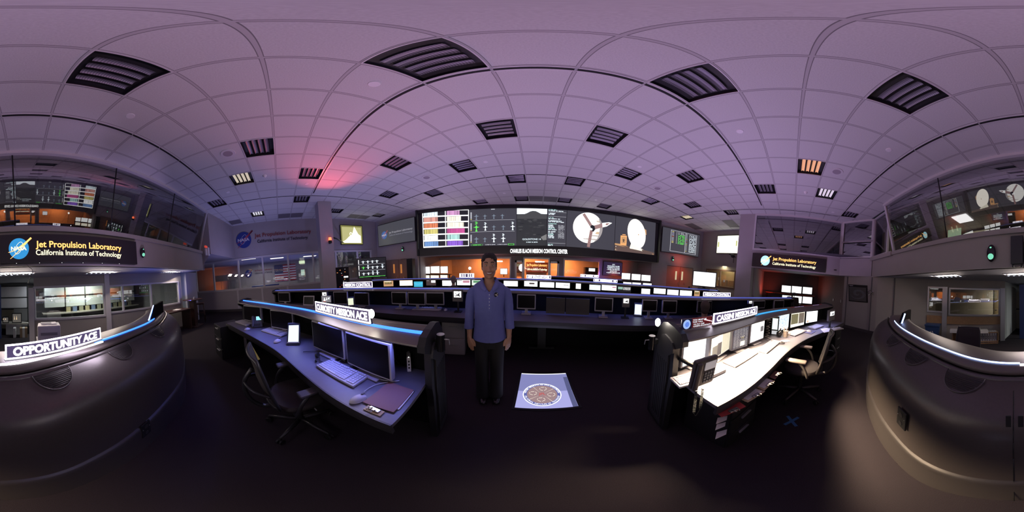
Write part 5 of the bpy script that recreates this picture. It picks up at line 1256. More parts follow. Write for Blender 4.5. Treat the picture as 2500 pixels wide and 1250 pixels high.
# far triples on racks in front of the office glass and in the corner
def triple(labs, cols, A, B, m=E_w, shelf=None):
    for lab, q in zip(labs, cols): monitor(lab, q, A, B, lambda pn, mm=m: pn.rect(0, 0, 1, 1, mm, 0), bz=.010, cas=M_bzk, base=False, desk=.3, group='far working monitors')
def rack(label, A, B, s0, s1, zs, m=M_black, z0=0):
    t = thing('monitor_rack', label, 'monitor stand', (A[0], A[1], 0), atan2(B[1] - A[1], B[0] - A[0])); mb = MB()
    for z in zs: mb.box(((s0 + s1) / 2, .22, z), (s1 - s0, .34, .03), m)
    obj('shelf', mb, t, world=False); mb = MB()
    for s in (s0 + .05, s1 - .05): mb.box((s, .22, max(zs) / 2), (.05, .05, max(zs)), M_black)
    obj('post', mb, t, world=False)
    return t
A_, B_ = (-6, 7.2), (6, 7.2)
triple(['far left white monitor of the upper trio before the orange office', 'middle white monitor of the upper trio before the orange office', 'right white monitor of the upper trio before the orange office'],
       [[(1027, 652), (1050, 650), (1050, 668), (1027, 669)], [(1051.5, 650), (1073.5, 649.5), (1073.5, 667.5), (1051.5, 667.5)], [(1075, 650), (1093, 650), (1094, 668), (1075.5, 667)]], A_, B_)
triple(['left monitor of the lower trio before the orange office', 'middle monitor of the lower trio before the orange office', 'right monitor of the lower trio before the orange office'],
       [[(1027, 672), (1049, 671), (1049, 684), (1027, 684)], [(1051, 672), (1072, 671.5), (1072, 684), (1051, 684)], [(1075, 671), (1093, 671), (1093, 684), (1075, 684)]], A_, B_, E_ww)
s0, s1 = on_v(1026, 660, A_, B_)[1], on_v(1094, 660, A_, B_)[1]; zz = [on_v(1060, y, A_, B_)[0].z - .01 for y in (670, 686)]
rack('black two tier monitor rack before the blue doors of the orange office', A_, B_, s0, s1, zz)
A_, B_ = (3.4, 6.3), (5.4, 5.15)
triple(['left white monitor of the trio right of the countdown clocks', 'middle white monitor of the trio right of the countdown clocks', 'right white monitor of the trio right of the countdown clocks'],
       [[(1518, 666), (1539, 667), (1539, 683), (1517, 682)], [(1542, 668), (1564, 669.5), (1564, 685), (1541, 684)], [(1566, 670), (1588.5, 672), (1588, 687), (1565, 686)]], A_, B_)
triple(['left monitor of the low trio right of the countdown clocks', 'middle monitor of the low trio right of the countdown clocks', 'right monitor of the low trio right of the countdown clocks'],
       [[(1521, 688), (1542, 689), (1542, 700), (1521, 699)], [(1543, 689), (1565, 690), (1565, 702), (1543, 701)], [(1569, 690), (1591, 692), (1591, 704), (1569, 703)]], A_, B_)
s0, s1 = on_v(1516, 680, A_, B_)[1], on_v(1592, 680, A_, B_)[1]; zz = [on_v(1552, y, A_, B_)[0].z - .01 for y in (687, 705)]
rack('black two tier monitor rack right of the countdown clocks', A_, B_, s0, s1, zz)
A_, B_ = (9.3, .9), (9.3, -1.5)
triple(['left upper white monitor in the red lit recess', 'middle upper white monitor in the red lit recess', 'right upper white monitor in the red lit recess'],
       [[(1908.5, 696), (1931, 698), (1931, 715), (1908, 713)], [(1933, 698), (1957, 699.5), (1957, 717), (1932.5, 715)], [(1960, 700), (1983, 702), (1982.5, 719), (1959, 717)]], A_, B_)
triple(['left lower white monitor in the red lit recess', 'middle lower white monitor in the red lit recess', 'right lower white monitor in the red lit recess'],
       [[(1909, 720), (1932, 722), (1932, 740), (1909, 738)], [(1935, 722), (1957.5, 723), (1957.5, 740), (1935, 740)], [(1959.5, 723), (1983, 726), (1982.5, 742), (1959, 741)]], A_, B_)
s0, s1 = on_v(1870, 710, A_, B_)[1], on_v(1990, 710, A_, B_)[1]; zz = [on_v(1930, y, A_, B_)[0].z - .012 for y in (718, 742)]
rack('long red edged shelf rack holding six white monitors in the recess', A_, B_, s0, s1, zz, mat('red_edge', (.45, .07, .03), .4))

# ---- keyboards, mice, phones
M_key = mat('key_caps', (.50, .48, .52), .5); M_kb = mat('keyboard_body', (.40, .38, .42), .5)
def keyboard(label, quad, z=DZ, group='pale keyboards', m=None, km=None):
    c = [on_z(x, y, z + .015) for x, y in quad]; ctr = sum(c, Vector()) / 4; u = (c[1] - c[0] + c[2] - c[3]); ang = atan2(u.y, u.x); W = max(.30, min(.48, u.length / 2)); D = max(.14, min(.20, ((c[3] - c[0]).length + (c[2] - c[1]).length) / 2))
    # the printed side faces the operator: rows run along the long edge
    t = thing('keyboard', label, 'keyboard', (ctr.x, ctr.y, z), ang, group)
    mb = MB(); mb.box((0, 0, .011), (W, D, .020), m or M_kb, bev=.006); obj('body', mb, t, world=False)
    mb = MB(); kw = (W - .03) / 19; kd = (D - .03) / 6
    for j in range(6):
        i = 0
        while i < 19:
            wd = 6 if (j == 0 and i == 4) else (2 if (j, i) in ((1, 0), (2, 13), (1, 13), (3, 13)) else 1)
            if not (i in (15,) and True) and not (j == 5 and i in (1, 6, 11)):
                mb.box((-W / 2 + .015 + kw * (i + wd / 2), -D / 2 + .015 + kd * (j + .5) + (.004 if j == 5 else 0), .024), (kw * wd - .0035, kd - .0035, .008), km or M_key)
            i += wd
    obj('keys', mb, t, world=False); return t
def mouse(label, x, y, ang, z=DZ, m=None, s=1.0):
    P = on_z(x, y, z + .015); t = thing('mouse', label, 'mouse', (P.x, P.y, z), ang, 'computer mice')
    mb = MB(); mb.ell((0, 0, .004), (.031 * s, .056 * s, .034 * s), m or M_key, 20, 14, z0=0.0); obj('body', mb, t, world=False)
    mb = MB(); mb.box((0, .026, .0345), (.0025, .045, .006), M_dark); mb.cyl((-.004, .03, .035), (.004, .03, .035), .007, None, M_dark, 10); obj('wheel', mb, t, world=False); return t
keyboard('pale keyboard at the far end of the left console by the phone', [(576, 786), (606, 797), (618, 788), (590, 780.6)])
keyboard('pale keyboard between the phone and the white tablet', [(641, 808), (691, 823), (705, 810), (656, 798)])
keyboard('large pale keyboard with clear keys, closest on the left console', [(778.5, 894), (868, 948), (896, 914.5), (803, 875)])
keyboard('brightly lit keyboard nearest the desk phone arm', [(1671, 943), (1722, 925), (1703, 905), (1650, 919)])
keyboard('glaring white keyboard in the middle of the right desk', [(1791.8, 896), (1849.6, 861), (1828.8, 849.5), (1768, 881.4)], m=mat('kb_cream', (.8, .76, .7), .5))
keyboard('glaring white keyboard left of the mug', [(1867, 861), (1904, 834), (1886, 829), (1850.6, 856)], m=mat('kb_cream'))
keyboard('violet lit keyboard right of the mug', [(1934.6, 822.6), (1967, 809), (1950, 801), (1923, 811)])
keyboard('violet lit keyboard at the far end of the right console', [(1988, 804), (2012, 796), (1993, 791), (1973, 798)])
keyboard('white keyboard on the second row before the joined monitors', [(1023, 757), (1078, 757.5), (1079, 749.5), (1030, 749)])
mouse('white mouse by the far keyboard on the left console', 603.5, 803, .6); mouse('white mouse beside the tablet on the left console', 677, 832, .6); mouse('large cream mouse beside the brown folder', 874, 973, .1, s=1.05)
mouse('white mouse beside the second row keyboard', 1088, 756, .3); mouse('pale mouse on the dark pad right of the mug', 1975, 808, -.5); mouse('glaring white mouse beside the notepad', 1757, 893, -.4)
P = on_z(1975, 810, DZ); mb = MB(); mb.box((P.x, P.y, DZ + .002), (.24, .20, .003), mat('mouse_pad', (.10, .10, .22), .7), rz=-.5); single('mouse_pad', mb, 'blue mouse pad under the pale mouse', 'mouse pad')
def cord(name, label, pts, r=.003, m=None):
    mb = MB(); mb.tube(spline(pts, 7), r, m or M_key, 6); return single(name, mb, label, 'cable')
a, b = on_z(888, 957, DZ + .01), on_z(975, 929, DZ + .01)
cord('mouse_cable', 'pale cable running from the big mouse to behind the monitors', [a, on_z(905, 945, DZ + .005), on_z(930, 936, DZ + .005), b])
cord('keyboard_cable', 'pale cable looping behind the closest keyboard', [on_z(826, 884, DZ + .006), on_z(835, 878, DZ + .004), on_z(842, 882, DZ + .004)])
cord('network_cable', 'pale cable crossing behind the big dark monitor foot', [on_z(897, 918, DZ + .005), on_z(925, 926, DZ + .005), on_z(960, 930, DZ + .005)])
for k, (q, lab) in enumerate(([[(961, 874), (975, 889), (985, 903), (990, 915)], 'dark cable hanging in the corner by the white slim device'], [[(962, 912), (980, 908), (1003, 900)], 'dark cable reaching the white slim device'])):
    cord('loose_cable', lab, [on_v(x, y, (-1.1, .86), (-.70, .92))[0] for x, y in q], .004, mat('cable_grey', (.09, .09, .1), .5))
# desk phone
def deskphone(label, P, ang, tilt=.6, handset=True):
    t = thing('desk_phone', label, 'phone', P, ang); mk = mat('phone_body', (.055, .052, .06), .4)
    F = frame((0, 0, .02), 0, 0) @ Matrix.Rotation(radians(58), 4, 'X')
    mb = MB(); mb.M = F; mb.box((0, .09, -.01), (.20, .20, .028), mk, bev=.010); mb.M = Matrix.Identity(4); mb.box((0, .05, .04), (.12, .10, .07), mk, bev=.01); obj('body', mb, t, world=False)
    mb = MB(); mb.M = F; mb.box((.035, .145, .006), (.095, .065, .004), emit('phone_screen', (.30, .72, .85), 1.3)); obj('display', mb, t, world=False)
    mb = MB(); mb.M = F
    for i in range(4):
        for j in range(4): mb.box((.005 + i * .022, .025 + j * .021, .008), (.015, .013, .006), mat('phone_key', (.16, .16, .17), .4))
    obj('keys', mb, t, world=False)
    if handset:
        mb = MB(); mb.M = F; mb.box((-.072, .09, .025), (.034, .19, .022), mk, bev=.01); mb.ell((-.072, .015, .018), (.024, .026, .018), mk, 14, 8); mb.ell((-.072, .165, .018), (.024, .026, .018), mk, 14, 8); obj('handset', mb, t, world=False)
    return t
P = on_z(628, 800, DZ); deskphone('grey desk phone with lit blue display on the left console', (P.x, P.y, DZ), atan2(P.y, P.x) + pi / 2 + pi * 0 - .15 + pi if False else atan2(-P.x, P.y) - .1)
# tablets on stands
def tablet(label, quad, z, ang, w=.16, h=.24, tilt=.75, pos=None, m=E_wc):
    P = on_z(*pos, z); t = thing('tablet_stand', label, 'tablet', (P.x, P.y, z), ang)
    F = frame((0, 0, .012), 0, tilt); mb = MB(); mb.M = F; mb.box((0, .012, h / 2), (w, .02, h), M_bzk, bev=.006); mb.M = Matrix.Identity(4); mb.box((0, .16, .04), (w * .6, .10, .08), M_bzk, bev=.012); mb.box((0, .0, .006), (w, .05, .012), M_bzk); obj('stand', mb, t, world=False)
    mb = MB(); mb.M = F; mb.quad([(-w / 2 + .018, 0, .02), (w / 2 - .018, 0, .02), (w / 2 - .018, 0, h - .035), (-w / 2 + .018, 0, h - .035)], m); obj('screen', mb, t, world=False)
    mb = MB(); mb.M = F; mb.box((0, -.003, .012), (w * .9, .012, .014), M_alu); obj('ledge', mb, t, world=False); return t
def face(P): return atan2(-P.x, P.y) if True else 0
P = on_z(718, 842, DZ); tablet('bright white tablet on a black slanted stand, left console', None, DZ, face(P) - .2, .17, .27, .62, (716, 841))
P = on_z(857, 748, DZ); tablet('small glowing tablet behind the CURIOSITY sign', None, DZ, face(P), .17, .22, .5, (857, 748), emit('pale_sage', (.8, .85, .62), 1.1))
P = on_z(1556, 772, DZ); tablet('small glowing white tablet on the second row', None, DZ, face(P), .17, .24, .35, (1557, 772))
# tall dark phone unit beside the mug
P = on_z(1890, 818, DZ); t = thing('intercom_unit', 'tall black handset unit with pale screen left of the blue table monitor', 'intercom', (P.x, P.y, DZ), face(P))
mb = MB(); mb.box((0, .03, .15), (.13, .04, .30), M_bzk, bev=.008); obj('body', mb, t, world=False)
mb = MB(); mb.quad([(-.045, .009, .09), (.045, .009, .09), (.045, .009, .27), (-.045, .009, .27)], emit('mint_white', (.78, .95, .9), 1.2)); mb.quad([(-.045, .009, .01), (.045, .009, .01), (.045, .009, .07), (-.045, .009, .07)], emit('grey_white', (.6, .6, .62), 1)); obj('screen', mb, t, world=False)
# headset hanging with coiled cord
P = on_z(1872, 826, DZ); t = thing('headset', 'black headset with tangled cord hanging between monitors on the right console', 'headset', (P.x, P.y, DZ), face(P)); mc = mat('cord_dark', (.10, .09, .085), .4)
r = random.Random(5); pts = [(.03 * sin(k * 1.7) + .01 * r.random(), .02 * cos(k * 2.1), .30 - k * .011) for k in range(27)]; mb = MB(); mb.tube(spline(pts, 4), .006, mc, 6); obj('cord', mb, t, world=False)
mb = MB(); mb.tube(spline([(-.02, 0, .02), (.02, -.08, .03), (.10, -.16, .02), (.20, -.20, .015), (.26, -.17, .012), (.22, -.13, .012)], 6), .009, mc, 7); obj('boom_cable', mb, t, world=False)
mb = MB(); mb.cyl((-.03, 0, .30), (.03, 0, .30), .03, None, M_black, 14); mb.cyl((-.02, -.02, .20), (.02, -.02, .20), .028, None, M_black, 14); obj('earpiece', mb, t, world=False)
# headset on the left desk
P = on_z(773, 873, DZ); t = thing('headset', 'small black headset lying on the blue lit left desk', 'headset', (P.x, P.y, DZ), .3)
mb = MB(); mb.cyl((0, 0, .022), (.02, .01, .034), .024, None, M_black, 16); obj('earpiece', mb, t, world=False)
mb = MB(); mb.tube(spline([(0, 0, .02), (-.05, .06, .015), (-.12, .05, .01), (-.17, -.02, .01), (-.19, -.06, .01)], 6), .004, M_black, 6); mb.tube(spline([(.01, 0, .02), (.06, .0, .03), (.10, -.02, .015), (.13, -.01, .01)], 6), .005, M_black, 6); mb.ell((.08, -.05, .014), (.016, .013, .014), M_black, 12, 8); obj('cable', mb, t, world=False)
# slim white device
A_, B_ = (-.95, .86), (-.70, .90); c = [on_v(x, y, A_, B_)[0] for x, y in ((1005, 872), (1013, 872), (1011, 936), (1001, 936))]; W = .032; zt = c[0].z
t = thing('thin_client', 'slim upright white computer at the end of the left desk', 'computer', (c[3].x, c[3].y, DZ), face(c[3]))
mb = MB(); mb.box((0, .06, (zt - DZ) / 2), (W, .16, zt - DZ), M_white, bev=.004); obj('casing', mb, t, world=False)
mb = MB(); [mb.box((0, -.022, .04 + k * .03), (.013, .004, .014), M_black) for k in range(3)]; mb.box((0, -.022, .19), (.018, .004, .008), M_dark); mb.cyl((0, -.02, .14), (0, -.024, .14), .004, None, E_w, 8); obj('ports', mb, t, world=False)
# brown folder with clip
c = [on_z(x, y, DZ + .006) for x, y in ((885, 982), (950, 932), (1010, 953), (961, 1007))]
t = thing('folder', 'brown report folder with papers lying on the near corner of the left desk', 'folder', ((c[0] + c[2]) / 2)[:2] + (DZ,), 0)
mb = MB(); mb.prism([(p.x, p.y) for p in c][::-1], DZ + .006, DZ + .010, mat('folder_brown', (.22, .10, .09), .6)); obj('cover', mb, t)
mb = MB(); q = [on_z(x, y, DZ + .004) for x, y in ((900, 980), (958, 934), (1010, 956), (974, 1000))]; mb.prism([(p.x, p.y) for p in q][::-1], DZ + .001, DZ + .005, M_white); obj('papers', mb, t)
P = on_z(914, 1000, DZ + .01); mb = MB(); mb.box((P.x, P.y, DZ + .010), (.07, .03, .014), mat('clip_steel', (.5, .48, .45), .25, .9), rz=.3, bev=.004)
for k in (-1, 1): mb.tube([(P.x + k * .012, P.y, DZ + .016), (P.x + k * .02, P.y - .03, DZ + .03), (P.x + k * .008, P.y - .045, DZ + .03)], .003, mat('clip_steel'), 6)
obj('clip', mb, t); mb = MB(); mb.box((P.x, P.y - .004, DZ + .003), (.11, .045, .005), mat('board_tan', (.5, .38, .22), .6), rz=.35); obj('board', mb, t)
# clip lamps, holders
def cliplamp(label, x, y, path, u, pw, hgt):
    P, a = on_path(x, y, offset(path, u)); t = thing('clip_lamp', label, 'lamp', (P.x, P.y, 1.16), a); dz = P.z - 1.16
    mb = MB(); mb.tube([(0, 0, 0), (0, .01, dz * .6), (0, -.01, dz + .01)], .006, M_black, 6); obj('arm', mb, t, world=False)
    mb = MB(); mb.ell((0, .0, dz), (.024, .024, .034), emit('lamp_glare', (1, .93, .82), 30), 14, 10); obj('bulb', mb, t, world=False)
    spot('clip_lamp_light', (P.x, P.y - .05, P.z + .02), (0, -.6, -1), pw, (1, .86, .7), 150, .8, .02)
cliplamp('small glaring clip lamp at the right end of the CURIOSITY sign', 907, 766, pL, .02, 1.5, .06)
cliplamp('small glaring clip lamp on the end of the right console', 1606, 787, [(.80, 1.02), (1.2, 1.02)], 0, 1.2, .05)
def holder(label, x, y, A, B):
    P = on_v(x, y, A, B)[0]; t = thing('cup_holder', label, 'holder', (P.x, P.y, P.z - .06)); mb = MB(); mb.cyl((0, 0, 0), (0, 0, .12), .030, .032, M_gloss, 20, cap=True); obj('cup', mb, t, world=False)
    mb = MB(); mb.cyl((0, 0, .1195), (0, 0, .1215), .028, None, M_alu, 20); obj('rim', mb, t, world=False)
    mb = MB(); sx = -1 if P.x < 0 else 1; mb.box((sx * .045, 0, .06), (.04, .03, .04), M_black); mb.tube([(-sx * .03, 0, .09), (-sx * .055, .02, .085), (-sx * .05, .035, .04)], .004, M_alu, 6); obj('bracket', mb, t, world=False); return t
holder('black cup holder clipped to the end panel of the left console', 1076, 836, (-.62, .9), (-.62, 1.4)); holder('black cup holder clipped to the end panel of the right console', 1591, 836, (.93, .9), (.93, 1.4))
# near phone on an arm, right console
P = on_z(1718, 908, .955); t = thing('arm_phone', 'large dark desk phone held out on a swing arm over the right desk', 'phone', P, face(P) + .75); mk = mat('phone_dark', (.05, .04, .038), .42)
mb = MB(); mb.M = frame((0, 0, 0), 0, -.15); mb.box((0, 0, .0), (.19, .035, .23), mk, bev=.015); mb.box((0, .028, -.01), (.12, .03, .16), mk, bev=.01); obj('body', mb, t, world=False)
mb = MB(); mb.M = frame((0, 0, 0), 0, -.15); mb.box((.03, -.020, .06), (.09, .006, .06), emit('phone_dull', (.30, .26, .27), 1)); obj('display', mb, t, world=False)
mb = MB(); mb.M = frame((0, 0, 0), 0, -.15); [mb.box((.0 + i * .024, -.020, -.07 + j * .024), (.016, .008, .015), mat('phone_key')) for i in range(4) for j in range(4)]; obj('keys', mb, t, world=False)
mb = MB(); mb.M = frame((0, 0, 0), 0, -.15); mb.box((-.075, -.032, .0), (.036, .028, .22), mk, bev=.012); obj('handset', mb, t, world=False)
mb = MB(); helix = lambda ox, n, z0, z1: [(ox + .008 * cos(k * 1.25), -.03 + .008 * sin(k * 1.25), z0 + (z1 - z0) * k / n) for k in range(n)]
mb.tube(helix(-.07, 90, -.11, -.32), .0026, M_black, 5); mb.tube(helix(-.02, 80, -.11, -.30), .0026, M_black, 5); mb.tube(spline([(-.07, -.03, -.32), (-.05, -.03, -.36), (-.02, -.03, -.30)], 8), .0026, M_black, 5); obj('coiled_cord', mb, t, world=False)
iv = parent_matrix(t).inverted(); e0 = iv @ Vector((1.06, .90, .80)); e1 = iv @ Vector((1.04, .84, .90))
mb = MB(); mb.tube([(0, .05, 0), e1, e0], .016, M_black, 8); mb.box(e0, (.05, .05, .10), M_black, bev=.008); obj('arm', mb, t, world=False)
# notepad, mug, papers
def flat(name, label, cat, quad, th, m, z=DZ, group=None):
    c = [on_z(x, y, z + th) for x, y in quad]; mb = MB(); mb.prism([(p.x, p.y) for p in c], z + .001, z + th, m); o = single(name, mb, label, cat, group); return o
flat('notepad', 'thick white notepad beside the arm phone', 'notepad', [(1735, 918), (1735, 889), (1752, 885), (1773, 901)], .03, mat('paper', (.75, .72, .68), .7))
flat('paper_sheet', 'white slip of paper in front of the mug', 'paper', [(1911, 836), (1905, 832), (1918, 829), (1929, 833)], .003, mat('paper'))
flat('paper_sheet', 'loose sheets at the far end of the right console', 'paper', [(2012, 812), (2003, 803), (2030, 798), (2052, 804)], .006, mat('paper'))
flat('magazine', 'open magazine among the papers at the far end', 'magazine', [(2030, 808), (2026, 801), (2050, 798), (2060, 802)], .014, mat('print_tan', (.4, .36, .3), .6))
P = on_z(1917, 822, DZ); t = thing('mug', 'pale patterned mug full of pens before the blue table monitor', 'mug', (P.x, P.y, DZ), face(P))
mb = MB(); mb.cyl((0, 0, 0), (0, 0, .10), .040, .042, mat('mug_cream', (.62, .5, .38), .35, noise=.4, nscale=30), 24); obj('cup', mb, t, world=False)
mb = MB(); mb.tube([(.04, 0, .08), (.075, 0, .07), (.075, 0, .035), (.04, 0, .02)], .006, mat('mug_cream'), 8); obj('handle', mb, t, world=False)
mb = MB(); r = random.Random(2); 
for k in range(7): a = r.random() * 6.28; mb.tube([(.015 * cos(a), .015 * sin(a), .05), (.035 * cos(a), .035 * sin(a), .135 + r.random() * .03)], .004, (M_black, E_or, M_white)[k % 3], 6)
obj('pens', mb, t, world=False)
P = on_z(1902, 822, DZ); mb = MB(); mb.ell((P.x, P.y, DZ + .05), (.05, .05, .052), M_gloss, 18, 12); mb.tube([(P.x, P.y, DZ + .09), (P.x - .02, P.y - .02, DZ + .14)], .01, M_gloss, 8); single('web_camera', mb, 'round black desk camera left of the mug', 'camera')
# clipboards poking from the right console
def clipboard(label, quad, z, m, paper=True):
    c = [on_z(x, y, z) for x, y in quad]; ctr = sum(c, Vector()) / 4; t = thing('clipboard', label, 'clipboard', (ctr.x, ctr.y, z), 0)
    mb = MB(); mb.prism([(p.x, p.y) for p in c], z - .004, z, m); obj('board', mb, t)
    if paper: mb = MB(); d = [ctr.lerp(p, .8) + (c[1] - c[2]) * .06 for p in c]; mb.prism([(p.x, p.y) for p in d], z + .0005, z + .006, mat('paper')); obj('paper', mb, t)
    e = (c[2] + c[3]) / 2; mb = MB(); an = atan2(c[2].y - c[3].y, c[2].x - c[3].x); mb.M = Matrix.Translation((e.x, e.y, z)) @ Matrix.Rotation(an, 4, 'Z'); mb.box((0, .01, .010), (.075, .03, .012), mat('clip_steel'), bev=.004); [mb.tube([(k * .018, .01, .014), (k * .02, -.02, .03), (k * .01, -.03, .028)], .003, mat('clip_steel'), 6) for k in (-1, 1)]; obj('clip', mb, t)
clipboard('red clipboard poking out lowest under the near end of the right desk', [(1745, 1004), (1798, 975), (1821, 992), (1762, 1018)], .645, mat('board_red', (.42, .05, .05), .5), False)
clipboard('clipboard with white papers, middle one under the right desk', [(1805, 973), (1838, 944), (1868, 955), (1826, 982)], .655, mat('board_tan'))
clipboard('clipboard with dark clip, third under the right desk', [(1848, 945), (1870, 922), (1892, 930), (1866, 953)], .66, mat('board_tan'))
clipboard('small clipboard furthest along under the right desk', [(1878, 920), (1892, 905), (1908, 908), (1892, 926)], .665, mat('board_brown', (.2, .09, .06), .5), False)
for k, (q, zz) in enumerate(([[(1748, 1035), (1752, 1020), (1776, 1015), (1774, 1025)], .56], [[(1746, 1050), (1750, 1036), (1772, 1030), (1770, 1040)], .50], [[(1746, 1072), (1750, 1055), (1775, 1048), (1773, 1060)], .42])):
    flat('label_card', ('white label card on the pedestal, topmost', 'white label card on the pedestal, middle', 'white label card on the pedestal, lowest')[k], 'label', q, .004, mat('paper'), zz)
# glowing floor display
c = [on_z(x, y, 0) for x, y in ((1258, 996), (1272, 912), (1381, 912), (1413, 993))]; x0, x1 = (c[0].x + c[1].x) / 2, (c[2].x + c[3].x) / 2; y0, y1 = (c[0].y + c[3].y) / 2, (c[1].y + c[2].y) / 2
t = thing('floor_display', 'backlit floor display with a round medallion set in the carpet', 'floor display', ((x0 + x1) / 2, (y0 + y1) / 2, 0)); W, D = x1 - x0, y1 - y0
mb = MB(); f = .03
for cx, cy, sx, sy in ((0, D / 2 + f / 2, W + 2 * f, f), (0, -D / 2 - f / 2, W + 2 * f, f), (W / 2 + f / 2, 0, f, D), (-W / 2 - f / 2, 0, f, D)): mb.box((cx, cy, .005), (sx, sy, .010), M_black)
obj('frame', mb, t, world=False)
mb = MB(); mb.box((0, 0, .003), (W, D, .004), emit('well_lilac', (.24, .25, .52), 1.0)); mb.box((.0, -D * .28, .0052), (W, D * .44, .001), emit('well_pale', (.42, .42, .80), 1.0)); mb.box((0, D / 2 - .008, .007), (W - .01, .012, .003), E_w); mb.box((W / 2 - .03, -.05, .0062), (.055, D - .1, .001), emit('well_side', (.10, .11, .24), 1)); obj('backlight', mb, t, world=False)
R_ = W * .345; cx, cy = -.04, -.10
def ringm(mb, r0, z, m, n=48): mb.add([(cx + r0 * cos(2 * pi * i / n), cy + r0 * sin(2 * pi * i / n), z) for i in range(n)], [tuple(range(n))], m)
mb = MB(); ringm(mb, R_, .0085, E_w); ringm(mb, R_ * .95, .0090, emit('medal_blue', (.12, .14, .42), 1)); ringm(mb, R_ * .79, .0095, emit('medal_tan', (.36, .24, .25), 1))
for a in (.65, .65 + pi / 2, .65 + pi, .65 + 1.5 * pi): mb.add([(cx + cos(a) * .02 - sin(a) * .002, cy + sin(a) * .02 + cos(a) * .002, .0100), (cx + cos(a) * R_ * .79, cy + sin(a) * R_ * .79, .0100), (cx + cos(a) * R_ * .79 + sin(a) * .004, cy + sin(a) * R_ * .79 - cos(a) * .004, .0100)], [(0, 1, 2)], E_ww)
FL = Matrix.Translation((cx, cy, .0105)) @ Matrix.Rotation(-pi / 2, 4, 'X')
mb.text('JPL', 0, -.02, .045, emit('medal_red', (.6, .10, .10), 1), FL, bold=.02)
for txt, flip in (('NATIONAL AERONAUTICS AND SPACE ADMINISTRATION', 0), ('CALIFORNIA INSTITUTE OF TECHNOLOGY', 1)):
    n = len(txt)
    for i, ch in enumerate(txt):
        if ch == ' ': continue
        if not flip: a = pi - .12 - (pi - .24) * (i / (n - 1)); M_ = Matrix.Translation((cx + R_ * .84 * cos(a), cy + R_ * .84 * sin(a), .0098)) @ Matrix.Rotation(a - pi / 2, 4, 'Z') @ Matrix.Rotation(-pi / 2, 4, 'X')
        else: a = pi + .25 + (pi - .5) * (i / (n - 1)); M_ = Matrix.Translation((cx + R_ * .91 * cos(a), cy + R_ * .91 * sin(a), .0098)) @ Matrix.Rotation(a + pi / 2, 4, 'Z') @ Matrix.Rotation(-pi / 2, 4, 'X')
        mb.text(ch, 0, 0, .022, E_w, M_)
for k in range(4):
    a = .65 + pi / 4 + k * pi / 2; ox, oy = cx + cos(a) * R_ * .48, cy + sin(a) * R_ * .48
    for j in range(5): b = j * 1.25; mb.tube([(ox + .045 * cos(b), oy + .035 * sin(b), .0102), (ox + .045 * cos(b + .9), oy + .035 * sin(b + .9), .0102)], .0022, E_ww, 4)
obj('medallion', mb, t, world=False)
area('floor_display_lamp', ((x0 + x1) / 2, (y0 + y1) / 2, .02), (0, 0, 1), W, D, 1.2, (.6, .62, 1.0))
# blue tape cross
P = on_z(1933, 1028, 0); mb = MB(); mt = mat('blue_tape', (.03, .13, .30), .6); mb.box((P.x, P.y, .0012), (.20, .032, .002), mt, rz=.45); mb.box((P.x, P.y, .0016), (.20, .032, .002), mt, rz=-.75); single('tape_cross', mb, 'blue tape cross stuck on the carpet', 'floor mark')
# ================================================================ people and chairs
def voxel(mb, size, smooth=6, name='body_source'):
    """one continuous skin over overlapping forms"""
    me = bpy.data.meshes.new(name); me.from_pydata([tuple(p) for p in mb.v], [], mb.f); me.update()
    o = bpy.data.objects.new(name, me); COL.objects.link(o)
    r = o.modifiers.new('r', 'REMESH'); r.mode = 'VOXEL'; r.voxel_size = size
    if smooth: q = o.modifiers.new('s', 'SMOOTH'); q.iterations = smooth; q.factor = .5
    m2 = bpy.data.meshes.new_from_object(o.evaluated_get(bpy.context.evaluated_depsgraph_get()))
    bpy.data.objects.remove(o); bpy.data.meshes.remove(me); m2.polygons.foreach_set('use_smooth', [True] * len(m2.polygons)); return m2
def mobj(name, me, m, parent, label=None):
    me.name = name; me.materials.clear(); me.materials.append(m); o = bpy.data.objects.new(name, me); COL.objects.link(o); o.parent = parent
    if label: o['label'] = label
    return o
def ring(c, rx, ry, n=28, tilt=0.0, sq=1.0):
    out = []
    for i in range(n):
        a = 2 * pi * i / n; x, y = cos(a), sin(a); e = 2 / (2 + sq - 1) if sq != 1 else 1
        x = math.copysign(abs(x) ** e, x); y = math.copysign(abs(y) ** e, y)
        out.append((c[0] + rx * x, c[1] + ry * y, c[2] + tilt * y * ry))
    return out
M_skin = mat('skin_brown', (0.40, 0.215, 0.145), 0.42, noise=.06, nscale=30)
M_shirt = mat('shirt_blue', (0.12, 0.135, 0.38), 0.85, noise=.12, nscale=25, bump=.3)
M_trou = mat('trousers_black', (0.009, 0.008, 0.009), 0.85)
M_hair = mat('hair_black', (0.012, 0.009, 0.008), 0.75, bump=.9, nscale=160, noise=.3)
WX, WY = -.485, 1.63
W_ = thing('person', 'standing woman in a blue polo shirt and black trousers, smiling, arms at her sides', 'person', (WX, WY, 0), .292)
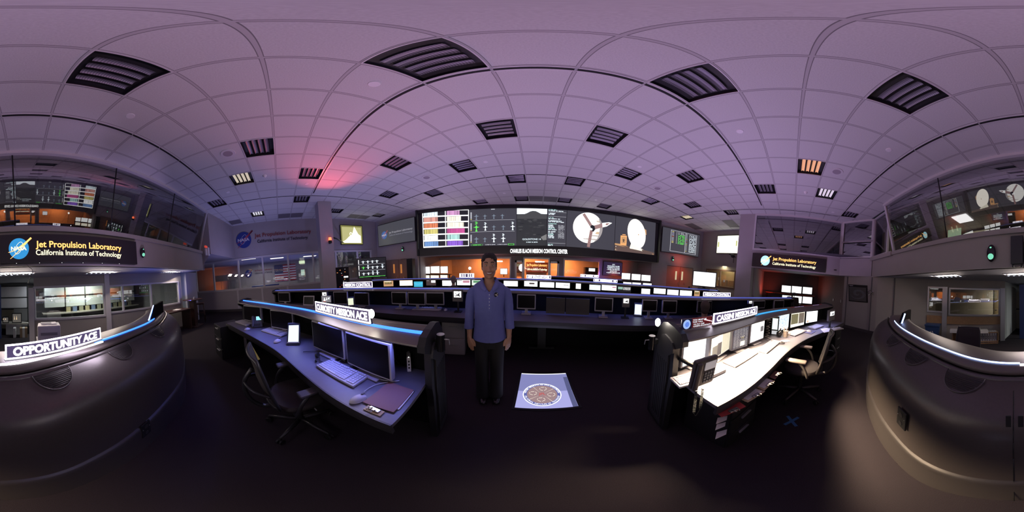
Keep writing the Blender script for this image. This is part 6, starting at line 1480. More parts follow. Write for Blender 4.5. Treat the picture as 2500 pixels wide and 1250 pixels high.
# --- body: front is -y
mb = MB()
mb.loft([ring((0, y, z), rx, ry) for z, rx, ry, y in [(1.440, .020, .022, -.052), (1.448, .036, .040, -.040), (1.462, .051, .058, -.026), (1.485, .0625, .072, -.014), (1.51, .0685, .081, -.008), (1.54, .0715, .087, -.001), (1.57, .0735, .090, .003), (1.60, .073, .091, .005), (1.63, .064, .083, .007), (1.652, .047, .063, .008), (1.664, .022, .030, .009)]])
mb.loft([ring((0, y, z), rx, ry) for z, rx, ry, y in [(1.30, .085, .07, .025), (1.36, .080, .062, .022), (1.395, .060, .054, .020), (1.43, .052, .050, .012), (1.48, .052, .052, .008)]])
mb.ell((0, -.093, 1.527), (.0105, .013, .026)); mb.ell((0, -.101, 1.514), (.0145, .013, .0115)); mb.ell((.012, -.093, 1.511), (.010, .011, .009)); mb.ell((-.012, -.093, 1.511), (.010, .011, .009))
for s in (-1, 1):
    mb.ell((s * .036, -.064, 1.520), (.024, .023, .022)); mb.ell((s * .030, -.080, 1.583), (.022, .010, .007)); mb.ell((s * .073, .008, 1.545), (.010, .018, .031))
mb.ell((0, -.080, 1.493), (.028, .014, .016)); mb.ell((0, -.074, 1.452), (.020, .014, .014))
# shoulders, chest
mb.loft([ring((0, y, z), rx, ry) for z, rx, ry, y in [(.95, .13, .09, .02), (1.10, .125, .085, .02), (1.22, .14, .09, .015), (1.32, .150, .082, .02), (1.375, .125, .06, .02), (1.405, .075, .045, .02)]])
def limb(pts, n=16):
    P = spline([Vector(p[:3]) for p in pts], 5); R = spline([Vector((p[3], p[3], 0)) for p in pts], 5); mb.tube(P, [r.x for r in R], None, n)
FT = []
for s in (-1, 1):
    limb([(s * .150, .02, 1.345, .040), (s * .187, .02, 1.25, .042), (s * .205, .022, 1.10, .038), (s * .210, .012, 1.03, .036), (s * .212, -.005, .95, .035), (s * .210, -.022, .875, .027), (s * .208, -.030, .845, .024)])
    hb = MB(); keep = mb; mb = hb
    # palm
    mb.loft([ring((s * x, y, z), rx, ry, 16) for z, rx, ry, x, y in [(.862, .021, .026, .208, -.026), (.83, .018, .031, .207, -.034), (.80, .0165, .040, .205, -.038), (.775, .0155, .042, .202, -.040), (.757, .012, .040, .200, -.041)]])
    for k, (dy, L, r) in enumerate(((-.030, .070, .0088), (-.010, .080, .0092), (.010, .075, .0088), (.029, .060, .0078))):
        y = -.040 + dy; c = .6 + .12 * k
        p = [Vector((s * .201, y, .770)), Vector((s * .199, y + .000, .770 - L * .38)), Vector((s * (.199 - .010 * c), y + .002, .770 - L * .74)), Vector((s * (.199 - .028 * c), y + .006, .770 - L * 1.02))]
        mb.tube(spline(p, 4), [r * (1 - .22 * q / 12) for q in range(13)], None, 10); mb.ell(p[-1], (r * .78,) * 3, None, 10, 8); mb.ell(p[1], (r * 1.06,) * 3, None, 10, 8)
        if s == 1 and k == 2: FT.append(p[0].lerp(p[1], .75))
    p = [Vector((s * .205, -.066, .835)), Vector((s * .200, -.086, .808)), Vector((s * .194, -.092, .780)), Vector((s * .188, -.090, .757))]; mb.tube(spline(p, 4), [.0125 - .0035 * q / 12 for q in range(13)], None, 10); mb.ell(p[-1], (.0088,) * 3, None, 10, 8)
    Th = Matrix.Translation((s * .207, -.034, 0)) @ Matrix.Rotation(-s * radians(58), 4, 'Z') @ Matrix.Translation((-s * .207, .034, 0)); keep.add([Th @ q_ for q_ in hb.v], hb.f); mb = keep
    if s == 1: FT = [Th @ FT[0]]
# legs
for s in (-1, 1): limb([(s * .075, .02, .90, .085), (s * .078, .015, .70, .075), (s * .078, .01, .48, .052), (s * .080, .02, .30, .050), (s * .082, .02, .10, .034)])
mb.loft([ring((0, .02, z), rx, ry) for z, rx, ry in [(.78, .14, .09), (.88, .158, .10), (.98, .135, .092)]])
body = mobj('body', voxel(mb, .0042, 4), M_skin, W_)
# face details
mb = MB(); 
for s in (-1, 1):
    for nm in (0,):
        e = MB(); e.ell((s * .0305, -.0725, 1.561), (.0135, .0125, .0075), mat('eye_white', (.62, .58, .55), .25), 18, 12); e.ell((s * .0305, -.0815, 1.561), (.0052, .0045, .0052), mat('iris_dark', (.02, .012, .01), .15), 12, 8); obj('eye', e, W_, world=False)
        e = MB(); e.tube(spline([(s * .016, -.0835, 1.5645), (s * .030, -.0885, 1.5705), (s * .045, -.0765, 1.5635)], 5), .0028, M_skin, 8); e.tube(spline([(s * .017, -.083, 1.5565), (s * .030, -.0865, 1.5535), (s * .044, -.077, 1.5575)], 5), .0024, M_skin, 8); obj('eyelid', e, W_, world=False)
        e = MB(); e.tube(spline([(s * .014, -.0915, 1.585), (s * .030, -.0925, 1.593), (s * .050, -.0775, 1.587)], 5), [.0022] + [.0036] * 9 + [.0012], M_hair, 8); obj('eyebrow', e, W_, world=False)
mb = MB(); mb.loft([[(x, -.0985 + abs(x) ** 2 * 12 + q[0], 1.4905 + abs(x) * .22 + q[1]) for q in ((0, -.0055), (-.0015, 0), (0, .0050), (.004, .0035), (.004, -.0045))] for x in [(-.026 + k * .0052) for k in range(11)]], mat('teeth', (.78, .76, .72), .25)); obj('teeth', mb, W_, world=False)
M_lip = mat('lips', (.33, .11, .10), .35); mb = MB()
mb.tube(spline([(-.034, -.0815, 1.5015), (-.020, -.0955, 1.5000), (-.006, -.1015, 1.4990), (0, -.1010, 1.4982), (.006, -.1015, 1.4990), (.020, -.0955, 1.5000), (.034, -.0815, 1.5015)], 5), .0032, M_lip, 8); mb.tube(spline([(-.034, -.0815, 1.5010), (-.020, -.0935, 1.4860), (0, -.0995, 1.4800), (.020, -.0935, 1.4860), (.034, -.0815, 1.5010)], 6), .0042, M_lip, 8); obj('lips', mb, W_, world=False)
# short natural hair
mb = MB(); r = random.Random(11)
mb.loft([ring((0, y, z), rx, ry) for z, rx, ry, y in [(1.49, .045, .05, .040), (1.52, .066, .068, .032), (1.56, .078, .080, .024), (1.60, .0825, .086, .016), (1.635, .077, .088, .012), (1.662, .060, .070, .012), (1.680, .030, .040, .014)]])
for k in range(120):
    a = r.random() * 6.28; q = r.random() ** .8; z = 1.60 + q * .078; rr = .080 * math.sqrt(max(.03, 1 - q * q * .85)); mb.ell((rr * cos(a), .014 + rr * 1.08 * sin(a), z), (.009, .009, .008), None, 8, 6)
for s in (-1, 1): mb.ell((s * .072, -.008, 1.575), (.010, .022, .034)); mb.ell((s * .055, -.045, 1.612), (.020, .026, .014))
mobj('hair', voxel(mb, .0045, 2), M_hair, W_)
# shirt: open collar front, three quarter sleeves
mb = MB(); n = 40; rings = []
prof = [(.822, .178, .128, .006, 0), (.845, .176, .126, .008, 0), (.90, .170, .120, .010, 0), (.98, .158, .114, .010, 0), (1.06, .150, .110, .008, 0), (1.14, .152, .116, .002, 0), (1.20, .158, .124, -.006, 0), (1.25, .163, .126, -.008, 0), (1.30, .170, .120, .0, 0), (1.328, .176, .113, .006, .02), (1.352, .176, .105, .010, .16), (1.374, .158, .092, .016, .34), (1.395, .125, .078, .020, .55), (1.412, .088, .066, .020, .72), (1.424, .066, .060, .018, .80)]
for z, rx, ry, y, gap in prof:
    rr = []
    for i in range(n + 1):
        gap = gap or -.04; a = -pi / 2 + gap + (2 * pi - 2 * gap) * i / n; fold = 1 + (.018 * sin(5 * a + z * 9) if z < 1.2 else 0); rr.append((rx * cos(a) * fold, y + ry * sin(a) * fold, z + (.010 * cos(a) ** 2 if z < .83 else 0)))
    rings.append(rr)
mb.loft(rings, M_shirt, True, False, False)
for s in (-1, 1):
    P = spline([(s * .120, .02, 1.368), (s * .168, .02, 1.335), (s * .197, .021, 1.23), (s * .212, .022, 1.10), (s * .216, .010, 1.02), (s * .220, -.008, .942)], 5); R = spline([(.050, 0, 0), (.060, 0, 0), (.057, 0, 0), (.051, 0, 0), (.050, 0, 0), (.051, 0, 0)], 5)
    rr = [[(p.x + (r_.x + .0018 * sin(i * 2.1 + k)) * cos(2 * pi * k / 20), p.y + r_.x * 1.04 * sin(2 * pi * k / 20), p.z + (.2 * r_.x * cos(2 * pi * k / 20) * s * -1 if i < 8 else 0)) for k in range(20)] for i, (p, r_) in enumerate(zip(P, R))]
    mb.loft(rr, M_shirt, True, False, True)
sh = obj('shirt', mb, W_, world=False); sd = sh.modifiers.new('cloth', 'SOLIDIFY'); sd.thickness = .003; sd.offset = 1; ss = sh.modifiers.new('fine', 'SUBSURF'); ss.levels = 1; ss.render_levels = 1
mb = MB(); m_pl = mat('shirt_blue_light', (0.135, 0.15, 0.42), 0.8)
mb.loft([[(-.011, y - .002, z), (.011, y - .002, z), (.011, y + .003, z), (-.011, y + .003, z)] for z, y in [(1.325, -.106), (1.30, -.1195), (1.25, -.1355), (1.20, -.1320), (1.14, -.1165)]], m_pl, False); obj('placket', mb, sh, world=False)
mb = MB()
for z, y in ((1.300, -.1225), (1.268, -.1315), (1.238, -.1375), (1.208, -.1350), (1.176, -.1275)): b_ = MB(); b_.cyl((0, y + .002, z), (0, y - .003, z), .0042, None, mat('button_white', (.8, .8, .78), .3), 12); obj('button', b_, sh, world=False)
mb = MB()
for s in (-1, 1):
    inner = [(s * .0, .084, 1.436), (s * .045, .070, 1.442), (s * .068, .030, 1.446), (s * .068, -.014, 1.438), (s * .056, -.056, 1.405), (s * .022, -.096, 1.345)]
    outer = [(s * .0, .100, 1.398), (s * .062, .086, 1.402), (s * .098, .038, 1.404), (s * .104, -.020, 1.392), (s * .092, -.084, 1.362), (s * .040, -.116, 1.330)]
    A1 = spline(inner, 4); B1 = spline(outer, 4); mb.loft([[tuple(a), tuple(a.lerp(b, .5) + Vector((0, 0, .006))), tuple(b)] for a, b in zip(A1, B1)], m_pl, True, False, False)
co = obj('collar', mb, sh, world=False); sd = co.modifiers.new('cloth', 'SOLIDIFY'); sd.thickness = .003
# round mission patch on the chest
mb = MB(); pc = Vector((.070, -.1175, 1.297)); Fm = Matrix.Translation(pc) @ Matrix.Rotation(.50, 4, 'Z') @ Matrix.Rotation(.12, 4, 'X')
mb.M = Fm; mb.add([(.021 * cos(2 * pi * i / 28), 0, .022 * sin(2 * pi * i / 28)) for i in range(28)] + [(.021 * cos(2 * pi * i / 28), .012, .022 * sin(2 * pi * i / 28)) for i in range(28)], [tuple(range(28))] + [(i, (i + 1) % 28, 28 + (i + 1) % 28, 28 + i) for i in range(28)], mat('patch_black', (.012, .012, .018), .6))
mt_ = mat('patch_thread', (.75, .68, .6), .6)
for a, L in ((2.9, .019), (.95, .018), (-.75, .020)): mb.add([(-.003 * sin(a), -.0012, .003 * cos(a)), (L * cos(a) - .004 * sin(a), -.0012, L * sin(a) + .004 * cos(a)), (L * cos(a) + .004 * sin(a), -.0012, L * sin(a) - .004 * cos(a)), (.003 * sin(a), -.0012, -.003 * cos(a))], [(0, 1, 2, 3)], mt_)
obj('patch', mb, sh, world=False)
# trousers, shoes, ring
mb = MB(); mb.loft([ring((0, .012, z), rx, ry) for z, rx, ry in [(.74, .160, .105), (.80, .168, .112), (.86, .166, .112), (.90, .158, .106)]])
for s in (-1, 1): mb.loft([ring((s * x, y, z), rx, ry) for z, rx, ry, x, y in [(.82, .088, .108, .078, .012), (.72, .084, .102, .080, .012), (.60, .077, .090, .082, .010), (.45, .072, .080, .082, .010), (.30, .072, .078, .080, .014), (.16, .076, .084, .076, .012), (.055, .080, .092, .072, .004)]])
mobj('trousers', voxel(mb, .0065, 3), M_trou, W_)
for s in (-1, 1):
    mb = MB(); mb.ell((s * .068, -.060, .036), (.044, .105, .036), None, 20, 12); mb.ell((s * .070, .025, .040), (.040, .060, .042), None, 20, 12); mb.box((s * .069, -.03, .008), (.078, .20, .014), None, bev=.006)
    me = voxel(mb, .005, 3); sho = mobj('shoe', me, mat('shoe_black', (.012, .011, .012), .22), W_)
    mb = MB(); mb.tube([(s * .068 - .022, -.105, .060), (s * .068, -.112, .064), (s * .068 + .022, -.105, .060)], .003, mat('shoe_trim', (.40, .28, .26), .3), 6); obj('buckle', mb, sho, world=False)
mb = MB(); p = FT[0]; mb.tube([(p.x + .0105 * cos(a), p.y + .0105 * sin(a), p.z) for a in [2 * pi * k / 16 for k in range(17)]], .0016, mat('ring_silver', (.8, .78, .75), .15, 1.0), 6); obj('ring', mb, W_, world=False)

# seated figures seen from behind
def seated(label, x, y, rz, hair_m, cloth_m, skin_m, cap=False, dz=0):
    t = thing('person', label, 'person', (x, y, 0), rz)
    mb = MB(); H = 1.10 + dz
    mb.ell((0, .0, H), (.074, .092, .112)); mb.ell((0, .03, H - .055), (.05, .065, .06)); mb.tube([(0, -.02, H - .09), (0, -.02, H - .22)], .052); 
    mb.loft([ring((0, yy, z), rx, ry) for z, rx, ry, yy in [(.48, .17, .13, -.02), (.62, .16, .12, -.03), (.78, .17, .12, -.03), (H - .26, .18, .10, -.02), (H - .20, .13, .07, -.02), (H - .17, .06, .05, -.02)]])
    for s in (-1, 1):
        mb.tube(spline([(s * .18, -.02, H - .24), (s * .23, .02, H - .42), (s * .22, .18, H - .46), (s * .15, .36, H - .38)], 5), [.05 - .0015 * k for k in range(16)])
        mb.tube(spline([(s * .09, 0, .50), (s * .11, .30, .52), (s * .11, .42, .46), (s * .11, .43, .12)], 5), [.080 - .0025 * k for k in range(16)]); mb.ell((s * .11, .48, .05), (.045, .11, .045))
        for f in range(4): mb.tube([(s * (.145 - f * .017), .36, H - .38), (s * (.140 - f * .017), .44, H - .39)], .010)
    b = mobj('body', voxel(mb, .012, 3), skin_m, t)
    mb = MB(); mb.loft([ring((0, yy, z), rx, ry) for z, rx, ry, yy in [(.46, .185, .145, -.02), (.62, .175, .135, -.03), (.78, .185, .135, -.03), (H - .26, .195, .115, -.02), (H - .19, .14, .082, -.02), (H - .15, .07, .062, -.02)]])
    for s in (-1, 1): mb.tube(spline([(s * .17, -.02, H - .25), (s * .24, .02, H - .42), (s * .23, .16, H - .46)], 5), .064)
    mobj('shirt', voxel(mb, .014, 3), cloth_m, t)
    mb = MB(); mb.ell((0, -.016, H + .025), (.084, .096, .098)); mb.ell((0, -.05, H - .03), (.07, .06, .07)); mobj('cap' if cap else 'hair', voxel(mb, .012, 2), hair_m, t)
    if cap: mb = MB(); mb.ell((-.09, .03, H + .05), (.075, .05, .012), hair_m, 16, 8); obj('cap_peak', mb, t, world=False)
    return t
M_dk = mat('dark_cloth', (.03, .025, .03), .85)
P = on_z(1722, 745, 1.10); k = 2.75 / hypot(P.x, P.y)
seated('person in dark clothes seated with back turned behind the right console', P.x * k, P.y * k, -atan2(P.x, P.y) , mat('hair_brown', (.05, .03, .025), .7), M_dk, M_skin, dz=-.02)
P, a = on_path(1107, 690, offset(p3, -.85)); seated('person in a grey cap seated at the third row, only the head shows', P.x, P.y, -atan2(P.x, P.y), mat('cap_grey', (.17, .13, .14), .8), M_dk, mat('skin_pink', (.42, .27, .22), .5), True, .06)

# ---- office chairs
M_mesh = mat('chair_mesh', (.035, .028, .025), .7, noise=.3, nscale=120); M_chf = mat('chair_frame', (.025, .024, .026), .4); M_pad = mat('arm_pad', (.045, .04, .045), .55)
def office_chair(label, x, y, rz, padm=None, framem=None, head=False):
    t = thing('office_chair', label, 'chair', (x, y, 0), rz); fm = framem or M_chf
    mb = MB(); mb.loft([ring((0, yy, z), rx, ry, 28, 0, 1.6) for z, rx, ry, yy in [(.445, .21, .20, 0), (.455, .245, .235, 0), (.485, .25, .24, 0), (.50, .23, .22, 0)]], M_mesh); obj('seat', mb, t, world=False)
    bk = lambda u, v: ((u) * (.225 - .05 * (v - .5) ** 2 * 2), -.22 - .13 * v - .05 * (1 - u * u) * (1 if v < .6 else .8), .50 + .50 * v)
    br = MB(); rows = [[bk(-1 + 2 * i / 12, j / 12) for i in range(13)] for j in range(13)]; br.loft(rows, M_mesh, True, False, False); b = obj('backrest', br, t, world=False); sd = b.modifiers.new('t', 'SOLIDIFY'); sd.thickness = .012
    mb = MB(); loop = [bk(-1, v / 10) for v in range(11)] + [bk(-1 + 2 * u / 8, 1.0) for u in range(1, 9)] + [bk(1, 1 - v / 10) for v in range(1, 11)] + [bk(1 - 2 * u / 8, 0) for u in range(1, 9)]
    mb.tube(loop, .014, fm, 8); obj('back_frame', mb, b, world=False)
    mb = MB(); mb.tube(spline([(0, -.05, .40), (0, -.30, .42), (0, -.42, .55), (0, -.44, .72), (0, -.37, .84)], 5), .020, fm, 8); mb.tube(spline([(-.20, -.27, .66), (-.14, -.38, .70), (0, -.44, .72), (.14, -.38, .70), (.20, -.27, .66)], 5), .014, fm, 8); obj('back_support', mb, t, world=False)
    for s in (-1, 1):
        mb = MB(); mb.box((s * .275, .03, .675), (.085, .25, .026), padm or M_pad, bev=.012); arm = obj('armrest', mb, t, world=False)
        mb = MB(); mb.tube(spline([(s * .16, -.10, .43), (s * .27, -.12, .46), (s * .285, -.08, .58), (s * .277, .0, .662)], 5), .017, fm, 8); obj('arm_post', mb, arm, world=False)
    if head: mb = MB(); mb.ell((0, -.36, 1.14), (.13, .03, .075), M_mesh, 20, 12); mb.tube([(0, -.37, .98), (0, -.37, 1.10)], .015, fm); obj('headrest', mb, t, world=False)
    mb = MB(); mb.cyl((0, 0, .12), (0, 0, .44), .028, None, M_black, 16); mb.box((0, 0, .425), (.24, .26, .045), M_black, bev=.01); mb.tube([(.12, .05, .42), (.24, .05, .41)], .006, M_alu, 6); obj('column', mb, t, world=False)
    for k in range(5):
        a = k * 2 * pi / 5 + .3; d = Vector((cos(a), sin(a), 0)); mb = MB(); mb.tube([d * .03 + Vector((0, 0, .12)), d * .18 + Vector((0, 0, .105)), d * .31 + Vector((0, 0, .085))], [.024, .020, .014], fm, 8); lg = obj('leg', mb, t, world=False)
        mb = MB(); q = Vector((-d.y, d.x, 0)); c = d * .31 + Vector((0, 0, .032)); [mb.cyl(c + q * (.008 * s), c + q * (.024 * s), .030, None, M_black, 16) for s in (-1, 1)]; mb.tube([c, c + Vector((0, 0, .05))], .008, M_black, 6); obj('caster', mb, lg, world=False)
    return t
ch = office_chair('black mesh office chair at the left console, back towards the gallery', -1.40, .06, .30)
mb = MB(); mb.v = []; q = [( .226, -.265, .80), (.228, -.245, .80), (.232, -.285, .90), (.230, -.300, .90)]; mb.add([(-.243, -.26, .80), (-.243, -.30, .79), (-.238, -.335, .98)], [(0, 1, 2)], mat('sticker_yellow', (.65, .55, .15), .6)); obj('back_tag', mb, ch, world=False)
office_chair('office chair with pale arm pads drawn up to the right console', 2.22, -.22, -.25, mat('arm_pad_tan', (.20, .16, .14), .45), mat('frame_taupe', (.07, .06, .057), .4))
P, s = on_v(1940, 730, (8.0, 1.0), (8.0, -1.5)); office_chair('black high backed chair facing the six white monitors in the recess', P.x + .1, P.y, -pi / 2 - .1, head=True)
for px, lab in ((1668, 'dark office chair far ahead before the red doors'), (1000, 'dark office chair before the left double doors')):
    P, s = on_v(px, 690, (-9, 5.3), (9, 5.3)); office_chair(lab, P.x, P.y, .4)
# ================================================================ rooms behind glass, wall fittings, small furniture
# louvred lights in the lower rear ceiling
for k, (x, y, w_, lab) in enumerate(((38, 668, .95, 'at the cabinet room'), (250, 665, .9, 'over the bright cabinets'), (418, 664, .8, 'over the blue lit corner'), (2312, 674, .95, 'over the right glazed wall'), (2496, 670, .9, 'over the rear doorway'))):
    P = on_z(x, y, ZS); P.x = max(-5.4, min(5.0, P.x)); P.y = max(P.y, -4.6); t = thing('recessed_light', 'lit louvred light in the low rear ceiling ' + lab, 'ceiling light', (P.x, P.y, ZS), 0, 'lit louvred lights of the low rear ceiling')
    mb = MB(); [mb.box(c, d, M_ltrim) for c, d in (((0, .29, -.006), (w_, .02, .012)), ((0, -.29, -.006), (w_, .02, .012)), ((w_ / 2, 0, -.006), (.02, .58, .012)), ((-w_ / 2, 0, -.006), (.02, .58, .012)))]; obj('rim', mb, t, world=False)
    mb = MB(); mb.box((0, 0, -.004), (w_ - .02, .56, .004), mat('louvre_shade', (.25, .25, .3), .4)); r = random.Random(k)
    for i in range(12):
        for j in range(3): mb.box((-w_ / 2 + (i + .5) * w_ / 12, -.18 + j * .18, -.008), (w_ / 20, .05, .004), emit('louvre_glow', (.85, .88, 1), 1.5) if (i + j) % 2 else mat('louvre_shade'))
    obj('louvre', mb, t, world=False)
    area('recessed_light_lamp', (P.x, P.y, ZS - .02), (0, .75, -.66), .8, .4, 34 if k < 3 else 22, (1.0, .84, .74))
spot('blue_corner_lamp', (-3.4, -3.1, 1.15), (-.25, -.35, 1), 16, (.12, .18, 1.0), 150, 1.0)
spot('blue_corner_lamp', (-5.2, -3.3, 1.0), (-.3, -.4, .7), 14, (.12, .16, 1.0), 140, 1.0)
spot('blue_desk_lamp', (-1.3, -1.5, 1.25), (-.2, -1, .35), 10, (.15, .2, 1.0), 120, 1.0)
area('cabinet_room_lamp', (-2.5, -6.4, ZS - .03), (0, 0, -1), 1.2, .5, 50, (.92, 1.0, .90)); area('cabinet_room_lamp', (-.7, -6.6, ZS - .03), (0, 0, -1), .9, .4, 14, (.85, .92, 1)); area('doorway_room_lamp', (2.6, -8.0, ZS - .03), (0, 0, -1), 1.0, .5, 30, (1.0, .85, .55))
area('gallery_lamp', (-11.4, -1.5, 2.68), (0, 0, -1), 3.0, .6, 55, (.95, .92, 1.0)); area('gallery_lamp', (-11.4, 4, 2.68), (0, 0, -1), 3.0, .6, 30, (.9, .92, 1.0))
spot('gallery_orange_lamp', (-12.2, -5.3, .9), (-1, -.2, .55), 50, (1.0, .22, .05), 110, 1.0); area('gallery_blue_wash', (-11.5, 0, 1.0), (0, 0, 1), 3, 7, 26, (.25, .28, 1.0))
spot('red_door_lamp', (7.7, 5.9, 1.96), (.2, .75, -1), 26, (1, .10, .04), 140, 1.0); spot('red_door_lamp', (7.6, 6.1, 2.1), (.3, .6, .9), 14, (1, .12, .06), 150, 1.0); spot('red_wall_lamp', (4.9, 7.6, 1.2), (-.4, .9, .5), 26, (1, .14, .05), 130, 1.0); spot('violet_wall_lamp', (3.8, 7.8, 1.2), (-.4, .9, .4), 10, (.5, .2, 1), 130, 1.0)
spot('red_recess_lamp', (8.9, 1.2, .9), (.3, .4, 1), 20, (1, .10, .05), 150, 1.0); spot('red_recess_lamp', (8.6, -1.0, 1.2), (.6, -.8, .7), 7, (1, .14, .06), 120, 1.0)
spot('door_glow_lamp', (-6.9, 5.5, 1.1), (-.1, .9, .5), 5, (1, .3, .1), 140, 1.0); area('outer_window_lamp', (9.9, 4.2, 1.6), (-1, 0, 0), 1.6, .9, 9, (1, .88, .6)); area('observation_lamp', (3.0, -5.6, 4.3), (0, 0, -1), .9, .6, 26, (1, .95, .72))
spot('rose_front_lamp', (-2.2, 7.2, 1.3), (-.3, .5, 1), 14, (1, .45, .5), 150, 1.0)
# gallery contents
GXW = -14.15
def gy_(x, y): return on_x(x, y, GXW)
a, b = gy_(669, 648), gy_(724, 683); t = thing('flag', 'large stars and stripes flag on the far gallery wall', 'flag', (GXW + .02, a.y, b.z), pi / 2); FW, FH = b.y - a.y, a.z - b.z
mb = MB()
for k in range(13): mb.box((FW / 2, .0, FH * (12.5 - k) / 13), (FW, .012, FH / 13), mat('flag_red', (.42, .05, .07), .7) if k % 2 == 0 else mat('flag_white', (.75, .72, .74), .7))
obj('stripes', mb, t, world=False)
mb = MB(); mb.box((FW * .2, -.006, FH * (1 - 3.5 / 13)), (FW * .4, .012, FH * 7 / 13), mat('flag_navy', (.03, .04, .14), .7)); 
for i in range(9):
    for j in range(6 if i % 2 == 0 else 5): mb.add([(FW * (.033 + .0667 * (j + (.5 if i % 2 else 0))) + .035 * cos(q * pi * .8 + pi / 2), -.014, FH * (1 - .054 * (i + .9)) + .035 * sin(q * pi * .8 + pi / 2)) for q in range(5)], [(0, 1, 2, 3, 4)], mat('flag_white'))
obj('canton', mb, t, world=False)
t = thing('wall_lettering', 'smaller emblem and lettering seen through the gallery glass', 'wall sign', (GXW + .02, 0, 0), pi / 2); c = gy_(607, 668); mb = MB(); emblem(mb, Matrix.Identity(4), .30, M_sblue, M_swh, M_semr); mb.v = [p + Vector((c.y, -.01, c.z)) for p in mb.v]; obj('emblem', mb, t, world=False)
a, b = gy_(622, 661), gy_(664, 657)
for tx, dz_, mm, hh in (('Jet Propulsion Laboratory', 0, M_sred, .13), ('California Institute of Technology', -.20, M_snavy, .11)): mb = MB(); mb.text(tx, a.y, a.z + dz_ - .05, hh, mm, None, w=b.y - a.y, bold=.015, y=-.01, align='LEFT'); obj('lettering', mb, t, world=False)
a, b = gy_(726, 653), gy_(749, 653); mb = MB(); mb.box((GXW + .03, (a.y + b.y) / 2, .98), (.05, b.y - a.y, 1.96), mat('door_grey', (.26, .24, .24), .6)); d = struct('door_5', mb); mb = MB(); p = gy_(739, 665); mb.box((GXW + .06, p.y, p.z), (.01, .32, .45), emit('pale_green_glow', (.35, .5, .42), 1)); obj('pane', mb, d)
a = on_x(737, 640, -12.4); t = thing('hanging_sign', 'small lit green and white sign hanging in the gallery', 'sign', a); mb = MB(); mb.box((0, 0, 0), (.05, .45, .20), emit('sign_greenish', (.55, .7, .45), 1.1)); obj('face', mb, t, world=False); mb = MB(); mb.box((0, 0, (2.72 - a.z) / 2), (.02, .02, 2.72 - a.z), M_alu); obj('rod', mb, t, world=False)
for k, (x, y) in enumerate(((606, 632), (676, 630), (756, 625))):
    P = on_z(x, y, 2.72); 
    if P is None or P.x > -8.8 or P.x < -14: P = Vector((-11.5, (-3.4, -1.2, 1.6)[k], 2.72))
    mb = MB(); mb.box((P.x, P.y, 2.71), (.35, .9, .02), emit('gallery_light', (1, .96, .88), 1.6)); single('gallery_light', mb, ('lit ceiling panel behind the first wide gallery pane', 'lit ceiling panel above the flag', 'lit ceiling panel beside the left pillar')[k], 'ceiling light')
t = thing('filing_cabinet', 'row of grey steel cabinets in the orange lit end of the gallery', 'cabinet', (-13.6, -5.4, 0)); 
for k in range(3): mb = MB(); mb.box((0, k * .62, .80), (.5, .60, 1.60), mat('cabinet_grey', (.20, .19, .20), .5), bev=.01); obj('door', mb, t, world=False)
t = thing('viewing_counter', 'long lit counter running along the gallery behind the glass', 'counter', (-9.6, 0, 0)); mb = MB(); mb.box((0, -.2, 1.03), (.7, 9.6, .05), mat('counter_top', (.62, .58, .48), .35)); obj('top', mb, t, world=False); mb = MB(); mb.box((0, -.2, .5), (.5, 9.4, 1.0), mat('gallery_wall')); obj('body', mb, t, world=False)
t = thing('model_box', 'blue lettered box lying on the gallery counter', 'box', (-9.5, -.9, 1.055)); mb = MB(); mb.box((0, 0, .06), (.25, 1.6, .12), mat('deep_blue', (.02, .05, .25), .4), bev=.01); obj('body', mb, t, world=False)
# orange office contents
def ofx(x, y, Y=11.5): return on_y(x, y, Y)
a, b = ofx(1046, 634), ofx(1096, 634); mb = MB(); mb.box(((a.x + b.x) / 2, 11.5, 1.0), (b.x - a.x, .08, 2.0), mat('door_blue', (.06, .09, .30), .5)); d = struct('door_6', mb); mb = MB(); [mb.box((ofx(x, 640).x, 11.45, 1.35), (.07, .02, .8), emit('slit_yellow', (.8, .7, .35), 1)) for x in (1068, 1078)]; obj('pane', mb, d)
spot('office_blue_lamp', (a.x * .5 + b.x * .5, 10.9, 2.2), (0, .5, -1), 60, (.2, .3, 1), 100, 1.0)
a, b = ofx(1221, 645, 11.3), ofx(1239, 658, 11.3); t = thing('office_monitor', 'white monitor in the orange office right of the woman', 'monitor', (a.x, 11.3, .78)); mb = MB(); mb.box(((b.x - a.x) / 2, .03, .35), (b.x - a.x, .05, .40), M_bzk); mb.box(((b.x - a.x) / 2, .03, .08), (.05, .05, .16), M_bzk); obj('casing', mb, t, world=False); mb = MB(); mb.quad([(.02, 0, .17), (b.x - a.x - .02, 0, .17), (b.x - a.x - .02, 0, .53), (.02, 0, .53)], E_w); obj('screen', mb, t, world=False)
t = thing('office_screen', 'dark office screen with a bright white disc', 'television', (ofx(1256, 650, 11.4).x, 11.4, 1.02)); mb = MB(); W = ofx(1279, 650, 11.4).x - ofx(1256, 650, 11.4).x; mb.box((W / 2, .05, .36), (W, .06, .66), M_bzk); obj('casing', mb, t, world=False); mb = MB(); mb.add([(W * .78 + .22 * cos(q * .3142), .012, .36 + .24 * sin(q * .3142)) for q in range(20)], [tuple(range(20))], E_w); mb.quad([(.1, .015, .45), (W * .5, .015, .45), (W * .5, .015, .60), (.1, .015, .60)], emit('moss_dim', (.10, .16, .10), 1)); obj('screen', mb, t, world=False)
a, b = ofx(1284, 645), ofx(1338, 645); t = thing('lit_sign', 'glowing orange and white lettered sign on the far wall of the office', 'sign', (a.x, 11.5, 1.1)); mb = MB(); mb.box(((b.x - a.x) / 2, 0, .33), (b.x - a.x, .06, .66), mat('sign_brown', (.08, .03, .02), .5)); obj('sign_box', mb, t, world=False)
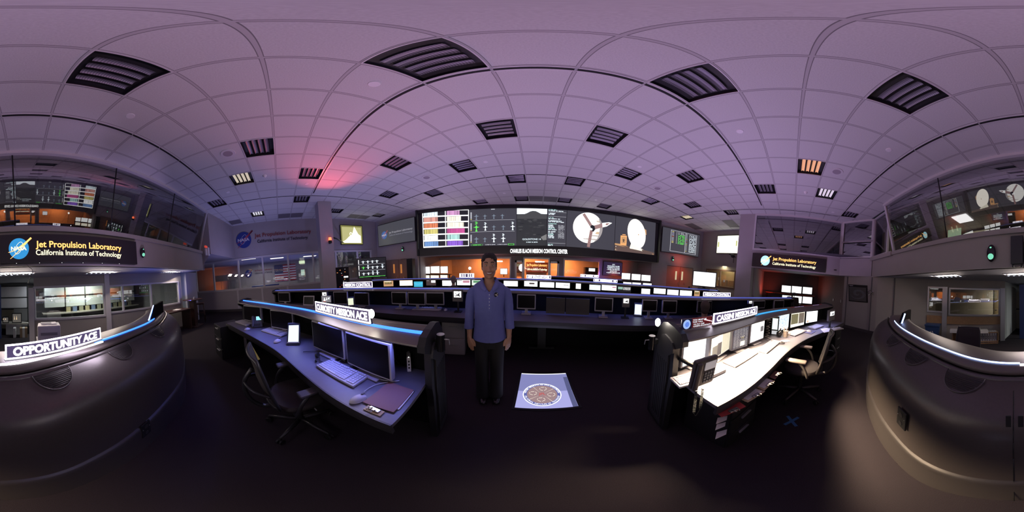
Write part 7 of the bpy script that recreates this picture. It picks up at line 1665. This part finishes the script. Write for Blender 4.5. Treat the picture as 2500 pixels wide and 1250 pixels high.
mb = MB(); mb.text('Jet Propulsion Laboratory', (b.x - a.x) / 2, .40, .16, E_tor, None, w=(b.x - a.x) * .92, bold=.03, y=-.035); obj('upper_lettering', mb, t, world=False); mb = MB(); mb.text('California Institute of Technology', (b.x - a.x) / 2, .14, .13, emit('sign_cream'), None, w=(b.x - a.x) * .92, bold=.03, y=-.035); obj('lower_lettering', mb, t, world=False)
t = thing('tool_rack', 'black equipment stack with a small lit sign behind the right office pane', 'equipment', (ofx(1446, 660, 10.2).x, 10.2, 0)); mb = MB(); mb.box((0, 0, .78), (1.1, .4, 1.56), M_black, bev=.02); obj('body', mb, t, world=False); mb = MB(); mb.box((-.1, -.21, 1.42), (.42, .02, .18), E_w); [mb.box((-.3 + k * .13, -.21, 1.0 - .07 * (k % 3)), (.04, .02, .02), (E_or, E_gr, E_red)[k % 3]) for k in range(6)]; obj('indicator', mb, t, world=False)
for k, (x, lab) in enumerate(((1375, 'white globe lamp standing behind the right office pane'), (1147, 'white globe lamp standing behind the woman in the office'))):
    p = ofx(x, 655, 10.8); t = thing('globe_lamp', lab, 'lamp', (p.x, 10.8, 0)); mb = MB(); mb.ell((0, 0, p.z), (.10, .10, .10), emit('globe_glow', (1, .95, .85), 3), 18, 12); obj('globe', mb, t, world=False); mb = MB(); mb.cyl((0, 0, 0), (0, 0, p.z - .08), .02, None, M_black, 10); mb.cyl((0, 0, 0), (0, 0, .02), .12, None, M_black, 20); obj('pole', mb, t, world=False)
# doors ahead left and right
def leafdoor(nm, A, B, x0, x1, slits, m, sm, z1=1.96):
    s0, s1 = sdist(x0, 680, A, B), sdist(x1, 680, A, B); ang = atan2(B[1] - A[1], B[0] - A[0]); mb = MB(); mb.M = Matrix.Translation((A[0], A[1], 0)) @ Matrix.Rotation(ang, 4, 'Z')
    for a_, b_ in ((s0, (s0 + s1) / 2 - .01), ((s0 + s1) / 2 + .01, s1)): mb.box(((a_ + b_) / 2, .05, z1 / 2), (b_ - a_, .05, z1), m)
    d = struct(nm, mb)
    for x, ya, yb in slits:
        p, s = on_v(x, ya, A, B); p2_, s = on_v(x, yb, A, B); mb = MB(); mb.M = Matrix.Translation((A[0], A[1], 0)) @ Matrix.Rotation(ang, 4, 'Z'); mb.box((s, .022, (p.z + p2_.z) / 2), (.11, .012, abs(p.z - p2_.z)), sm); obj('pane', mb, d)
        mb = MB(); mb.M = Matrix.Translation((A[0], A[1], 0)) @ Matrix.Rotation(ang, 4, 'Z'); mb.box((s + .2, .0, 1.0), (.03, .05, .12), M_alu); obj('door_handle', mb, d)
leafdoor('door_7', FL0, FL1, 944, 1008, ((962, 645, 667), (979.5, 645, 667)), mat('door_taupe', (.22, .18, .16), .55), emit('slit_amber', (.45, .16, .04), 1))
leafdoor('door_8', FR0, FR1, 1626, 1690, ((1650, 662, 683), (1665, 663, 684)), mat('door_rust', (.34, .22, .18), .55), emit('slit_cream', (.62, .52, .32), 1))
leafdoor('door_9', (9.6, -1.55), (7.2, -2.62), 2006, 2066, ((2030, 695, 720), (2048, 697, 721)), mat('door_dim', (.10, .075, .07), .55), emit('slit_yellow'), 2.04)
# tall dark speaker and door surroundings
P, s = on_v(1016, 660, FL0, FL1); mb = MB(); mb.box((P.x + .06, P.y - .45, .98), (.34, .30, 1.92), M_black, bev=.03, rz=.2); t = single('tower_speaker', mb, 'tall black tower speaker left of the video wall', 'speaker')
# right outer window glow
a, b = RW0, RW1; mb = MB(); mb.quad([(10.4, 6.2, .5), (10.1, 2.0, .5), (10.1, 2.0, 2.4), (10.4, 6.2, 2.4)], mat('amber_room', (.60, .46, .26), .7)); struct('wall_outer_room', mb)
mb = MB(); r = random.Random(1); p0 = on_v(1766, 690, (10.2, 6), (10.0, 2))[0]; mb.box((10.17, p0.y - .35, 1.22), (.05, .95, .40), mat('crowd_print', (.25, .17, .10), .8, noise=.8, nscale=40), bev=.01); single('window_poster', mb, 'brown speckled picture seen through the right outer window', 'poster')
area('amber_room_lamp', (9.85, 4.2, 2.35), (.25, 0, -1), .3, 2.2, 20, (1, .86, .55))
P, s = on_v(1795, 628, RW0, RW1); mb = MB(); c = Vector((P.x - .25, P.y, P.z)); mb.tube([(P.x - .02, P.y, P.z), c, c + Vector((-.15, .25, .12))], .03, M_black, 8); mb.ell(c + Vector((-.05, .05, .02)), (.10, .12, .10), M_black, 12, 8); mb.tube([c, c + Vector((0, 0, -.35))], .015, M_black, 6); single('screen_mount', mb, 'black mount and cables below the pale yellow screen', 'bracket')
# indicator pods: black ovals with green lamps
def pod(label, x, y, fn, r=.07, n=(0, 1, 0)):
    P = fn(x, y); n = Vector(n).normalized(); t = thing('indicator_pod', label, 'indicator', P, atan2(n.x, n.y) * -1 + pi)
    mb = MB(); mb.ell((0, 0, 0), (r * .62, .05, r * 1.05), M_gloss, 24, 16); obj('shell', mb, t, world=False)
    mb = MB(); mb.ell((0, -.022, -r * .38), (r * .42, .034, r * .45), emit('pod_green', (.18, .62, .42), 1.2), 18, 12); mb.ell((0, -.042, r * .62), (r * .14, .012, r * .10), emit('pod_green'), 10, 8); obj('lamp', mb, t, world=False)
pod('black oval pod with green lamp right of the wide rear sign', 348, 617, lambda x, y: on_y(x, y, -2.98), .115); pod('black oval pod with green lamp near the dark screen, rear right', 2420, 618, lambda x, y: on_y(x, y, -2.98), .155)
pod('black oval pod with green lamp above the left double doors', 983, 608, lambda x, y: on_v(x, y, (FL0[0], FL0[1] - .05), (FL1[0], FL1[1] - .05))[0], .13, (.2, -1, 0)); pod('black oval pod with green lamp above the red doors', 1643, 632, lambda x, y: on_v(x, y, (FR0[0], FR0[1] - .05), (FR1[0], FR1[1] - .05))[0], .13, (-.3, -1, 0))
# alarm boxes on the balcony end
P = on_y(506, 612, -2.655); t = thing('fire_alarm', 'white alarm boxes with red strobe at the left end of the balcony', 'alarm', P, pi); mb = MB(); mb.box((.10, 0, -.02), (.14, .05, .30), M_white, bev=.01); mb.box((-.12, 0, -.06), (.10, .05, .24), M_white, bev=.01); obj('box', mb, t, world=False); mb = MB(); mb.box((-.14, -.02, .12), (.16, .06, .07), emit('strobe_red', (.5, .05, .03), 1), bev=.01); obj('strobe', mb, t, world=False)
# ptz camera at the right corner
P, s = on_v(2038, 655, RB, RC_); t = thing('security_camera', 'white swivel camera on the corner wall right of the lit sign', 'camera', (P.x - .10, P.y + .10, P.z), 2.4); mb = MB(); mb.cyl((0, 0, -.05), (0, 0, .03), .05, .055, M_white, 20); mb.box((0, .09, -.09), (.10, .14, .03), M_black, bev=.005); mb.cyl((0, 0, -.09), (0, 0, -.05), .04, None, M_black, 16); obj('base', mb, t, world=False); mb = MB(); mb.ell((0, 0, .10), (.055, .055, .065), M_white, 20, 12); mb.cyl((-.0, -.035, .10), (0, -.062, .10), .030, None, M_gloss, 16); obj('head', mb, t, world=False)
# red beacon on the left pillar
P = on_v(804, 587, (-6.36, 1.7), (-6.36, 2.3))[0]; t = thing('beacon', 'red rotating beacon glowing on the side of the left pillar', 'beacon', P, pi / 2); mb = MB(); mb.cyl((0, -.10, -.12), (0, -.10, -.02), .07, .07, M_black, 18); mb.box((0, -.04, -.10), (.06, .10, .06), M_black); obj('base', mb, t, world=False); mb = MB(); mb.cyl((0, -.10, -.02), (0, -.10, .09), .062, .055, emit('beacon_red', (1, .16, .06), 3.0), 18); obj('lens', mb, t, world=False)
# equipment rack with glass sculptures
d = ray(836, 690); k = 7.5 / hypot(d.x, d.y); bx, by = d.x * k, d.y * k; zt = HC + ray(836, 652).z / hypot(ray(836, 652).x, ray(836, 652).y) * 7.5; t = thing('equipment_rack', 'tall black equipment rack by the left pillar with small orange lights', 'rack', (bx, by, 0), face(Vector((bx, by, 0)))); mb = MB(); mb.box((0, .3, zt / 2), (.66, .6, zt), M_black, bev=.01); obj('cabinet', mb, t, world=False)
mb = MB(); r = random.Random(6)
for k in range(16): mb.box((-.25 + r.random() * .5, -.006, .9 + r.random() * .75), (.03 + r.random() * .03, .01, .02), (E_or, E_red, E_line, mat('rack_unit', (.08, .08, .09), .3))[k % 4])
mb.box((.18, -.006, zt - .42), (.20, .01, .06), E_w); obj('indicator', mb, t, world=False)
M_cry = glass('crystal', .35, (.9, .92, .95))
for k, (x, lab, h) in enumerate(((832, 'pale fluted glass vase, left one on the equipment rack', .48), (846, 'pale fluted glass vase, right one on the equipment rack', .46))):
    q = ray(x, 640); kk = 7.6 / hypot(q.x, q.y); mb = MB(); mb.M = Matrix.Translation((q.x * kk, q.y * kk, zt)); mb.loft([ring((0, 0, z * h), rr, rr, 18) for z, rr in ((.0, .05), (.04, .05), (.08, .018), (.3, .03), (.6, .065), (.9, .06), (1, .05))], M_cry); single('glass_vase', mb, lab, 'vase')
mb = MB(); q = ray(838, 648); kk = 7.45 / hypot(q.x, q.y)
for j in range(7): a = j * .9; mb.tube(spline([(q.x * kk + .06 * cos(a), q.y * kk + .06 * sin(a), zt + .01), (q.x * kk + .2 * cos(a), q.y * kk + .2 * sin(a), zt + .10), (q.x * kk + .27 * cos(a), q.y * kk + .27 * sin(a), zt + .03)], 4), .016, M_cry, 6)
single('glass_sculpture', mb, 'low curling crystal sculpture on the equipment rack', 'ornament')
# high table and bar stools
M_stool = mat('dark_walnut', (.055, .025, .02), .35)
P = on_z(475, 795, 0); t = thing('bar_table', 'tall round dark table on one column at the rear left corner', 'table', (P.x, P.y, 0)); zt2 = 1.02
mb = MB(); mb.cyl((0, 0, zt2 - .03), (0, 0, zt2), .40, None, M_stool, 40); obj('tabletop', mb, t, world=False); mb = MB(); mb.box((0, 0, zt2 / 2), (.22, .22, zt2 - .06), M_stool, bev=.01); obj('column', mb, t, world=False); mb = MB(); mb.box((0, 0, .015), (.55, .55, .03), M_stool, bev=.008); obj('base', mb, t, world=False)
mb = MB(); mb.box((P.x - .05, P.y + .05, zt2 + .035), (.16, .05, .07), M_bz, rz=.3, bev=.004); single('table_card', mb, 'small tent card on the tall round table', 'card')
for k, (x, y, lab) in enumerate(((492, 785, 'dark wooden bar stool with padded seat right of the tall table'),)):
    Q = on_z(x, y, 0); 
    if k: Q = Vector((P.x - .62, P.y - .35, 0))
    t = thing('bar_stool', lab, 'stool', (Q.x, Q.y, 0), .4, 'dark bar stools'); mb = MB(); mb.box((0, 0, .76), (.36, .36, .06), M_stool, bev=.02); obj('seat', mb, t, world=False)
    for sx in (-1, 1):
        for sy in (-1, 1): mb = MB(); mb.tube([(sx * .15, sy * .15, .73), (sx * .18, sy * .18, 0)], .018, M_stool, 6); obj('leg', mb, t, world=False)
    mb = MB(); [mb.tube([p_, q_], .010, M_stool, 6) for p_, q_ in (((-.17, -.17, .28), (.17, -.17, .28)), ((.17, -.17, .34), (.17, .17, .34)), ((.17, .17, .28), (-.17, .17, .28)), ((-.17, .17, .34), (-.17, -.17, .34)))]; obj('stretcher', mb, t, world=False)
# side table with binders below
P = on_z(433, 754, .74); t = thing('side_table', 'dark side table with papers beneath the rear left window', 'table', (-4.75, -3.72, 0), -.23); mb = MB(); mb.box((0, 0, .72), (1.3, .55, .04), M_stool, bev=.005); obj('tabletop', mb, t, world=False)
for sx in (-1, 1):
    mb = MB(); mb.box((sx * .6, 0, .35), (.04, .5, .70), M_stool); obj('leg', mb, t, world=False)
for k in range(6):
    mb = MB(); mb.box((-4.62 + k * .085, -3.74 - k * .02, .155), (.07, .25, .30), M_white if k % 3 else mat('binder_red', (.3, .06, .05), .5), rz=-.23, bev=.004); single('binder', mb, ('white binder on the floor under the side table, in the row of six', 'binder')[0] if k % 3 else ('red binder at the start of the row under the side table', 'red binder in the middle of the row under the side table')[k // 3], 'binder', 'binders under the side table')
mb = MB(); mb.box((-4.9, -3.70, .745), (.30, .22, .010), mat('paper'), rz=.1); single('paper_sheet', mb, 'papers lying on the dark side table', 'paper')
# printer on a cabinet
P, s = on_v(119, 800, (0, -3.75), (1, -3.75)); t = thing('printer', 'white office printer behind the OPPORTUNITY ACE sign', 'printer', (P.x, P.y, .62), -.12); h = on_v(119, 791, (0, -3.75), (1, -3.75))[0].z - .62
mb = MB(); mb.box((0, 0, h / 2), (.50, .42, h), M_white, bev=.03); mb.box((0, -.0, h + .012), (.34, .26, .03), M_white, bev=.012); obj('body', mb, t, world=False); mb = MB(); mb.box((.06, .02, h + .03), (.24, .16, .012), mat('tray_grey', (.3, .29, .3), .5), bev=.004); mb.box((0, .215, h * .45), (.36, .01, .06), mat('tray_grey')); obj('tray', mb, t, world=False)
mb = MB(); mb.box((P.x, P.y, .307), (.56, .5, .614), mat('cabinet_pale', (.45, .43, .44), .5), bev=.01); single('printer_cabinet', mb, 'pale cabinet carrying the white printer', 'cabinet')
# cabinets in the open room at far left
YC = -7.3
def yc(x, y): return on_y(x, y, YC)
x0, x1 = yc(66, 720).x, yc(2, 720).x; zt_, zm, zb_ = yc(30, 699).z, yc(30, 727).z, yc(30, 752).z
t = thing('wall_cabinet', 'grey overhead cabinets in a black frame in the open room', 'cabinet', ((x0 + x1) / 2, YC, 0)); W = x1 - x0
mb = MB(); [mb.box((0, .0, z), (W + .08, .42, .04), M_black) for z in (zt_, zm, zb_)]; [mb.box((s_ * (W / 2 + .02), 0, zt_ / 2), (.04, .42, zt_), M_black) for s_ in (-1, 1)]; obj('frame', mb, t, world=False)
for k in range(2): mb = MB(); mb.box((0, .19, (zt_ + zm) / 2 if k == 0 else (zm + zb_) / 2), (W - .04, .04, abs(zt_ - zm) - .06), mat('cabinet_door', (.42, .41, .42), .5), bev=.005); obj('door', mb, t, world=False)
t = thing('work_desk', 'narrow desk under the overhead cabinets in the open room', 'desk', ((x0 + x1) / 2, YC + .2, 0)); zd = yc(30, 786).z; mb = MB(); mb.box((0, 0, zd), (W + .05, .6, .04), M_wall2); obj('desktop', mb, t, world=False); mb = MB(); mb.box((.0, 0, zd / 2), (W * .55, .5, zd - .06), mat('cabinet_pale')); obj('drawer_unit', mb, t, world=False)
for k, (x, y, w_, lab) in enumerate(((41, 771, .34, 'larger lit picture frame on the narrow desk'), (14, 777, .20, 'small lit picture frame on the narrow desk'))):
    p = on_y(x, y, YC + .45); t = thing('picture_frame', lab, 'picture', (p.x, YC + .45, zd + .02), 0); h = (.40, .26)[k]; mb = MB(); mb.box((0, 0, h / 2), (w_ + .06, .03, h), M_black, bev=.004); obj('frame', mb, t, world=False); mb = MB(); mb.quad([(-w_ / 2, .017, .04), (w_ / 2, .017, .04), (w_ / 2, .017, h - .04), (-w_ / 2, .017, h - .04)], emit('photo_dark', (.10, .09, .08), 1)); [mb.add([(dx + .04 * q_, .018, .14), (dx + .08 * q_, .018, .14), (dx + .06 * q_, .018, .30 - .1 * k)], [(0, 1, 2)], emit('photo_glow', (.9, .65, .4), 1)) for dx, q_ in ((-.05, 1), (.05, .8))]; obj('print', mb, t, world=False)
for k in range(4): p = on_y((52, 58, 64, 36)[k], 820, YC + .7); mb = MB(); mb.box((p.x, YC + .7, .18), (.10, .30, .36), (mat('box_tan', (.35, .24, .15), .7), M_white)[k % 2], bev=.004); single('archive_box', mb, ('tan archive box under the narrow desk, left of two', 'white archive box between the two tan boxes', 'tan archive box under the narrow desk, right of two', 'white archive box apart from the tan ones')[k], 'box')
# bright cabinet wall seen through the left glazing
t = thing('wall_cabinet', 'brightly lit row of pale cupboards behind the rear glazing', 'cabinet', (-3.2, -7.2, 0)); mp = mat('cupboard_pale', (.70, .74, .66), .5)
for k in range(5):
    for z0_ in (1.25, 1.72): mb = MB(); mb.box((-1.9 + k * .95, 0, z0_), (.88, .40, .42), mp, bev=.006); obj('door', mb, t, world=False)
mb = MB(); mb.box((0, .0, 1.48), (4.9, .42, .05), M_black); mb.box((0, .1, .80), (4.9, .60, .05), mat('counter_top')); obj('shelf', mb, t, world=False)
mb = MB(); r = random.Random(3)
for k in range(12): mb = MB(); mb.box((-5.2 + k * .30, -7.0, .925), (.20, .03, .2), (mat('card_a', (.3, .3, .2), .6), mat('card_b', (.15, .2, .3), .6), mat('card_c', (.4, .36, .2), .6))[k % 3]); single('pinned_card', mb, 'dim card standing in a row on the counter behind the rear glazing', 'card', 'cards on the rear counter')
# right rear: bookshelf, tubs, bin, chair, door, poster, foil model
ang = atan2(RB2[1] - RA2[1], RB2[0] - RA2[0])
def rearp(x, y, off=.35):
    n = Vector((-sin(ang), cos(ang))); n = n if n.y > 0 else -n; return on_v(x, y, (RA2[0] + n.x * off, RA2[1] + n.y * off), (RB2[0] + n.x * off, RB2[1] + n.y * off))[0]
a, b = rearp(2325, 812), rearp(2437, 812); W = hypot(a.x - b.x, a.y - b.y); zt_ = rearp(2380, 812).z; t = thing('bookshelf', 'low wooden bookshelf behind the black chair, rear right', 'bookshelf', (b.x, b.y, 0), atan2(a.y - b.y, a.x - b.x)); zm = zt_ - .36
mb = MB(); [mb.box((W / 2, -.12, z), (W, .32, .03), M_wood) for z in (zt_, zm, .08)]; [mb.box((x, -.12, zt_ / 2), (.03, .32, zt_), M_wood) for x in (.015, W / 2, W - .015)]; mb.box((W / 2, -.27, zt_ / 2), (W, .02, zt_), M_wood); obj('carcass', mb, t, world=False)
inv = Matrix.Translation((b.x, b.y, 0)) @ Matrix.Rotation(atan2(a.y - b.y, a.x - b.x), 4, 'Z')
for row, z in ((0, zm), (1, .08)):
    for k in range(7):
        mb = MB(); mb.M = inv; mb.box((.09 + k * .083, -.11, z + .17), (.070, .25, .30), mat('binder_white', (.62, .58, .62), .5), bev=.004); mb.box((.09 + k * .083, .018, z + .17), (.022, .004, .04), M_dark); single('binder', mb, 'white binder with a dark spine mark in the %s row of the low bookshelf' % ('upper', 'lower')[row], 'binder', 'white binders in the %s row of the low bookshelf' % ('upper', 'lower')[row])
for k, (x, w_, h, m_, lab, nm, ct) in enumerate(((2335, .42, .10, mat('tub_clear', (.5, .5, .52), .25), 'clear plastic tub of odds and ends on the bookshelf', 'storage_tub', 'tub'), (2367, .30, .05, mat('paper'), 'low pile of papers on the bookshelf', 'paper_pile', 'papers'), (2400, .32, .10, mat('paper'), 'thick white ream of paper on the bookshelf', 'paper_ream', 'papers'))):
    q = rearp(x, 805, .45); mb = MB(); mb.box((q.x, q.y, zt_ + .016 + h / 2), (w_, .24, h), m_, rz=atan2(a.y - b.y, a.x - b.x), bev=.01); single(nm, mb, lab, ct)
q = rearp(2277, 812, .42); t = thing('recycling_bin', 'blue recycling bin in the rear right corner', 'bin', (q.x, q.y, 0), ang + pi); zt_ = rearp(2277, 791, .42).z; mb = MB(); mb.loft([[(sx * w_, sy * w_ * .8, z) for sx, sy in ((-1, -1), (1, -1), (1, 1), (-1, 1))] for z, w_ in ((0, .18), (zt_ - .04, .235), (zt_ - .04, .25), (zt_, .25))], mat('bin_blue', (.02, .05, .14), .5), False); obj('body', mb, t, world=False)
mb = MB()
for k in range(3): a_ = k * 2.094; mb.tube([(.055 * cos(a_ + .2), .21 if False else -.0, 0), (.0, 0, 0)], .001, M_white, 4) if False else mb.add([(.06 * cos(a_ - .35), .222, zt_ * .62 + .06 * sin(a_ - .35)), (.035 * cos(a_ - .3), .222, zt_ * .62 + .035 * sin(a_ - .3)), (.035 * cos(a_ + .9), .222, zt_ * .62 + .035 * sin(a_ + .9)), (.06 * cos(a_ + .95), .222, zt_ * .62 + .06 * sin(a_ + .95)), (.075 * cos(a_ + 1.15), .222, zt_ * .62 + .075 * sin(a_ + 1.15))], [(0, 1, 2, 3, 4)], M_white)
obj('recycling_mark', mb, t, world=False)
q = rearp(2350, 850, 1.15); office_chair('plain black office chair at the rear console, backrest before the bookshelf', 1.36, -2.42, .25)
P0_, P1_ = (1.55, -6.05), (.35, -6.05); mb = MB(); x = on_y(2464, 760, -7.8).x; mb.box((2.35, -7.2, .98), (.05, .9, 1.96), mat('door_beige', (.62, .52, .36), .5)); d = struct('door_10', mb); mb = MB(); mb.cyl((2.30, -6.85, .98), (2.24, -6.85, .98), .03, None, M_alu, 12); obj('door_handle', mb, d)
mb = MB(); mb.box((1.02, -6.3, .98), (.22, .06, 1.96), mat('panel_blue', (.06, .10, .28), .5), rz=.1); struct('door_11', mb)
t = thing('office_cubicle', 'beige cubicle panels seen through the rear doorway', 'partition', (1.25, -8.3, 0)); mb = MB(); mb.box((0, 0, .45), (1.4, .05, .9), mat('cubicle_beige', (.50, .46, .36), .7)); obj('lower_panel', mb, t, world=False); mb = MB(); mb.box((0, 0, 1.35), (1.4, .05, .8), mat('cubicle_beige')); mb.box((0, .03, .93), (1.4, .02, .05), M_black); obj('upper_panel', mb, t, world=False)
# poster and foil model on the panels
q = [on_v(x, y, PA, PB)[0] for x, y in ((2072, 694), (2118, 697), (2119, 739), (2073, 735))]; sh_ = Vector((PB[1] - PA[1], -(PB[0] - PA[0]), 0)).normalized() * .02; sh_ = sh_ if sh_.dot(Vector((-q[0].x, -q[0].y, 0))) > 0 else -sh_
t = thing('poster', 'dark framed poster with a swirling storm picture on the right wall', 'poster', q[3] + sh_, 0); mb = MB(); mb.quad([p + sh_ for p in q], M_gloss); mb.quad([p for p in q], M_gloss); [mb.quad([q[i], q[(i + 1) % 4], q[(i + 1) % 4] + sh_, q[i] + sh_], M_gloss) for i in range(4)]; obj('board', mb, t)
pn = Pan([p + sh_ * 1.1 for p in q], sh_.normalized()); pn.rect(.04, .14, .94, .95, mat('storm_base', (.07, .065, .062), .6), 1)
for k in range(16):
    a_ = k * .42; rr = .06 + k * .022; n = 14; P_ = [(.5 + (rr + .012) * cos(a_ + i * .22), .52 + (rr + .012) * .78 * sin(a_ + i * .22)) for i in range(n)]; Q_ = [(.5 + rr * cos(a_ + i * .22), .52 + rr * .78 * sin(a_ + i * .22)) for i in range(n)]
    pn.poly(P_ + Q_[::-1], mat('storm_%d' % (k % 3), ((.22, .20, .17), (.10, .15, .12), (.10, .12, .22))[k % 3], .6), 2)
pn.text('Cassini', .16, .09, .06, .20, M_white, 3); obj('print', pn.mb, t)
P, s = on_v(2130, 714, PA, PB); mb = MB(); r = random.Random(12); c = P + sh_ * 6
for k in range(34):
    d1 = Vector((r.random() - .5, r.random() - .5, r.random() - .5)).normalized(); d2 = Vector((r.random() - .5, r.random() - .5, r.random() - .5)).normalized(); mb.add([c + d1 * .05, c + d1 * (.10 + .07 * r.random()), c + (d1 + d2 * .5).normalized() * .09], [(0, 1, 2)], mat('foil', (.6, .56, .55), .2, .9))
mb.tube([P, c], .01, M_alu, 6); single('foil_model', mb, 'crumpled silvery foil star on the wall beside the storm poster', 'ornament')
# observation rooms: speaker, lit panel, yellow board
mb = MB(); P, s = on_v(1857, 541, (7.25, 2), (7.25, -2)); mb.box(P, (.30, .30, .42), M_black, bev=.02, rz=.4); single('loudspeaker', mb, 'black loudspeaker hung in the upper corner behind the right window', 'speaker')
P = on_z(2350, 541, 0) if False else on_y(2350, 541, -5.2); mb = MB(); mb.box((P.x, -5.2, HCEIL - .03), (.62, .62, .02), emit('panel_glow', (1, .98, .9), 2.2)); single('observation_light', mb, 'square lit ceiling panel behind the right leaning glass', 'ceiling light')
P = on_y(2330, 570, -6.0); mb = MB(); mb.box((P.x, -6.0, P.z + .1), (.7, .04, .5), emit('pale_green_sheet', (.35, .55, .33), 1)); single('green_screen', mb, 'pale green screen behind the right leaning glass', 'screen')
mb = MB(); mb.box((2.9, -6.4, 3.5), (1.5, .05, 1.5), mat('warm_wall', (.6, .55, .42), .7)); struct('wall_observation_back', mb)
